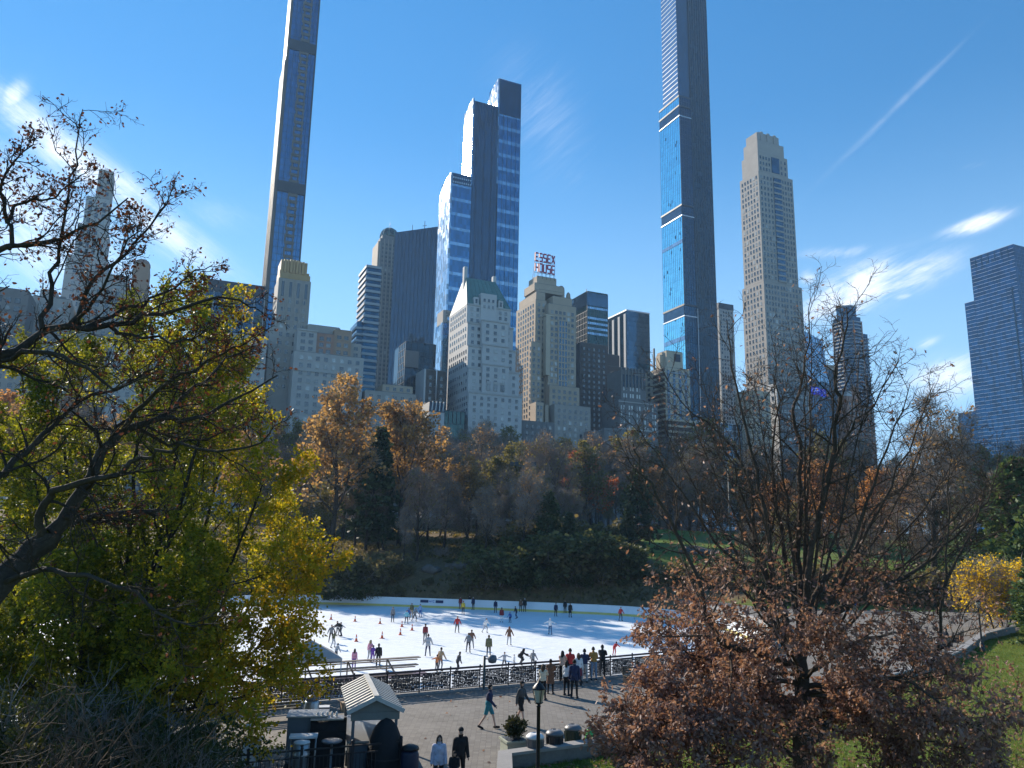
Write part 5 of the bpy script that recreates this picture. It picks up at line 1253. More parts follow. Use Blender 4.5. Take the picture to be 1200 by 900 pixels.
# --- leaning tree at the left edge, dry leaves on the twig ends
D1 = 11.0
pl = Tree(601)
K1 = [dict(n=13, t0=.12, ang=46, lr=.36, rr=.45, segs=7, wob=.20, up=.03, fall=.45, rmin=.009),
      dict(n=7, t0=.12, ang=46, lr=.50, rr=.5, segs=5, wob=.22, up=.03, fall=.4, rmin=.005, rtip=.003),
      dict(n=5, t0=.2, ang=42, lr=.50, rr=.6, segs=3, wob=.22, up=.03, fall=.3, rmin=.003, rtip=.002)]
limb(pl, [(-330,1250,8.5),(-250,1000,9.0),(-130,830,9.6),(-40,730,10.2),(25,660,10.8),(60,625,11)], .30, .15, 0, 3, .02)
limb(pl, [(-330,1250,8.5),(-300,900,9.0),(-240,640,9.4),(-190,480,9.8),(-160,330,10.0),(-140,150,10.2)], .26, .10, 0, 3, .02)
LL = [
 ([(60,625,11),(97,572,11.2),(117,537,11.4),(143,508,11.6),(187,490,11.9),(227,491,12.2),(277,467,12.6),(325,440,13)], .11, .012),
 ([(45,640,10.9),(47,602,10.7),(67,578,10.6),(110,562,10.5),(140,553,10.4),(173,532,10.3),(213,523,10.2),(277,528,10),(317,507,9.9)], .065, .010),
 ([(70,615,11),(133,603,11.6),(187,597,12.2)], .045, .03), ([(75,606,11),(120,612,11.3),(165,604,11.5)], .03, .012),
 ([(5,685,10.6),(30,667,10.3),(83,671,10.1),(133,687,9.9),(187,717,9.8),(230,735,9.7)], .05, .010),
 ([(-190,600,9.4),(-60,590,10),(0,558,10.4),(17,543,10.6),(50,511,10.9),(107,463,11.2),(140,455,11.4),(185,430,11.7)], .075, .010),
 ([(-200,520,9.6),(-60,445,10),(0,417,10.3),(60,386,10.7),(127,383,11),(190,366,11.3),(260,352,11.6),(300,360,11.8)], .095, .010),
 ([(-60,450,10),(0,428,10.3),(40,410,10.1),(90,424,9.9),(130,452,9.8),(175,440,9.7)], .05, .010),
 ([(-195,490,9.8),(-80,350,10),(0,297,10.3),(21,286,10.4),(71,279,10.6),(115,262,10.8),(150,232,11)], .065, .010),
 ([(10,292,10.3),(9,258,10.3),(24,235,10.4),(64,230,10.5),(95,205,10.6)], .035, .008), ([(9,262,10.3),(4,225,10.2),(20,190,10.2),(40,160,10.2)], .03, .007),
 ([(50,386,10.6),(58,335,10.8),(68,293,10.9),(82,229,11),(90,178,11.1),(97,128,11.2)], .040, .006),
 ([(80,383,10.8),(110,330,11.1),(150,296,11.3),(185,250,11.5),(205,215,11.6)], .04, .007), ([(100,384,10.9),(150,362,11.4),(190,345,11.7),(220,325,11.9),(250,310,12)], .035, .007),
 ([(90,382,10.9),(110,350,10.6),(140,300,10.4),(165,260,10.3)], .032, .007), ([(130,383,11),(170,395,10.8),(215,400,10.6),(245,385,10.5)], .03, .007),
 ([(143,508,11.6),(170,470,11.3),(215,440,11.1),(260,415,11),(290,400,10.9)], .045, .008),
 ([(187,490,11.9),(230,455,12.3),(270,420,12.6),(300,405,12.8)], .04, .008), ([(160,500,11.7),(200,520,12.2),(260,505,12.6),(300,490,12.9)], .035, .008),
]
for pts, r0, r1 in LL:
    o_, r_, L = limb(pl, pts, r0, r1, 0, 3, .03); pl.children(o_, r_, 0, K1, min(L*.9, 3.0))
pt_ = empty('leaning_tree', Vector((-8.9, 8.4, 1.6)), 0, 'dark leaning tree with crooked bare limbs and a few dry leaves at the left edge', 'tree')
base_ = Vector(pt_.location)
link('trunk', rebase(pl.mesh([0], {0:10}, 'trunk', M['bark'])), pt_)
link('twigs', rebase(pl.mesh([1,2,3], {1:5,2:4,3:3}, 'twigs', M['barkd'])), pt_)
A, D = sample_tips(pl, 4600, 6, lambda p: .25+.75*sm(8.5, 11.5, p.z), jitter=.03, tmin=.3)
link('crown', rebase(leaves('crown', M['l_dry'], A, D, .055, FOLD, 6, droop=.3, spread=.8)), pt_)

# --- many-stemmed yellow-green tree, left middle ground
D2 = 31.0
lm = Tree(701); bx, by = 118, 868
K2 = [dict(n=12, t0=.16, ang=36, lr=.42, rr=.5, segs=6, wob=.10, up=.05, fall=.4, rmin=.012),
      dict(n=8, t0=.15, ang=40, lr=.46, rr=.5, segs=4, wob=.14, up=.02, fall=.4, rmin=.008, rtip=.005, flat=.6),
      dict(n=5, t0=.15, ang=42, lr=.50, rr=.6, segs=3, wob=.16, up=.0, fall=.3, rmin=.006, rtip=.003, flat=.6)]
SL = [
 ([(bx,by+40,D2),(120,830,D2),(112,760,D2),(100,680,D2-.5),(85,590,D2-1),(70,500,D2-1.5),(62,450,D2-1.5)], .20, .02),
 ([(bx+4,by+40,D2),(128,820,D2),(140,740,D2+.5),(150,650,D2+1),(158,560,D2+1.2),(165,470,D2+1.4),(180,400,D2+1.5)], .20, .02),
 ([(bx+6,by+40,D2),(135,825,D2-.4),(160,740,D2-1),(185,640,D2-1.5),(205,540,D2-2),(218,450,D2-2.2),(222,392,D2-2.2)], .18, .02),
 ([(bx+8,by+40,D2),(140,830,D2),(180,770,D2+1),(215,690,D2+1.8),(245,600,D2+2.4),(262,520,D2+2.6),(270,450,D2+2.6)], .18, .02),
 ([(bx+8,by+40,D2),(145,835,D2),(195,780,D2-1),(245,710,D2-2),(285,630,D2-2.6),(310,560,D2-3)], .16, .018),
 ([(bx+10,by+40,D2),(150,838,D2),(210,800,D2+.6),(275,740,D2+1),(305,680,D2+1.4),(328,632,D2+1.6)], .15, .016),
 ([(bx+10,by+40,D2),(150,842,D2-.4),(215,815,D2-1.5),(285,775,D2-2.4),(318,735,D2-3),(342,704,D2-3)], .13, .014),
 ([(bx-4,by+40,D2),(105,825,D2),(80,750,D2+.8),(55,660,D2+1.4),(35,570,D2+1.6),(25,500,D2+1.6)], .17, .018),
 ([(bx-6,by+40,D2),(98,830,D2),(60,770,D2-1),(20,700,D2-1.8),(-15,620,D2-2.2),(-30,560,D2-2.2)], .15, .016),
 ([(bx-8,by+40,D2),(90,838,D2),(40,800,D2+1),(-20,750,D2+1.6),(-60,690,D2+2)], .13, .014),
 ([(bx,by+40,D2),(130,845,D2-1),(190,835,D2-3),(260,822,D2-4),(290,812,D2-4.4),(322,790,D2-4.4)], .10, .012),
 ([(bx,by+40,D2),(115,845,D2-1.2),(100,800,D2-3),(90,740,D2-4),(85,690,D2-4.2)], .11, .012),
 ([(bx,by+40,D2),(140,840,D2-1.2),(175,800,D2-3),(200,750,D2-4),(225,700,D2-4.4)], .11, .012),
 ([(bx+2,by+40,D2),(135,800,D2+1),(165,640,D2+2),(185,500,D2+2.5),(192,430,D2+2.6),(195,386,D2+2.6)], .15, .015),
 ([(bx+4,by+40,D2),(140,800,D2-2),(190,660,D2-3),(225,540,D2-3.4),(245,470,D2-3.5),(255,430,D2-3.5)], .14, .015),
 ([(bx,by+40,D2),(118,800,D2+2),(118,660,D2+3),(115,540,D2+3.4),(110,470,D2+3.5),(108,440,D2+3.5)], .14, .015),
 ([(bx-2,by+40,D2),(105,800,D2-2),(70,680,D2-3),(45,580,D2-3.4),(30,510,D2-3.5)], .13, .015),
 ([(bx+4,by+40,D2),(140,810,D2+2),(170,700,D2+3.2),(200,600,D2+3.8),(235,520,D2+4),(250,480,D2+4)], .13, .015),
 ([(bx-6,by+40,D2),(80,840,D2+.5),(30,790,D2+.8),(-20,740,D2+.6)], .12, .014),
 ([(bx-4,by+40,D2),(90,845,D2-2),(50,815,D2-3),(5,775,D2-3.4)], .10, .012),
 ([(bx+4,by+40,D2),(140,845,D2+2),(185,800,D2+3),(235,760,D2+3.4)], .11, .012),
 ([(bx,by+40,D2),(128,850,D2-2.5),(165,822,D2-4),(215,790,D2-4.6)], .09, .012),
]
for pts, r0, r1 in SL:
    o_, r_, L = limb(lm, pts, r0, r1, 0, 3, .03); lm.children(o_, r_, 0, K2, min(L, 9.0))
lt = empty('yellow_green_tree', at(bx, by+20, D2), 0, 'broad many-stemmed tree with yellow-green leaves filling the left side', 'tree'); lt.location.z = 0
base_ = Vector(lt.location)
link('trunk', rebase(lm.mesh([0], {0:9}, 'trunk', M['barkd'])), lt)
link('twigs', rebase(lm.mesh([1,2,3], {1:5,2:4,3:3}, 'twigs', M['barkd'])), lt)
A, D = sample_tips(lm, 225000, 7, lambda p: .72+.28*sm(2, 8, p.z), jitter=.10, tmin=.1)
A = np.array(A); Dn = np.array(D)
link('crown', rebase(leaves('crown', M['l_lime'], A, Dn, .130, QUAD, 7, droop=.25, spread=.7)), lt)

# --- bare brush at the bottom left and under the yellow-green tree
M['brush'] = mat('dead brush', (.085,.064,.048), .95, .3, 2, spec=.1)
tm, _ = shrub(801, 3.2, 3.2, None, 0, 0.1, stems=18); tm.materials[0] = M['brush']
for i, (px, D, yt, lab) in enumerate(((40,13.5,838,'pale leafless brush in the bottom left corner'),(120,14.5,846,'pale leafless brush right of the corner brush'),(205,15.5,862,'low leafless brush under the yellow-green tree'))):
    p = at(px, 600, D); p.z = 0; h = at(px, yt, D).z
    o = empty('brush', p, i*1.3, lab, 'shrub', 'leafless brush at the bottom left'); o.scale = (h/3.2*1.0, h/3.2*1.0, h/3.2); link('stems', tm, o)
_t = shrub(811, 3.2, 2.8, None, 0, stems=24)[0]; _tr = Tree(812)
for i in range(34):
    a = _tr.r.uniform(0,6.28); rr = _tr.r.uniform(0,1)**.6; cp, cr = _tr.path(Vector((math.cos(a)*.5*rr,math.sin(a)*.5*rr,-.1)), Vector((math.cos(a)*rr*.8,math.sin(a)*rr*.8,1)), 3.2*_tr.r.uniform(.6,1.05), .03, .01, 5, .1, 0, 0)
    _tr.children(cp, cr, 0, [dict(n=8, t0=.1, ang=46, lr=.36, rr=.6, segs=3, wob=.15, up=.02, fall=.4, rmin=.01), dict(n=4, t0=.2, ang=45, lr=.5, rr=.6, segs=2, wob=.2, up=0, fall=.3, rmin=.006)], 3.2)
A, D = sample_tips(_tr, 16000, 31, jitter=.06); NEARSHRUB = (_t, leaves('foliage', M['l_under'], A, D, .10, FOLD, 31, droop=.2))
for i, (px, D, yt, lab) in enumerate(((20,20,800,'dark leafy shrub low at the left edge'),(100,21,815,'dark leafy shrub under the many-stemmed trunk'),(180,22,822,'dark leafy shrub right of the many-stemmed trunk'),(245,21.5,850,'dark leafy shrub left of the serving carts'))):
    p = at(px, 600, D); p.z = 0; h = at(px, yt, D).z; a_, c_ = NEARSHRUB
    o = empty('shrub', p, i*1.7, lab, 'shrub', 'dark shrubs below the yellow-green tree'); s_ = h/3.2; o.scale = (s_*.9, s_*.9, s_); link('stems', a_, o); link('foliage', c_, o)

# ------------------------------------------------------------------ people
def dirv(pitch, yaw=0.0, roll=0.0):
    """unit vector: pitch 0 = straight down, 90 = forward (-Y), -ve = back; roll tips it outwards (+X)"""
    p, r_ = R(pitch), R(roll)
    v = Vector((math.sin(r_), -math.sin(p)*math.cos(r_), -math.cos(p)*math.cos(r_)))
    return Matrix.Rotation(R(yaw), 3, 'Z') @ v
def skeleton(lean=4, arms=((6,8,14,8),(6,8,14,8)), legs=((0,3,0),(0,3,0)), twist=0, head=0):
    """arms: (upper pitch, upper roll, fore pitch, fore roll); legs: (thigh pitch, roll, shin pitch)"""
    J = {}
    J['pelvis'] = Vector((0,0,0)); up = Matrix.Rotation(R(lean), 3, 'X') @ Vector((0,0,1))
    J['waist'] = up*.17; J['chest'] = up*.37; J['neck'] = up*.53; hd = Matrix.Rotation(R(lean*.5+head), 3, 'X') @ Vector((0,0,1))
    J['headlow'] = J['neck']+hd*.09; J['head'] = J['neck']+hd*.165; J['headtop'] = J['neck']+hd*.225; J['hd'] = hd
    for s_, a in ((1, arms[0]), (-1, arms[1])):
        sh = J['chest']+up*.085+Vector((.175*s_,0,0)); k = 'R' if s_ > 0 else 'L'
        u = dirv(a[0], 0, a[1]); f = dirv(a[2], 0, a[3]); u.x *= s_; f.x *= s_
        J['sh'+k] = sh; J['el'+k] = sh+u*.29; J['wr'+k] = J['el'+k]+f*.25; J['ha'+k] = J['wr'+k]+f*.09; J['hdir'+k] = f
    for s_, l in ((1, legs[0]), (-1, legs[1])):
        k = 'R' if s_ > 0 else 'L'; hp = Vector((.088*s_,0,-.03)); u = dirv(l[0],0,l[1]); f = dirv(l[2],0,l[1]*.5); u.x*=s_; f.x*=s_
        J['hip'+k] = hp; J['kn'+k] = hp+u*.43; J['an'+k] = J['kn'+k]+f*.42
        fd = Vector((.12*s_,-1,0)); fwd = -f.y                     # foot lifts when the shin points back
        fd = norm(Vector((.15*s_,-1,-max(0,-math.sin(R(l[2])))*.9))); J['toe'+k] = J['an'+k]+fd*.17+Vector((0,0,-.055)); J['heel'+k] = J['an'+k]+Vector((0,.045,-.055))
    low = min(J['heelR'].z, J['heelL'].z, J['toeR'].z, J['toeL'].z)-.03
    for k in J:
        if k[:2] != 'hd': J[k] = J[k]-Vector((0,0,low))
    return J
def capsule(bm, a, b, ra, rb, n=10):
    d = norm(b-a); m_ = MB()
    pts = [a-d*ra*.7, a-d*ra*.35, a, a.lerp(b,.5), b, b+d*rb*.35, b+d*rb*.7]; rad = [ra*.45, ra*.85, ra, (ra+rb)/2, rb, rb*.85, rb*.45]
    m_.tube(pts, rad, n); return m_
def make_body(pose, name, female=False):
    J = skeleton(**pose); b = MB()
    def cap(a, c, ra, rb, n=10):
        q = capsule(None, J[a] if isinstance(a,str) else a, J[c] if isinstance(c,str) else c, ra, rb, n); b.add(q.v, q.f)
    def oval(c, rx, ry, rz): b.ball(tuple(c), rx, ry, rz, 14, 9)
    sx = .92 if female else 1.0
    for k in 'LR':
        s_ = 1 if k == 'R' else -1
        cap('hip'+k,'kn'+k,.086,.056); cap('kn'+k,'an'+k,.054,.038); cap('heel'+k,'toe'+k,.038,.034)
        cap('sh'+k,'el'+k,.056*sx,.042*sx); cap('el'+k,'wr'+k,.041*sx,.029*sx); cap('wr'+k,'ha'+k,.028,.030,8)
        cap(J['chest']+(J['chest']-J['waist'])*.38, 'sh'+k, .062, .058)
        h = J['hdir'+k]; w = norm(h.cross(Vector((s_*1.0,.2,.3)))); w2 = norm(h.cross(w)); base = J['ha'+k]
        for i, (o_, L) in enumerate(((-.026,.062),(-.009,.074),(.009,.070),(.025,.054))):          # four fingers, slightly curled
            p0 = base+w*o_-h*.015; p1 = p0+norm(h+w2*.15*s_)*L*.5; p2 = p1+norm(h+w2*.55*s_)*L*.5; b.tube([p0,p1,p2],[.0115,.0105,.008],6)
        p0 = J['wr'+k]+w*-.022+h*.02; b.tube([p0, p0+norm(h*.6-w*.8)*.035, p0+norm(h*.6-w*.8)*.035+h*.03],[.013,.0115,.009],6)       # thumb
    cap('pelvis','waist',.125,.118,14); cap('waist','chest',.118*sx,.130*sx,14); cap('neck','headlow',.052,.052)
    for s_ in (-1,1): oval(J['pelvis'].lerp(J['waist'],.4)+Vector((.055*s_,.01,0)), .11,.11,.14); oval(J['chest'].lerp(J['waist'],.25)+Vector((.06*s_,0,0)), .115*sx,.105,.18)
    hd = J['hd']; hc = J['head']; oval(hc+hd*.02, .074,.092,.100); oval(hc-hd*.045+Vector((0,-.022,0)), .058,.066,.068)
    # nose, ears, brow
    f = Vector((0,-1,0)); f = norm(f-hd*f.dot(hd)); rt = f.cross(hd)
    oval(hc+f*.098-hd*.018, .013,.018,.022)
    for s_ in (-1,1): oval(hc+rt*.078*s_-hd*.01, .012,.022,.030)
    me = b.mesh(name, []); ob = bpy.data.objects.new('tmp', me); COL.objects.link(ob)
    rm = ob.modifiers.new('r','REMESH'); rm.mode = 'VOXEL'; rm.voxel_size = .0125; rm.adaptivity = 0
    smo = ob.modifiers.new('s','SMOOTH'); smo.factor = .5; smo.iterations = 3
    bpy.context.view_layer.update(); dg = bpy.context.evaluated_depsgraph_get(); nm = bpy.data.meshes.new_from_object(ob.evaluated_get(dg))
    bpy.data.objects.remove(ob); bpy.data.meshes.remove(me); nm.name = name
    nv = len(nm.vertices); co = np.empty(nv*3, np.float32); nm.vertices.foreach_get('co', co); co = co.reshape(-1,3)
    nn = np.empty(nv*3, np.float32); nm.vertices.foreach_get('normal', nn); nn = nn.reshape(-1,3)
    bones = {'leg':[('hipL','knL'),('hipR','knR'),('knL','anL'),('knR','anR')],'foot':[('heelL','toeL'),('heelR','toeR')],'pelvis':[('pelvis','waist')],
             'torso':[('waist','chest'),('chest','neck'),('chest','shL'),('chest','shR'),('shL','elL'),('shR','elR'),('elL','wrL'),('elR','wrR')],'hand':[('haL','haL'),('haR','haR')],'head':[('headlow','headtop')]}
    best = np.full(nv, 9.0); lab = np.zeros(nv, int); names = list(bones)
    sub = {'hipL':.09,'hipR':.09,'knL':.05,'knR':.05}
    for li, nme in enumerate(names):
        for a, c in bones[nme]:
            A = np.array(J[a]); B = np.array(J[c]) + (np.array(J['hdirL'])*.05 if c=='haL' else np.array(J['hdirR'])*.05 if c=='haR' else 0); AB = B-A; q = np.clip(((co-A)@AB)/max(1e-6, AB@AB), 0, 1)
            d = np.linalg.norm(co-(A+q[:,None]*AB), axis=1) - (.07 if nme in('pelvis',) or a in('waist','chest') and c in('chest','neck') else .04 if a in ('hipL','hipR') else .02)
            up_ = d < best; best[up_] = d[up_]; lab[up_] = li
    fl = np.array([[v for v in p.vertices] for p in nm.polygons if len(p.vertices) == 4]) if all(len(p.vertices)==4 for p in nm.polygons) else None
    if fl is None:
        fl = np.array([list(p.vertices)[:4] if len(p.vertices)>=4 else list(p.vertices)+[p.vertices[-1]] for p in nm.polygons])
    hdv = np.array(hd); hcv = np.array(hc); fv = np.array(f)
    def shell(sel, off, nme_, sm_=2):
        m4 = sel[fl].sum(axis=1) >= 3; ff = fl[m4]; used = np.unique(ff)
        if len(used) == 0: return None
        mp = -np.ones(nv, int); mp[used] = np.arange(len(used)); V = co[used] + nn[used]*off
        return np_mesh(nme_, V, mp[ff], [], True)
    L = lambda *q: np.isin(lab, [names.index(z) for z in q])
    # torso hem reaches to the hips
    waistz = np.array(J['pelvis']); upv = np.array(norm(J['waist']-J['pelvis'])); hgt = (co-waistz)@upv
    inarm = L('torso')
    jacket = shell(inarm | (L('pelvis') & (hgt > -.02)) | (L('leg') & (hgt > .0)), .022, 'jacket')
    trousers = shell((L('leg') | L('pelvis')) , .012, 'trousers')
    coat = shell(inarm | L('pelvis') | (L('leg') & (hgt > -.16)), .028, 'jacket')
    shorts = shell((L('leg')|L('pelvis')) & (co[:,2] > min(J['knL'].z,J['knR'].z)+.06), .024, 'shorts')
    shoes = []
    for k in 'LR':
        c = np.array((J['heel'+k]+J['toe'+k])/2); d = np.linalg.norm(co-c, axis=1); shoes.append(shell(L('foot') & (d < .17), .014, 'shoe'))
    rel = co-hcv; upc = rel@hdv; fc = rel@fv
    hairs = shell(L('head') & ((upc > .055) | ((fc < .02) & (upc > -.06)) | ((fc < .045) & (upc > .02))), .016, 'hair')
    # long hair falls over the shoulders
    lb = MB(); q = hc - f*.05
    lb.tube([q+hd*.06, q-f*.03, q-hd*.10-f*.035, q-hd*.22-f*.03, q-hd*.28-f*.02],[.05,.085,.085,.07,.03],10)
    for s_ in (-1,1): lb.tube([hc+rt*.07*s_+hd*.05, hc+rt*.082*s_-hd*.05, hc+rt*.09*s_-hd*.17, hc+rt*.085*s_-hd*.22],[.025,.03,.028,.012],8)
    lb.ball(tuple(hc+hd*.035-f*.012), .088,.10,.095)
    long_ = lb.mesh('hair', [])
    capb = MB(); capb.ball(tuple(hc+hd*.055-f*.005), .088,.103,.075, 14, 8); capb.ball(tuple(hc+hd*.05+f*.10), .062,.06,.012, 12, 5); cap_ = capb.mesh('cap', [])
    bean = MB(); bean.ball(tuple(hc+hd*.06-f*.005), .090,.105,.088, 14, 8); beanie = bean.mesh('beanie', [])
    # eyes and mouth, small dark insets belonging to the body mesh
    eb = MB()
    for s_ in (-1,1): eb.ball(tuple(hc+f*.083+rt*.030*s_+hd*.005), .011,.009,.008, 8, 5)
    eb.ball(tuple(hc+f*.084-hd*.060), .022,.008,.005, 8, 5)
    em = eb.mesh('x', [])
    bm = bmesh.new(); bm.from_mesh(nm); nf = len(bm.faces); bm.from_mesh(em); bm.faces.ensure_lookup_table()
    for q_ in bm.faces: q_.smooth = True; q_.material_index = 0
    for q_ in bm.faces[nf:]: q_.material_index = 1
    bm.to_mesh(nm); bm.free(); bpy.data.meshes.remove(em); 
    # skirt or coat tail
    sk = MB(); pz = J['pelvis']; kz = (J['knL']+J['knR'])/2
    n_ = 16; prof = [(pz+Vector((0,0,.10)),.145),(pz-Vector((0,0,.05)),.175),(pz.lerp(kz,.55),.20),(pz.lerp(kz,.95),.225)]
    vs = []; fs = []
    for c, r_ in prof:
        for j in range(n_): a = 2*math.pi*j/n_; w_ = r_*(1+.06*math.sin(a*5)); vs.append((c.x+math.cos(a)*w_*1.02, c.y+math.sin(a)*w_*.85, c.z))
    for i in range(3):
        for j in range(n_): j2=(j+1)%n_; fs.append((i*n_+j,i*n_+j2,(i+1)*n_+j2,(i+1)*n_+j))
    sk.add(vs, fs, 0, True); skirt = sk.mesh('skirt', [])
    bl = MB()
    for k in 'LR':
        h_, t_ = J['heel'+k], J['toe'+k]; bl.beam(h_-Vector((0,-.02,.045)), t_-Vector((0,.03,.045)), .006, .035)
    blade = bl.mesh('blade', [])
    ph = MB(); c = (J['haL']+J['haR'])/2+f*.03; ph.beam(c-Vector((0,0,.07)), c+Vector((0,0,.07)), .075, .01); phone = ph.mesh('phone', [])
    bag = MB(); c = J['chest'].lerp(J['waist'],.35)-f*.17; bag.ball(tuple(c), .15,.10,.21, 12, 8); bag.box(c.x-.12,c.x+.12,c.y-.02,c.y+.12,c.z-.2,c.z-.02); backpack = bag.mesh('backpack', [])
    res = dict(body=nm, jacket=jacket, coat=coat, trousers=trousers, shorts=shorts, shoes=shoes, hair=hairs, long=long_, cap=cap_, beanie=beanie, skirt=skirt, blade=blade, phone=phone, bag=backpack, J=J)
    for k, v in res.items():
        if k != 'J':
            for q_ in (v if isinstance(v, list) else [v]):
                if q_ is not None:
                    while len(q_.materials) < (2 if k == 'body' else 1): q_.materials.append(None)
    return res
POSES = {
 'stand': dict(lean=3, arms=((4,9,12,6),(-4,9,10,6)), legs=((1,4,-1),(-2,4,-3))),
 'lookdown': dict(lean=8, arms=((15,8,70,-25),(15,8,70,-25)), legs=((1,4,-1),(2,4,-3)), head=18),
 'walk':  dict(lean=5, arms=((-24,7,-6,5),(22,7,45,2)), legs=((24,2,14),(-16,2,-34))),
 'walk2': dict(lean=4, arms=((20,8,38,2),(-20,8,-4,4)), legs=((-13,2,-30),(20,2,10))),
 'skate': dict(lean=20, arms=((20,34,40,26),(-15,34,10,30)), legs=((30,7,-14),(-6,14,-42))),
 'glide': dict(lean=10, arms=((10,26,28,22),(6,26,24,22)), legs=((14,9,-10),(8,9,-18))),
 'armsout': dict(lean=6, arms=((8,66,6,74),(8,62,8,70)), legs=((16,10,-8),(-8,10,-20))),
 'bend':  dict(lean=58, arms=((62,6,66,4),(58,6,64,4)), legs=((14,8,-18),(6,8,-24)), head=-20),
 'crouch':dict(lean=52, arms=((60,10,78,0),(50,14,70,4)), legs=((78,8,-30),(60,10,-44)), head=-15),
 'phone': dict(lean=2, arms=((48,6,128,-26),(48,6,128,-26)), legs=((1,4,-1),(-1,4,-3))),
 'rail':  dict(lean=16, arms=((34,14,76,-10),(34,14,78,-10)), legs=((2,5,-1),(8,4,-8))),
 'sit':   dict(lean=6, arms=((20,8,66,-12),(20,8,66,-12)), legs=((84,7,4),(82,6,0))),
}
BODY = {}
def body(pose, fem):
    k = (pose, fem)
    if k not in BODY: BODY[k] = make_body(POSES[pose], 'person', fem)
    return BODY[k]
CM = {}
def cloth(c):
    c = tuple(c)
    if c not in CM: CM[c] = mat('cloth', c, .85, .22, 9, bump=.3)
    return CM[c]
SKIN = [mat('skin light', (.55,.34,.25), .55, .06, 4), mat('skin medium', (.36,.21,.14), .55, .06, 4), mat('skin dark', (.13,.075,.05), .55, .06, 4)]
EYE = mat('dark eye', (.05,.025,.02), .4, .1, 5)
HAIRC = {'black':(.012,.010,.010),'brown':(.06,.035,.02),'blond':(.32,.22,.11),'grey':(.3,.29,.28),'red':(.20,.07,.03)}
STEEL = mat('skate steel', (.5,.5,.52), .3, .1, 2, metal=.8)
C = dict(black=(.014,.014,.016), navy=(.018,.026,.07), blue=(.05,.12,.33), cyan=(.20,.50,.58), lblue=(.22,.34,.55), white=(.68,.68,.68), grey=(.20,.20,.205), lgrey=(.38,.38,.39), dgrey=(.06,.062,.066), red=(.42,.03,.03), dred=(.20,.025,.03), orange=(.62,.20,.06), pink=(.60,.26,.34), purple=(.14,.05,.30), brown=(.17,.085,.05), tan=(.42,.29,.17), cream=(.62,.54,.40), mustard=(.40,.19,.04), yellow=(.62,.44,.06), olive=(.12,.115,.06), maroon=(.17,.02,.035), jeans=(.075,.12,.21), ljeans=(.20,.27,.37), teal=(.03,.20,.24), peach=(.62,.40,.30), lilac=(.50,.50,.62))
def setm(o, m, i=0): o.material_slots[i].link = 'OBJECT'; o.material_slots[i].material = m
PEOPLE = []
def person(label, px, py, z, face, pose='stand', h=1.72, top='grey', bot='black', hair='brown', hs='short', fem=False, shoe='black', skin=0, kind='trousers', extra=(), group=None, coat=False, seat=None, cat='person'):
    B = body(pose, fem); p = gnd(px, py, z); s_ = h/1.76
    o = link('person', B['body'], None, (p.x, p.y, z)); o.rotation_euler = (0, 0, R(face)); o.scale = (s_,)*3
    if 'blade' in extra: o.location.z += .055*s_
    if seat is not None: o.location.z = z + seat - B['J']['pelvis'].z*s_ + .10*s_
    setm(o, SKIN[skin], 0); setm(o, EYE, 1); tag(o, label, cat, group)
    def child(nm, me, m):
        if me is None: return
        c = link(nm, me, o); setm(c, m); return c
    child('coat' if coat else 'jacket', B['coat' if coat else 'jacket'], cloth(C[top]))
    if kind == 'shorts': child('shorts', B['shorts'], cloth(C[bot]))
    else: child('trousers', B['trousers'], cloth(C[bot] if kind == 'trousers' else C['black']))
    if kind == 'skirt': child('skirt', B['skirt'], cloth(C[bot]))
    if 'tail' in extra: child('coat_tail', B['skirt'], cloth(C[top]))
    for sh in B['shoes']: child('skate_boot' if 'blade' in extra else 'shoe', sh, cloth(C[shoe]))
    hc_ = cloth(HAIRC[hair])
    if hs == 'short': child('hair', B['hair'], hc_)
    elif hs == 'long': child('hair', B['long'], hc_)
    elif hs == 'cap': child('hair', B['hair'], hc_); child('cap', B['cap'], cloth(C['black']))
    else: child('beanie', B['beanie'], cloth(C[hs] if hs in C else C['dgrey']))
    if 'blade' in extra: child('blade', B['blade'], STEEL)
    if 'phone' in extra: child('phone', B['phone'], cloth(C['black']))
    if 'bag' in extra: child('backpack', B['bag'], cloth(C['dgrey']))
    PEOPLE.append(o); return o
def ca(x, y): return 360+x/5.4545, 690+y/5.4545
def cb(x, y): return 560+x/5.4545, 690+y/5.4545
SK = 'skaters on the ice'
def skater(label, xy, face, pose='glide', **kw): return person(label, xy[0], xy[1], ICE, face, pose, extra=('blade',)+tuple(kw.pop('extra', ())), group=SK, **kw)
skater('bent-over skater in pale top among the cones at the left of the ice', ca(192,303), 60, 'bend', top='lgrey', bot='dgrey', h=1.6)
skater('bent-over skater in a dark jacket holding on beside the cones at left', ca(214,306), -50, 'bend', top='black', bot='dgrey', h=1.75)
skater('child in an olive-yellow jacket with arms out near the left leaves', ca(166,380), 80, 'armsout', top='olive', bot='lgrey', h=1.5)
skater('skater in grey near the left end, half behind yellow leaves', ca(150,345), 20, 'glide', top='grey', bot='black', h=1.65)
skater('small skater in grey closest to the pale canopy', ca(182,460), 150, 'skate', top='lgrey', bot='dgrey', h=1.4)
skater('girl in pink top and purple trousers above the wooden bleachers', ca(297,520), 170, 'stand', top='pink', bot='purple', hair='brown', hs='long', fem=True, h=1.55)
skater('tall blonde woman in pink beside the purple-clad child', ca(395,470), 150, 'glide', top='pink', bot='lgrey', hair='blond', hs='long', fem=True, h=1.72)
skater('child dressed all in purple between a pink and a black skater', ca(416,474), 160, 'glide', top='purple', bot='purple', h=1.35)
skater('tall skater all in black just right of the purple child', ca(452,506), 200, 'stand', top='black', bot='black', h=1.8)
skater('upright skater in a dark grey jacket standing right of the far cones', ca(545,215), 10, 'stand', top='grey', bot='dgrey', h=1.75)
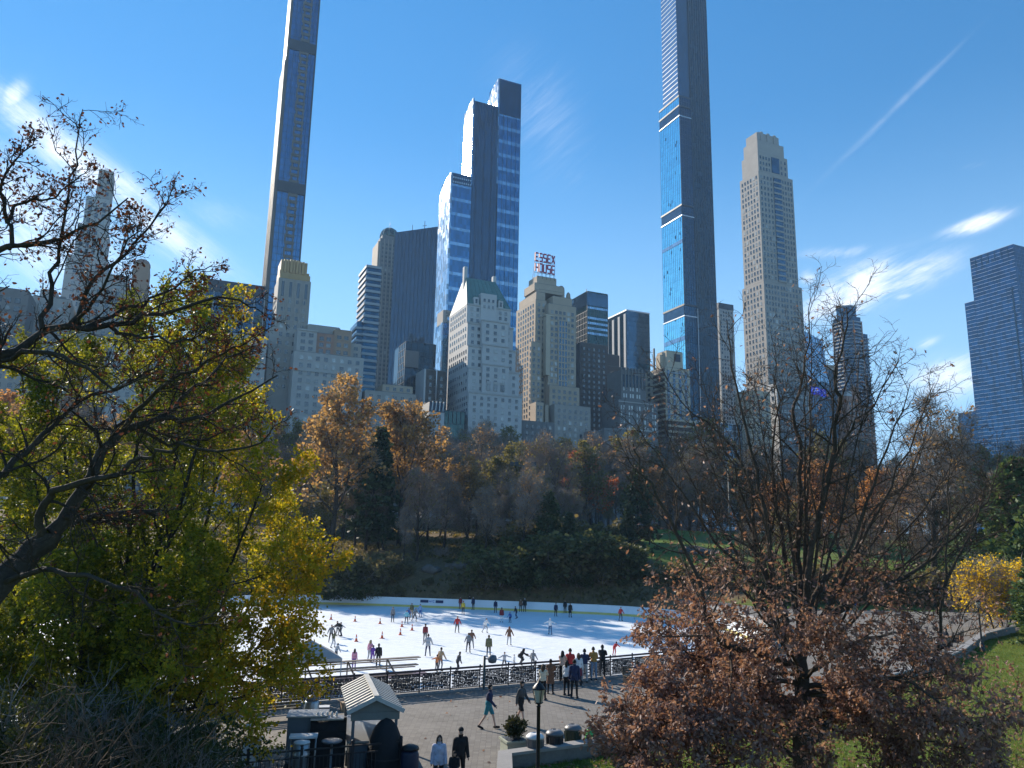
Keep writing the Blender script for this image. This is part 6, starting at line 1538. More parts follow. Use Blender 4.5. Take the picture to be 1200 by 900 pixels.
skater('child in a cyan top at the front of the far group by the cones', ca(633,226), 20, 'glide', top='cyan', bot='navy', h=1.55)
skater('child in blue tucked beside the cyan-topped child', ca(648,198), -20, 'glide', top='blue', bot='navy', h=1.4)
skater('adult in an olive jacket at the back of the far group', ca(666,186), 0, 'stand', top='olive', bot='tan', h=1.78)
skater('skater in grey bending forward in the far group', ca(686,211), 40, 'skate', top='grey', bot='dgrey', h=1.6)
skater('skater in pale blue right of the far group', ca(723,184), -30, 'glide', top='lblue', bot='blue', h=1.65)
skater('skater in red-grey jacket hidden behind a big grey jacket', ca(752,345), 170, 'stand', top='dred', bot='dgrey', h=1.75)
skater('heavy skater in a pale grey jacket and dark jeans at the centre left', ca(770,435), 190, 'glide', top='lgrey', bot='navy', h=1.85, coat=True)
skater('adult in beige-grey with a child in front, close to the railing', ca(848,530), 150, 'glide', top='tan', bot='grey', h=1.75)
skater('child in an orange jacket close to the railing', ca(826,532), 150, 'armsout', top='orange', bot='dgrey', h=1.25)
skater('skater in a dark jacket stooping low at the railing', ca(958,545), 120, 'skate', top='dgrey', bot='black', h=1.65)
skater('skater in dull red standing against the far white boards', ca(978,131), 0, 'stand', top='dred', bot='maroon', h=1.7)
skater('skater in a red hat and yellow trousers near the far boards', ca(996,166), 10, 'stand', top='yellow', bot='dgrey', hs='red', h=1.75)
skater('dark-clothed skater leaning on the far boards, left one of two', ca(1036,126), 30, 'stand', top='black', bot='black', h=1.75)
skater('skater in black with white scarf beside the far boards', ca(1060,137), -20, 'stand', top='navy', bot='black', hair='grey', h=1.8)
skater('skater in a bright red jacket and grey trousers at mid ice', ca(957,284), 15, 'glide', top='red', bot='dgrey', h=1.75)
skater('thin skater all in white at mid ice', ca(1138,283), 40, 'skate', top='white', bot='lgrey', h=1.6)
skater('skater in a grey jacket, left of a close pair at mid ice', ca(1028,411), 170, 'glide', top='grey', bot='dgrey', h=1.7)
skater('skater in brownish grey, right of a close pair at mid ice', ca(1050,386), 190, 'glide', top='brown', bot='grey', h=1.7)
skater('tall skater in a long grey-brown coat standing straight at mid ice', cb(68,440), 180, 'stand', top='olive', bot='dgrey', h=1.85, coat=True)
skater('skater in navy against the far boards, right of centre', cb(112,155), 0, 'stand', top='navy', bot='navy', h=1.75)
skater('skater in a maroon coat and white trousers in the far shade', cb(151,216), 180, 'stand', top='dred', bot='white', h=1.75, coat=True)
skater('small child in blue in the far shade', cb(206,219), -30, 'glide', top='blue', bot='navy', h=1.3)
skater('skater in black striding in the far shade beside a small child', cb(246,192), -60, 'skate', top='black', bot='navy', h=1.6)
skater('skater in dark brown by the far boards', cb(273,150), 0, 'stand', top='brown', bot='black', h=1.75)
skater('skater with a pale cap in black by the far boards', cb(299,150), 0, 'stand', top='black', bot='black', hs='lgrey', h=1.85)
skater('skater in a brown coat and grey trousers right of the ice centre', cb(199,364), 170, 'glide', top='brown', bot='lgrey', hair='red', hs='long', fem=True, h=1.75, coat=True)
skater('skater in a white hooded top and jeans with arms spread', cb(462,294), -20, 'armsout', top='white', bot='jeans', h=1.7, hs='white')
skater('skater in black standing in the far shade, left of three', cb(498,178), 10, 'stand', top='navy', bot='black', h=1.75)
skater('skater in black against the boards, middle of three', cb(557,157), 0, 'stand', top='black', bot='black', h=1.75)
skater('skater in a long black coat, nearest of three in the far shade', cb(590,184), 20, 'stand', top='black', bot='black', h=1.85, coat=True, extra=('tail',))
skater('skater crouching in a dark coat over a small child', cb(262,492), 110, 'crouch', top='black', bot='dgrey', h=1.75, hair='black', hs='long')
skater('toddler in white held by the crouching skater', cb(232,500), -60, 'stand', top='white', bot='lgrey', h=.95)
skater('child in white with arms stretched out behind the railing', cb(168,520), 20, 'armsout', top='lgrey', bot='dgrey', h=1.35)
skater('skater mostly hidden behind the railing with only a grey head showing', cb(350,520), 150, 'glide', top='grey', bot='dgrey', hair='grey', h=1.5)
skater('skater in a red jacket seen through the oak leaves at the far boards', cb(912,208), 20, 'glide', top='red', bot='dgrey', h=1.75)
skater('child in red leaning forward beyond the railing beside the oak', cb(872,432), 140, 'bend', top='red', bot='red', h=1.4)

SP = 'people watching from the railing'
def watcher(label, px, py, face, pose, **kw): return person(label, px, py, .02, face, pose, group=SP, **kw)
watcher('woman in a cream jacket and black trousers filming over the railing', 636, 820, 165, 'phone', top='cream', bot='black', hair='brown', hs='long', fem=True, h=1.68)
watcher('woman in a long brown coat beside the cream jacket', 645, 813, 170, 'phone', top='brown', bot='brown', hair='black', hs='short', fem=True, h=1.7, kind='skirt', coat=True, extra=('phone',))
watcher('woman in pink with long black hair filming the ice', 659, 800, 160, 'phone', top='peach', bot='black', hair='black', hs='long', fem=True, h=1.7, extra=('phone',))
watcher('woman in a pale jacket with a peach sleeve in front of the group', 664, 815, 150, 'stand', top='white', bot='black', hair='black', hs='long', fem=True, h=1.72)
watcher('man in a bright red jacket at the middle of the watching group', 668, 800, 175, 'rail', top='red', bot='dgrey', hair='brown', h=1.82)
watcher('man in navy with black trousers nearest us in the watching group', 673, 818, 170, 'stand', top='navy', bot='black', hair='black', h=1.85, coat=True)
watcher('woman in white with a long maroon skirt in the watching group', 678, 803, 190, 'stand', top='white', bot='maroon', hair='brown', hs='long', fem=True, h=1.68, kind='skirt')
watcher('man in a navy jacket and grey trousers right of the red jacket', 685, 800, 175, 'rail', top='navy', bot='lgrey', hair='black', h=1.8)
watcher('man in a mustard jacket and blue jeans at the railing', 696, 797, 185, 'rail', top='mustard', bot='ljeans', hair='brown', h=1.8)
watcher('man all in black filming at the right end of the watching group', 706, 794, 165, 'phone', top='black', bot='black', hair='black', h=1.82, extra=('phone',))
person('man in a dark blue jacket and teal shorts striding right on the plaza', 572, 854, .02, 78, 'walk', h=1.78, top='navy', bot='teal', hair='black', kind='shorts', group='pair of men walking on the plaza')
person('man with a dark cap, dark T-shirt and black shorts walking on the plaza', 610, 849, .02, 60, 'walk2', h=1.78, top='dgrey', bot='black', hs='cap', kind='shorts', group='pair of men walking on the plaza')
w0 = gnd(515, 863, 1.62); w1 = gnd(540, 854, 1.76)
def standing(label, P_, face, pose, **kw):
    q = pxl((P_.x, P_.y, .02)); return person(label, q[0], q[1], .02, face, pose, **kw)
standing('woman with long dark hair in a white and lilac jacket at the bottom edge', w0, 10, 'stand', top='lilac', bot='black', hair='black', hs='long', fem=True, h=1.63, coat=True)
standing('tall person in a black hooded jacket at the bottom edge', w1, 25, 'stand', top='black', bot='black', hair='black', hs='black', h=1.76, coat=True)
w2 = gnd(533, 881, 1.2); standing('child in black with a white patch on the chest at the bottom edge', w2, 0, 'lookdown', top='black', bot='black', hair='black', h=1.22)

# ------------------------------------------------------------------ plaza furniture
M['cone'] = mat('orange cone plastic', (.62,.10,.03), .5, .1, 3); M['conew'] = mat('cone band', (.7,.7,.7), .5, .1, 3)
M['sroof'] = mat('painted metal roof', (.50,.49,.46), .5, .12, 1.2); M['sdark'] = mat('blue grey steel', (.10,.125,.15), .5, .15, 1.5)
M['kgable'] = mat('grey green boards', (.19,.20,.185), .7, .12, 2); M['black'] = mat('black plastic', (.012,.012,.014), .4, .2, 3)
M['canvas'] = mat('black canvas cover', (.016,.016,.018), .8, .3, 3, bump=.4); M['steel'] = mat('brushed steel', (.38,.39,.40), .35, .1, 2, metal=.7)
M['whitep'] = mat('white plastic', (.62,.62,.62), .45, .08, 3); M['tentc'] = mat('grey tent canvas', (.30,.29,.28), .8, .12, 1)
M['bin'] = mat('dark bin plastic', (.035,.036,.04), .45, .2, 3); M['bing'] = mat('dark green bin plastic', (.020,.042,.032), .45, .2, 3); M['lidg'] = mat('grey lid', (.13,.135,.145), .45, .15, 3)
M['gbag'] = mat('bright green bag', (.06,.42,.10), .4, .15, 4); M['planter'] = mat('stone planter', (.33,.35,.28), .8, .15, 2, bump=.2)
M['glamp'] = mat('frosted lamp glass', (.50,.46,.36), .25, .1, 3); M['gpole'] = mat('grey green steel', (.045,.06,.056), .5, .1, 2); M['bench'] = mat('bench slats', (.10,.085,.06), .75, .3, 3)
M['bluebin'] = mat('dark blue cover', (.016,.022,.05), .5, .2, 3); M['box'] = mat('cardboard', (.30,.21,.13), .8, .15, 3)
# cones
cn = MB(); cn.lathe([(.15,.03),(.135,.06),(.085,.34),(.04,.66),(.025,.70)], n=14)
cbn = MB(); cbn.box(-.2,.2,-.2,.2,0,.035); cst = MB(); cst.lathe([(.1025,.32),(.078,.46)], n=14)
cme, cbm, csm = cn.mesh('body', M['cone']), cbn.mesh('base', M['cone']), cst.mesh('band', M['conew'])
for i, q in enumerate(((152,197),(305,209),(465,224),(605,243),(670,266),(595,295),(478,317),(313,337))):
    a = ca(*q); p = gnd(a[0], a[1], ICE)
    o = empty('traffic_cone', p, i*.7, ('orange cone in the far row, farthest left','orange cone second from left in the far row','orange cone at the middle of the far row','orange cone in front of the far skaters','orange cone farthest right, before the pale-blue skater','orange cone in the near row, right end','orange cone in the middle of the near row','orange cone in the near row, left end beside the bent skaters')[i], 'cone', 'orange cones on the ice')
    for nm, me in (('body',cme),('base',cbm),('band',csm)): link(nm, me, o)

# speaker pole at the wall
p = gnd(572, 808, .1)+Vector((FN.x*.5, FN.y*.5, 0)); hz_ = at(572, 771, (p.y)).z
o = empty('loudspeaker_pole', (p.x, p.y, -2.4), 0, 'grey-green pole with a round loudspeaker just behind the railing', 'pole')
x = MB(); x.tube([(0,0,0),(0,0,hz_+2.5)], .07, 8); x.build('pole', M['gpole'], o); x = MB(); x.lathe([(.06,-.22),(.20,-.18),(.26,0),(.20,.18),(.06,.22)], (.42,0,hz_+2.35), 14); x.build('loudspeaker', M['sdark'], o)
x = MB(); x.tube([(0,0,hz_+2.35),(.25,0,hz_+2.35)], .035, 6); x.tube([(0,0,1.6),(-.7,0,.9)], .04, 6); x.build('bracket', M['gpole'], o)

# bleachers down to the ice and the pale canopy
bl = empty('bleachers', gnd(415, 797, -2.0), math.atan2(FD.y, FD.x), 'dark stepped wooden bleachers between the railing and the ice', 'bleachers')
for i in range(5):
    z = -.5+(4-i)*.38; y = i*.8-1.5
    x = MB(); x.box(-6.5+i*.25, 5.5-i*.5, -y-.30, -y+.22, z, z+.06); x.build('bench_board', M['wood'], bl)
    x = MB(); x.box(-6.5+i*.25, 5.5-i*.5, -y+.3, -y+.5, z-.22, z-.16); x.build('foot_board', M['wood'], bl)
for sx in (-6,-3,0,3): x = MB(); x.beam((sx,-2.0,-.55),(sx,1.7,1.0),.08,.12); x.beam((sx,1.7,-.5),(sx,1.7,1.0),.08,.08); x.build('frame', M['iron'], bl)
x = MB(); x.box(-7,7,2.4,4.6,-.49,-.46); tag(x.build('floor_mat', M['rubber']), 'purple-grey rubber mat between the bleachers and the ice', 'mat'); mo = bpy.data.objects['floor_mat']; mo.location = bl.location; mo.rotation_euler = bl.rotation_euler
p = gnd(385, 797, -2.3); o = empty('canopy', (p.x-1.2, p.y-1.5, -2.4), .4, 'pale grey pyramid canopy beside the bleachers, half behind leaves', 'tent')
x = MB(); x.add([(-2,-2,2.0),(2,-2,2.0),(2,2,2.0),(-2,2,2.0),(0,0,3.1),(-2,-2,1.8),(2,-2,1.8),(2,2,1.8),(-2,2,1.8)], [(0,1,4),(1,2,4),(2,3,4),(3,0,4),(5,6,1,0),(6,7,2,1),(7,8,3,2),(8,5,0,3)]); x.build('canopy_top', M['tentc'], o)
for sx in (-1.95,1.95):
    for sy in (-1.95,1.95): x = MB(); x.tube([(sx,sy,0),(sx,sy,1.85)], .04, 6); x.build('leg', M['steel'], o)

# kiosk with a striped gable roof
pk = gnd(441, 817, 2.5)            # near end of the ridge
far = gnd(429, 792, 2.5)
yaw = math.atan2(far.y-pk.y, far.x-pk.x) - math.pi/2
kl = (far-pk).length; hw, hg = .78, .40; zr = pk.z
k = empty('kiosk', (pk.x, pk.y, .02), yaw, 'small open kiosk with a ribbed grey gable roof at the plaza', 'kiosk')
zr -= .02; ze = zr-.38
x = MB()
for s_ in (-1,1): x.add([(0,-.12,zr),(s_*.94,-.12,ze-.06),(s_*.94,kl,ze-.06),(0,kl,zr),(0,-.12,zr-.05),(s_*.94,-.12,ze-.11),(s_*.94,kl,ze-.11),(0,kl,zr-.05)], [(0,1,2,3),(4,7,6,5),(0,4,5,1),(1,5,6,2),(2,6,7,3),(3,7,4,0)])
x.build('roof', M['sdark'], k)
for s_ in (-1,1):
    for i in range(11):
        y = -.05+i*(kl-.02)/10; x = MB(); x.beam((s_*.02,y,zr+.03),(s_*.95,y,ze-.03),.13,.05); x.build('roof_rib', M['sroof'], k)
x = MB(); x.beam((0,-.16,zr+.05),(0,kl+.04,zr+.05),.18,.07); x.build('ridge_cap', M['sroof'], k)
x = MB()
for s_ in (-1,1): x.beam((0,-.15,zr),(s_*.97,-.15,ze-.07),.05,.14)
x.build('barge_board', M['sroof'], k)
x = MB(); x.add([(-hw,0,ze-.10),(hw,0,ze-.10),(0,0,zr-.07),(-hw,.06,ze-.10),(hw,.06,ze-.10),(0,.06,zr-.07)], [(0,1,2),(5,4,3),(0,3,4,1),(1,4,5,2),(2,5,3,0)]); x.box(-hw-.05,hw+.05,-.02,.06,ze-.36,ze-.103); x.build('gable', M['kgable'], k)
for sx in (-hw+.05, hw-.05):
    for y in (.1, kl-.15): x = MB(); x.box(sx-.05,sx+.05,y-.05,y+.05,0,ze-.12); x.build('post', M['sdark'], k)
x = MB(); x.box(-hw,hw,.2,kl-.2,.0,1.0); x.build('counter_base', M['sdark'], k); x = MB(); x.box(-hw-.12,hw+.12,.08,kl-.1,1.003,1.06); x.build('counter_top', M['steel'], k)
def simple(name, label, cat, px, py, ztop, parts, rz=0.0, group=None):
    p = gnd(px, py, ztop); o = empty(name, (p.x, p.y, .02), rz, label, cat, group)
    for nm, m, fn in parts: x = MB(); fn(x); x.build(nm, M[m], o)
    return o
RY = math.atan2(FD.y, FD.x)*.35
# carts, grill, bins behind the front railing
simple('serving_cart', 'boxy blue-grey serving cart left of the kiosk', 'cart', 358, 836, 1.8, [('cabinet','sdark',lambda x: x.box(-.55,.75,-.5,.5,.15,1.75)),('top','steel',lambda x: x.box(-.6,.8,-.55,.55,1.753,1.8)),('wheel','black',lambda x: x.tube([(-.45,-.5,.15),(-.45,.5,.15)],.14,12)),('wheel','black',lambda x: x.tube([(.6,-.5,.15),(.6,.5,.15)],.14,12))], RY)
simple('covered_grill', 'black covered grill with a pale rumpled top right of the blue-grey cart', 'grill', 386, 842, 1.7, [('cover','canvas',lambda x: (x.box(-.6,.6,-.4,.4,.2,1.35), x.tube([(-.6,0,1.33),(.6,0,1.33)],.38,12))),('ledge','steel',lambda x: x.box(-.62,.5,-.3,.3,1.68,1.73)),('bottle_rack','whitep',lambda x: [x.lathe([(.04,0),(.045,.12),(.02,.17)],(-.4+i*.16,0,1.735),8) for i in range(5)]),('leg','iron',lambda x: x.box(-.55,-.48,-.35,.35,0,.2)),('leg','iron',lambda x: x.box(.48,.55,-.35,.35,0,.2))], RY)
simple('folding_table', 'white-topped folding table before the blue-grey cart', 'table', 356, 862, 1.42, [('table_top','whitep',lambda x: x.box(-.45,.45,-.25,.25,1.36,1.42)),('leg','steel',lambda x: x.tube([(-.40,0,0),(-.40,0,1.36)],.03,6)),('leg','steel',lambda x: x.tube([(.40,0,0),(.40,0,1.36)],.03,6))], RY)
simple('steel_drum', 'pale steel drum below the white-topped table', 'drum', 354, 868, 1.36, [('barrel','steel',lambda x: x.lathe([(.24,0),(.26,.05),(.26,.9),(.28,.93),(.26,.96),(.26,1.24),(.1,1.27)],(0,0,0),16)),('lid','whitep',lambda x: x.lathe([(.27,1.275),(.25,1.32),(.05,1.36)],(0,0,0),16))], 0)
simple('round_table', 'small round pale table between the grill and the railing', 'table', 389, 868, 1.30, [('table_top','lidg',lambda x: x.lathe([(.30,1.24),(.34,1.26),(.34,1.29),(.30,1.30)],(0,0,0),18)),('pedestal','steel',lambda x: x.lathe([(.24,0),(.05,.06),(.04,1.235)],(0,0,0),12))], 0)
simple('covered_umbrella_stack', 'big domed black canvas cover right of the carts', 'cover', 453, 842, 1.8, [('cover','canvas',lambda x: x.lathe([(.55,0),(.62,.15),(.62,.7),(.55,1.15),(.40,1.5),(.2,1.72),(.03,1.8)],(0,0,0),14)),('tie','iron',lambda x: x.lathe([(.635,.55),(.635,.6)],(0,0,0),14))], 0)
simple('round_bin', 'round dark blue covered bin at the right end of the front railing', 'bin', 481, 873, 1.1, [('drum','bluebin',lambda x: x.lathe([(.27,0),(.30,.1),(.30,.8),(.24,.95)],(0,0,0),16)),('lid','black',lambda x: x.lathe([(.31,.951),(.28,1.03),(.1,1.1)],(0,0,0),16))], 0)
simple('drinks_cooler', 'steel drinks cooler under the kiosk eave', 'cooler', 418, 858, 1.05, [('tank','steel',lambda x: x.box(-.32,.32,-.25,.25,.5,1.0)),('stand','sdark',lambda x: x.box(-.35,.35,-.28,.28,0,.497)),('tap','black',lambda x: x.tube([(0,-.25,.6),(0,-.34,.6),(0,-.34,.54)],.02,6)),('lid','whitep',lambda x: x.box(-.33,.33,-.26,.26,1.003,1.05))], RY)
simple('menu_board', 'small white A-frame board between the cart and the kiosk', 'sign', 404, 846, 1.0, [('panel','whitep',lambda x: x.beam((0,-.25,0),(0,.0,1.0),.55,.03)),('panel','whitep',lambda x: x.beam((0,.25,0),(0,.0,1.0),.55,.03))], .3)
simple('cardboard_box', 'brown cardboard box on the ground by the railing near the kiosk', 'box', 406, 823, .4, [('carton','box',lambda x: x.box(-.25,.25,-.2,.2,0,.4)),('flap','box',lambda x: x.beam((-.25,0,.41),(-.42,0,.52),.4,.015))], .4)
simple('steel_urn', 'pale cylindrical urn standing beside the railing left of the kiosk', 'urn', 366, 815, 1.2, [('drum','steel',lambda x: x.lathe([(.3,0),(.32,.1),(.32,.9),(.26,1.0)],(0,0,0),16)),('base','whitep',lambda x: x.box(-.45,.45,-.4,.4,-.01,.06)),('lid','sdark',lambda x: x.lathe([(.28,1.003),(.2,1.15),(.05,1.2)],(0,0,0),16))], 0)
simple('blue_crate', 'dark blue crate beside the pale urn', 'crate', 379, 828, .46, [('tub','bluebin',lambda x: x.box(-.25,.25,-.2,.2,0,.42)),('rim','whitep',lambda x: x.box(-.27,.27,-.22,.22,.423,.46))], .2)
simple('bar_stool', 'white plastic bar stool left of the serving cart', 'stool', 292, 850, .8, [('seat','whitep',lambda x: x.lathe([(.18,.72),(.2,.76),(.18,.8)],(0,0,0),14)),('pedestal','steel',lambda x: x.lathe([(.2,0),(.04,.06),(.035,.72)],(0,0,0),12))], 0)
simple('white_cabinet', 'small pale cabinet left of the front railing', 'cabinet', 296, 866, .94, [('carcass','lidg',lambda x: x.box(-.3,.3,-.25,.25,.05,.9)),('door','whitep',lambda x: x.box(-.27,.27,-.275,-.252,.1,.86)),('worktop','whitep',lambda x: x.box(-.33,.33,-.28,.28,.903,.94))], .2)
# front black railing
fa, fb = gnd(225, 890, 1.13), gnd(470, 869, 1.13); fa.z = fb.z = .02
fr_ = empty('picket_railing', (fa.x, fa.y, .02), math.atan2(fb.y-fa.y, fb.x-fa.x), 'black picket railing in front of the carts at the bottom edge', 'railing')
L = (fb-fa).length
x = MB(); x.box(0,L,-.03,.03,1.08,1.13); x.build('top_rail', M['iron'], fr_); x = MB(); x.box(0,L,-.02,.02,.14,.18); x.build('bottom_rail', M['iron'], fr_); x = MB(); x.box(0,L,-.02,.02,.86,.9); x.build('middle_rail', M['iron'], fr_)
pk_ = MB(); pk_.box(-.01,.01,-.01,.01,.183,.857); pkm = pk_.mesh('picket', M['iron']); n_ = int(L/.13)
for i in range(n_): link('picket', pkm, fr_, (L*(i+.5)/n_, 0, 0))
x = MB(); x.box(-.045,.045,-.045,.045,0,1.2); x.ball((0,0,1.24),.06); pm_ = x.mesh('post', M['iron'])
for i in range(5): link('post', pm_, fr_, (L*i/4, 0, 0))
# slatted crowd of benches along the railing, left
simple('bench', 'slatted bench backed against the railing at far left', 'bench', 322, 818, .9, [('seat','bench',lambda x: [x.box(-1.1,1.1,-.3+i*.13,-.2+i*.13,.42,.46) for i in range(4)]),('backrest','bench',lambda x: [x.beam((-1.1,.24+i*.03,.55+i*.14),(1.1,.24+i*.03,.55+i*.14),.04,.09) for i in range(3)]),('leg','iron',lambda x: x.box(-1.0,-.93,-.3,.25,0,.42)),('leg','iron',lambda x: x.box(.93,1.0,-.3,.25,0,.42))], math.atan2(FD.y,FD.x)+math.pi)
# small white-lettered dark sign on the railing
p = gnd(377, 808, .75); p = Vector((p.x, p.y, .75)); o = empty('small_sign', (p.x, p.y, .5), math.atan2(FD.y, FD.x), 'small dark sign with a white letter G on the railing left of the kiosk', 'sign')
x = MB(); x.box(-.26,.26,-.02,.02,0,.55); x.build('panel', M['black'], o); x = MB(); letters(x, 'G', -.15, .1, .30, .36, 0, -.035, .07, .02); x.build('lettering', M['whitep'], o)

# lamp post in front
def lamp(label, px, D, ztop, group='park lamp posts'):
    p = at(px, 800, D); h = ztop; s_ = h/3.6; o = empty('lamp_post', (p.x, p.y, .0), 0, label, 'lamp post', group); o.scale = (s_,)*3
    for nm, me in LAMP: link(nm, me, o)
    return o
x = MB(); x.lathe([(.22,0),(.22,.12),(.17,.18),(.15,.55),(.10,.62),(.075,.75),(.06,1.4),(.055,2.9),(.075,2.92),(.05,2.98)], n=12); LA = [('post', x.mesh('post', M['black']))]
x = MB(); x.lathe([(.06,2.985),(.13,3.02),(.15,3.05)], n=10); LA.append(('collar', x.mesh('collar', M['black'])))
x = MB(); x.lathe([(.11,3.052),(.19,3.40),(.185,3.42)], n=8, smooth=False); LA.append(('lamp_glass', x.mesh('lamp_glass', M['glamp'])))
x = MB(); x.lathe([(.215,3.422),(.20,3.46),(.12,3.56),(.04,3.62),(.015,3.72)], n=12); LA.append(('lamp_cap', x.mesh('lamp_cap', M['black'])))
x = MB()
for i in range(4): a = i*math.pi/2+.4; x.tube([(.115*math.cos(a),.115*math.sin(a),3.06),(.2*math.cos(a),.2*math.sin(a),3.41)], .012, 4)
LA.append(('lamp_rib', x.mesh('lamp_rib', M['black']))); LAMP = LA
lamp('black lamp post with a glass lantern in front of the plaza', 631.5, 25.1, 3.60)
lamp('black lamp post beside the yellow tree on the right-hand path', 1155, 62.5, 3.9)

# planter, wall, bins
simple('planter', 'square stone planter with a clipped bush at the wall corner', 'planter', 602, 884, 0.0, [('box','planter',lambda x: (x.box(-.40,.40,-.40,.40,0,.46), x.box(-.45,.45,-.45,.45,.462,.54))),('soil','trimd',lambda x: x.box(-.37,.37,-.37,.37,.535,.55))], .35)
tr = Tree(901); 
for i in range(30):
    a = tr.r.uniform(0,6.28); rr = tr.r.uniform(0,1); cp, cr = tr.path(Vector((0,0,.5)), Vector((math.cos(a)*rr*.85,math.sin(a)*rr*.85,.8)), tr.r.uniform(.5,.78), .02, .006, 4, .06, 0, 0)
    tr.children(cp, cr, 0, [dict(n=6, t0=.2, ang=40, lr=.35, rr=.6, segs=2, wob=.1, up=.05, fall=.3, rmin=.005)], .62)
A, D = sample_tips(tr, 3800, 9, None, jitter=.04); M['l_box'] = leafmat('clipped bush leaf', [(.022,.030,.010),(.045,.050,.016),(.085,.080,.028)], .25, .6, 1.5)
pp = gnd(602, 884, 0); o = empty('potted_bush', (pp.x, pp.y, .02), 0, 'round clipped green-brown bush growing in the stone planter', 'bush'); link('stems', tr.mesh([0,1], {0:5,1:3}, 'stems', M['twig']), o); link('foliage', leaves('foliage', M['l_box'], A, D, .07, FOLD, 9, spread=.6), o)
WL = [Vector((0,25.2)), Vector((0,29.2)), Vector((3.1,30.9)), Vector((14.5,40.4)), Vector((26.6,51.4)), Vector((34.0,60)), Vector((41.8,70.3)), Vector((49,77.5))]
wl = empty('low_wall', (WL[0].x, WL[0].y, 0), 0, 'low dark stone wall with a pale cap edging the plaza at the lawn', 'wall'); lw = [p_-WL[0] for p_ in WL]
x = MB(); ribbon(x, lw, -.22, .22, -.3, .46); x.build('masonry', M['stonew'], wl); x = MB(); ribbon(x, lw, -.28, .28, .462, .56); x.build('coping', M['cap'], wl)
def binn(label, px, py, ztop, m, lid, rz, bag=False):
    p = gnd(px, py, ztop); o = empty('rubbish_bin', (p.x, p.y, .02), rz, label, 'bin', 'rubbish bins along the wall')
    x = MB(); x.lathe([(.24,0),(.27,.05),(.31,.78),(.33,.80),(.33,.84)], n=16); x.build('drum', M[m], o); x = MB(); x.lathe([(.345,.842),(.33,.90),(.24,.98),(.10,1.02),(.09,.985)], n=16); x.build('lid', M[lid], o)
    for i in range(10): a = i*.628; x = MB(); x.beam((.28*math.cos(a),.28*math.sin(a),.08),(.325*math.cos(a),.325*math.sin(a),.76),.03,.03); x.build('slat', M[m], o)
binn('pale grey rubbish bin with a white lid behind the lamp post', 627, 859, 1.02, 'lidg', 'whitep', 0)
binn('black rubbish bin with a grey domed lid, middle of the three', 650, 855, 1.02, 'bin', 'lidg', .3)
binn('dark green rubbish bin with a grey domed lid, right of the black bin', 671.5, 849, 1.02, 'bing', 'lidg', .6)
simple('rubbish_bag', 'bright green plastic bag standing right of the dark green bin', 'bag', 692, 851, .86, [('sack','gbag',lambda x: x.lathe([(.12,0),(.2,.1),(.22,.4),(.17,.68),(.05,.78),(.09,.86)],(0,0,0),10)),('knot','gbag',lambda x: x.ball((0,0,.80),.05))], 0)

# benches and people along the right-hand path
def bench(label, x_, y_, rz):
    o = empty('bench', (x_, y_, .02), rz, label, 'bench', 'benches along the right-hand path')
    for nm, me in BEN: link(nm, me, o)
x = MB(); [x.box(-1.2,1.2,-.28+i*.13,-.18+i*.13,.42,.46) for i in range(4)]; BEN = [('seat', x.mesh('seat', M['bench']))]
x = MB(); [x.beam((-1.2,.25+i*.03,.55+i*.13),(1.2,.25+i*.03,.55+i*.13),.04,.09) for i in range(3)]; BEN.append(('backrest', x.mesh('backrest', M['bench'])))
for sx in (-1.1,0,1.1): x = MB(); x.box(sx-.04,sx+.04,-.28,.26,0,.42); x.box(sx-.03,sx+.03,.24,.30,.42,.9); BEN.append(('leg', x.mesh('leg', M['iron'])))
an = math.atan2(69.6-49.6, 42.6-26.5)
for i, lab in enumerate(('bench by the low wall nearest the oak','second bench along the low wall','bench by the low wall where two people sit','bench by the low wall nearest the lamp post')):
    q = Vector((27.2,53.0)).lerp(Vector((40.6,70.0)), (i+.5)/4); bench(lab, q.x-.5, q.y+.45, an+math.pi)
q = Vector((27.2,53.0)).lerp(Vector((40.6,70.0)), 2.5/4)
def at_xy(label, x_, y_, face, pose, **kw):
    px, py = pxl((x_, y_, .02)); return person(label, px, py, .02, face, pose, **kw)
at_xy('seated person in a white and pink top on the bench by the low wall', q.x-.95, q.y+.15, math.degrees(an)+180, 'sit', top='pink', bot='white', h=1.6, seat=.45, fem=True, hs='long')
at_xy('seated person in a black jacket and pale trousers on the bench by the low wall', q.x+.35, q.y+1.75, math.degrees(an)+180, 'sit', top='black', bot='lgrey', h=1.78, seat=.45)
person('child in an orange hooded jacket on the right-hand path', 1083, 781, .02, 160, 'walk', top='orange', bot='blue', h=1.4, hs='orange')
person('person in blue standing far along the right-hand path', 1002, 718, .02, 20, 'stand', top='blue', bot='dgrey', h=1.7)
person('person in a maroon top far along the right-hand path', 985, 700, .02, -40, 'walk', top='maroon', bot='tan', h=1.7)
person('person in white at the far end of the right-hand path', 1022, 694, .02, 10, 'stand', top='white', bot='jeans', h=1.7)
for i, (px_q, lab, tp) in enumerate(((748,'seated person in dark blue by the railing left of the oak','navy'),(758,'seated person in grey-blue by the railing left of the oak','lblue'))):
    person(lab, px_q, 803, .02, 200, 'sit', top=tp, bot='jeans', h=1.7, seat=.42)
p = gnd(753, 801, .02); bo = bench('bench at the railing behind the oak leaves', p.x+.05, p.y+.1, R(20))
# a far row of benches at the end of the path
for i in range(3): bench(('bench at the far end of the path, left one','bench at the far end of the path, middle one','bench at the far end of the path, right one')[i], 35+i*4.5, 106.5+i*.5, .05)

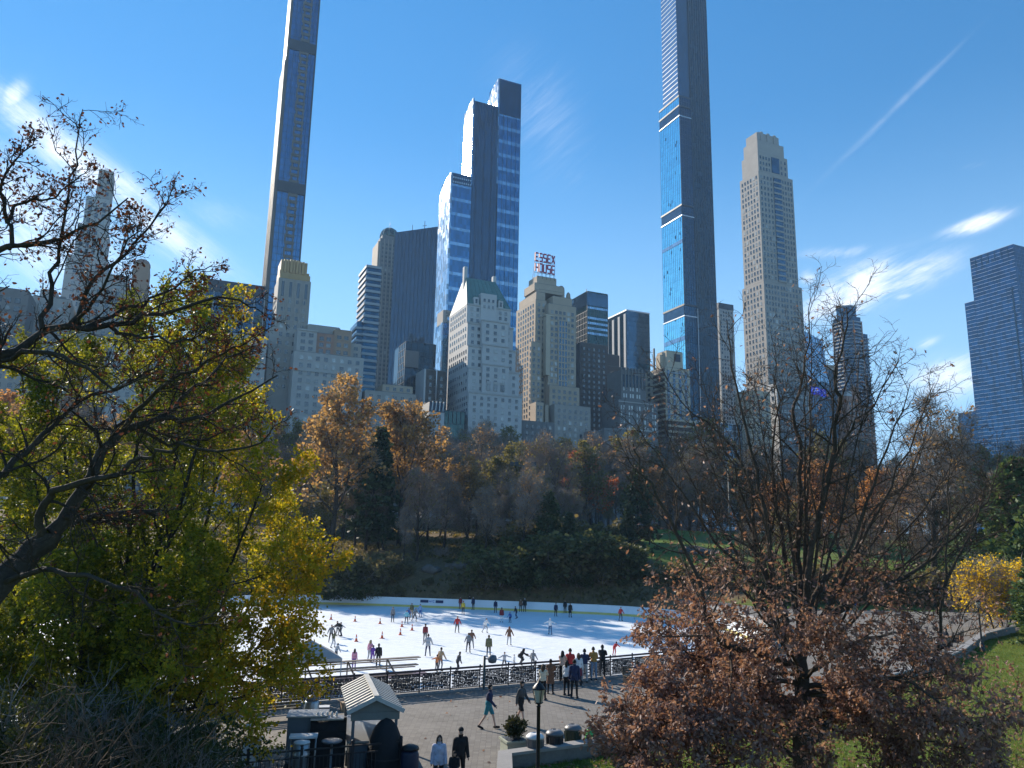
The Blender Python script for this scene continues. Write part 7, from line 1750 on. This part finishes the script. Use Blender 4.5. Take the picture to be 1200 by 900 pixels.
# floodlight masts in the wood
def mast(label, px, D, ytop):
    p = at(px, 600, D); z0 = height(p.x, p.y); zt = at(px, ytop, D).z
    o = empty('floodlight_mast', (p.x, p.y, z0), 0, label, 'mast', 'floodlight masts over the wood'); h = zt-z0
    x = MB(); x.tube([(0,0,-.5),(0,0,h)], [.22,.10], 8); x.build('pole', M['gpole'], o); x = MB(); x.box(-2.6,2.6,-.08,.08,h-.1,h+.08); x.build('crossarm', M['gpole'], o)
    for i, xx in enumerate((-2.3,-1.4,1.2,2.0)): x = MB(); x.box(xx-.38,xx+.38,-.35,.25,h+.1,h+.75); x.build('floodlight', M['metal'], o)
mast('tall floodlight mast above the trees in the middle of the wood', 613, 150, 546); mast('floodlight mast seen between the bare oak limbs', 855, 150, 548)
# scattered rocks on the slope and lawn
M['rock'] = mat('schist outcrop', (.10,.095,.085), .9, .35, .5, bump=.6)
def rock(label, px, D, w_, h_):
    p = at(px, 600, D); p.z = height(p.x, p.y); b_ = MB(); r_ = random.Random(px); n1, n2 = 14, 8
    b_.ball((0,0,0), 1, 1, 1, n1, n2)
    b_.v = [(v[0]*w_*(1+.25*math.sin(v[1]*4+px)+.1*r_.uniform(-1,1)), v[1]*w_*.6*(1+.2*math.sin(v[0]*5)), v[2]*h_*(1+.25*math.sin(v[0]*3+v[1]*4)+.08*r_.uniform(-1,1))) for v in b_.v]
    b_.sm = [False]*len(b_.f); o = b_.build('rock', M['rock'], None, p); tag(o, label, 'rock', 'grey outcrops in the park'); o.rotation_euler.z = r_.uniform(0,3)
rock('long low grey outcrop across the green lawn', 815, 175, 6.5, 1.4); rock('small grey outcrop beside the long one on the lawn', 855, 178, 3.0, 1.0); rock('grey outcrop above the middle of the white boards', 540, 128, 2.2, 1.0); rock('grey outcrop above the right part of the white boards', 790, 125, 2.2, 1.2); rock('grey outcrop low on the slope above the banner', 508, 127, 2.0, .8)

# ------------------------------------------------------------------ lawn grass and fallen leaves near the camera
M['l_grass'] = leafmat('grass blade', [(.055,.095,.014),(.10,.16,.026),(.17,.21,.045),(.22,.22,.07)], .45, .6, .5)
BLADE = (np.array([[0,-.05,0],[.6,-.03,.06],[1,0,.2],[0,.05,0], [0,.10,.0],[.5,.25,-.05],[.85,.42,-.2],[0,.18,0], [0,-.2,0],[.55,-.3,.08],[.9,-.5,.25],[0,-.12,0]], float), [[0,1,2,3],[4,5,6,7],[8,9,10,11]])
A = []; D = []; g_ = random.Random(77)
while len(A) < 60000:
    y = 17+70*g_.random()**1.6; x = g_.uniform(-2, 62)
    if inpoly((x, y), PLAZA) or inpoly((x, y), RINK) or pdist((x, y), RINK) < 1.8 or x/y > .75 or x/y < -.08: continue
    if g_.random() < .35*(math.sin(x*.7)*math.sin(y*.5+1)+.3): continue
    A.append((x, y, height(x, y)-.01)); D.append((g_.gauss(0,.25), g_.gauss(0,.25), 1))
tag(link('grass', leaves('grass', M['l_grass'], A, D, .15, BLADE, 12, spread=.25)), kind='stuff')
A = []; D = []
while len(A) < 9000:
    y = 17+55*g_.random()**1.7; x = g_.gauss(10, 12); 
    if x/y > .75 or x/y < -.5: continue
    onp = inpoly((x, y), PLAZA)
    if inpoly((x, y), RINK) or pdist((x, y), RINK) < 1: continue
    if onp and g_.random() < .96: continue
    if not onp and x < -2: continue
    A.append((x, y, (.035 if onp else height(x, y)+.05))); D.append((g_.gauss(0,1), g_.gauss(0,1), g_.gauss(0,.12)))
tag(link('fallen_leaves', leaves('fallen_leaves', M['l_oak'], A, D, .13, FOLD, 13, spread=.1)), kind='stuff')
A = []; D = []
while len(A) < 16000:
    y = g_.uniform(114, 215); x = g_.uniform(-.42, .30)*y
    if inpoly((x, y), RINK) or pdist((x, y), RINK) < 1.6: continue
    if x > 14 and y > 140 and g_.random() < .93: continue
    if math.sin(x*.31+y*.12)+math.sin(y*.41-x*.2) < g_.uniform(-1.4, .9): continue
    A.append((x, y, height(x, y))); D.append((g_.gauss(0,.6), g_.gauss(0,.6), 1))
tag(link('ground_cover', leaves('ground_cover', M['l_bush'], A, D, .55, CLUMP, 14, spread=.3)), kind='stuff')

# ------------------------------------------------------------------ haze
hz = bpy.data.materials.new('haze'); hz.use_nodes = True; nt = hz.node_tree
nt.nodes.remove(nt.nodes['Principled BSDF'])
pv = nt.nodes.new('ShaderNodeVolumePrincipled'); pv.inputs['Color'].default_value = (.42, .68, 1, 1)
pv.inputs['Density'].default_value = .00014; pv.inputs['Anisotropy'].default_value = .2
nt.links.new(pv.outputs[0], nt.nodes['Material Output'].inputs['Volume'])
hb = MB(); hb.box(-1700, 1800, -400, 3100, -4.5, 600); ho = hb.build('haze', hz); tag(ho, kind='stuff'); ho['label'] = 'thin pale blue air between the park and the skyline'
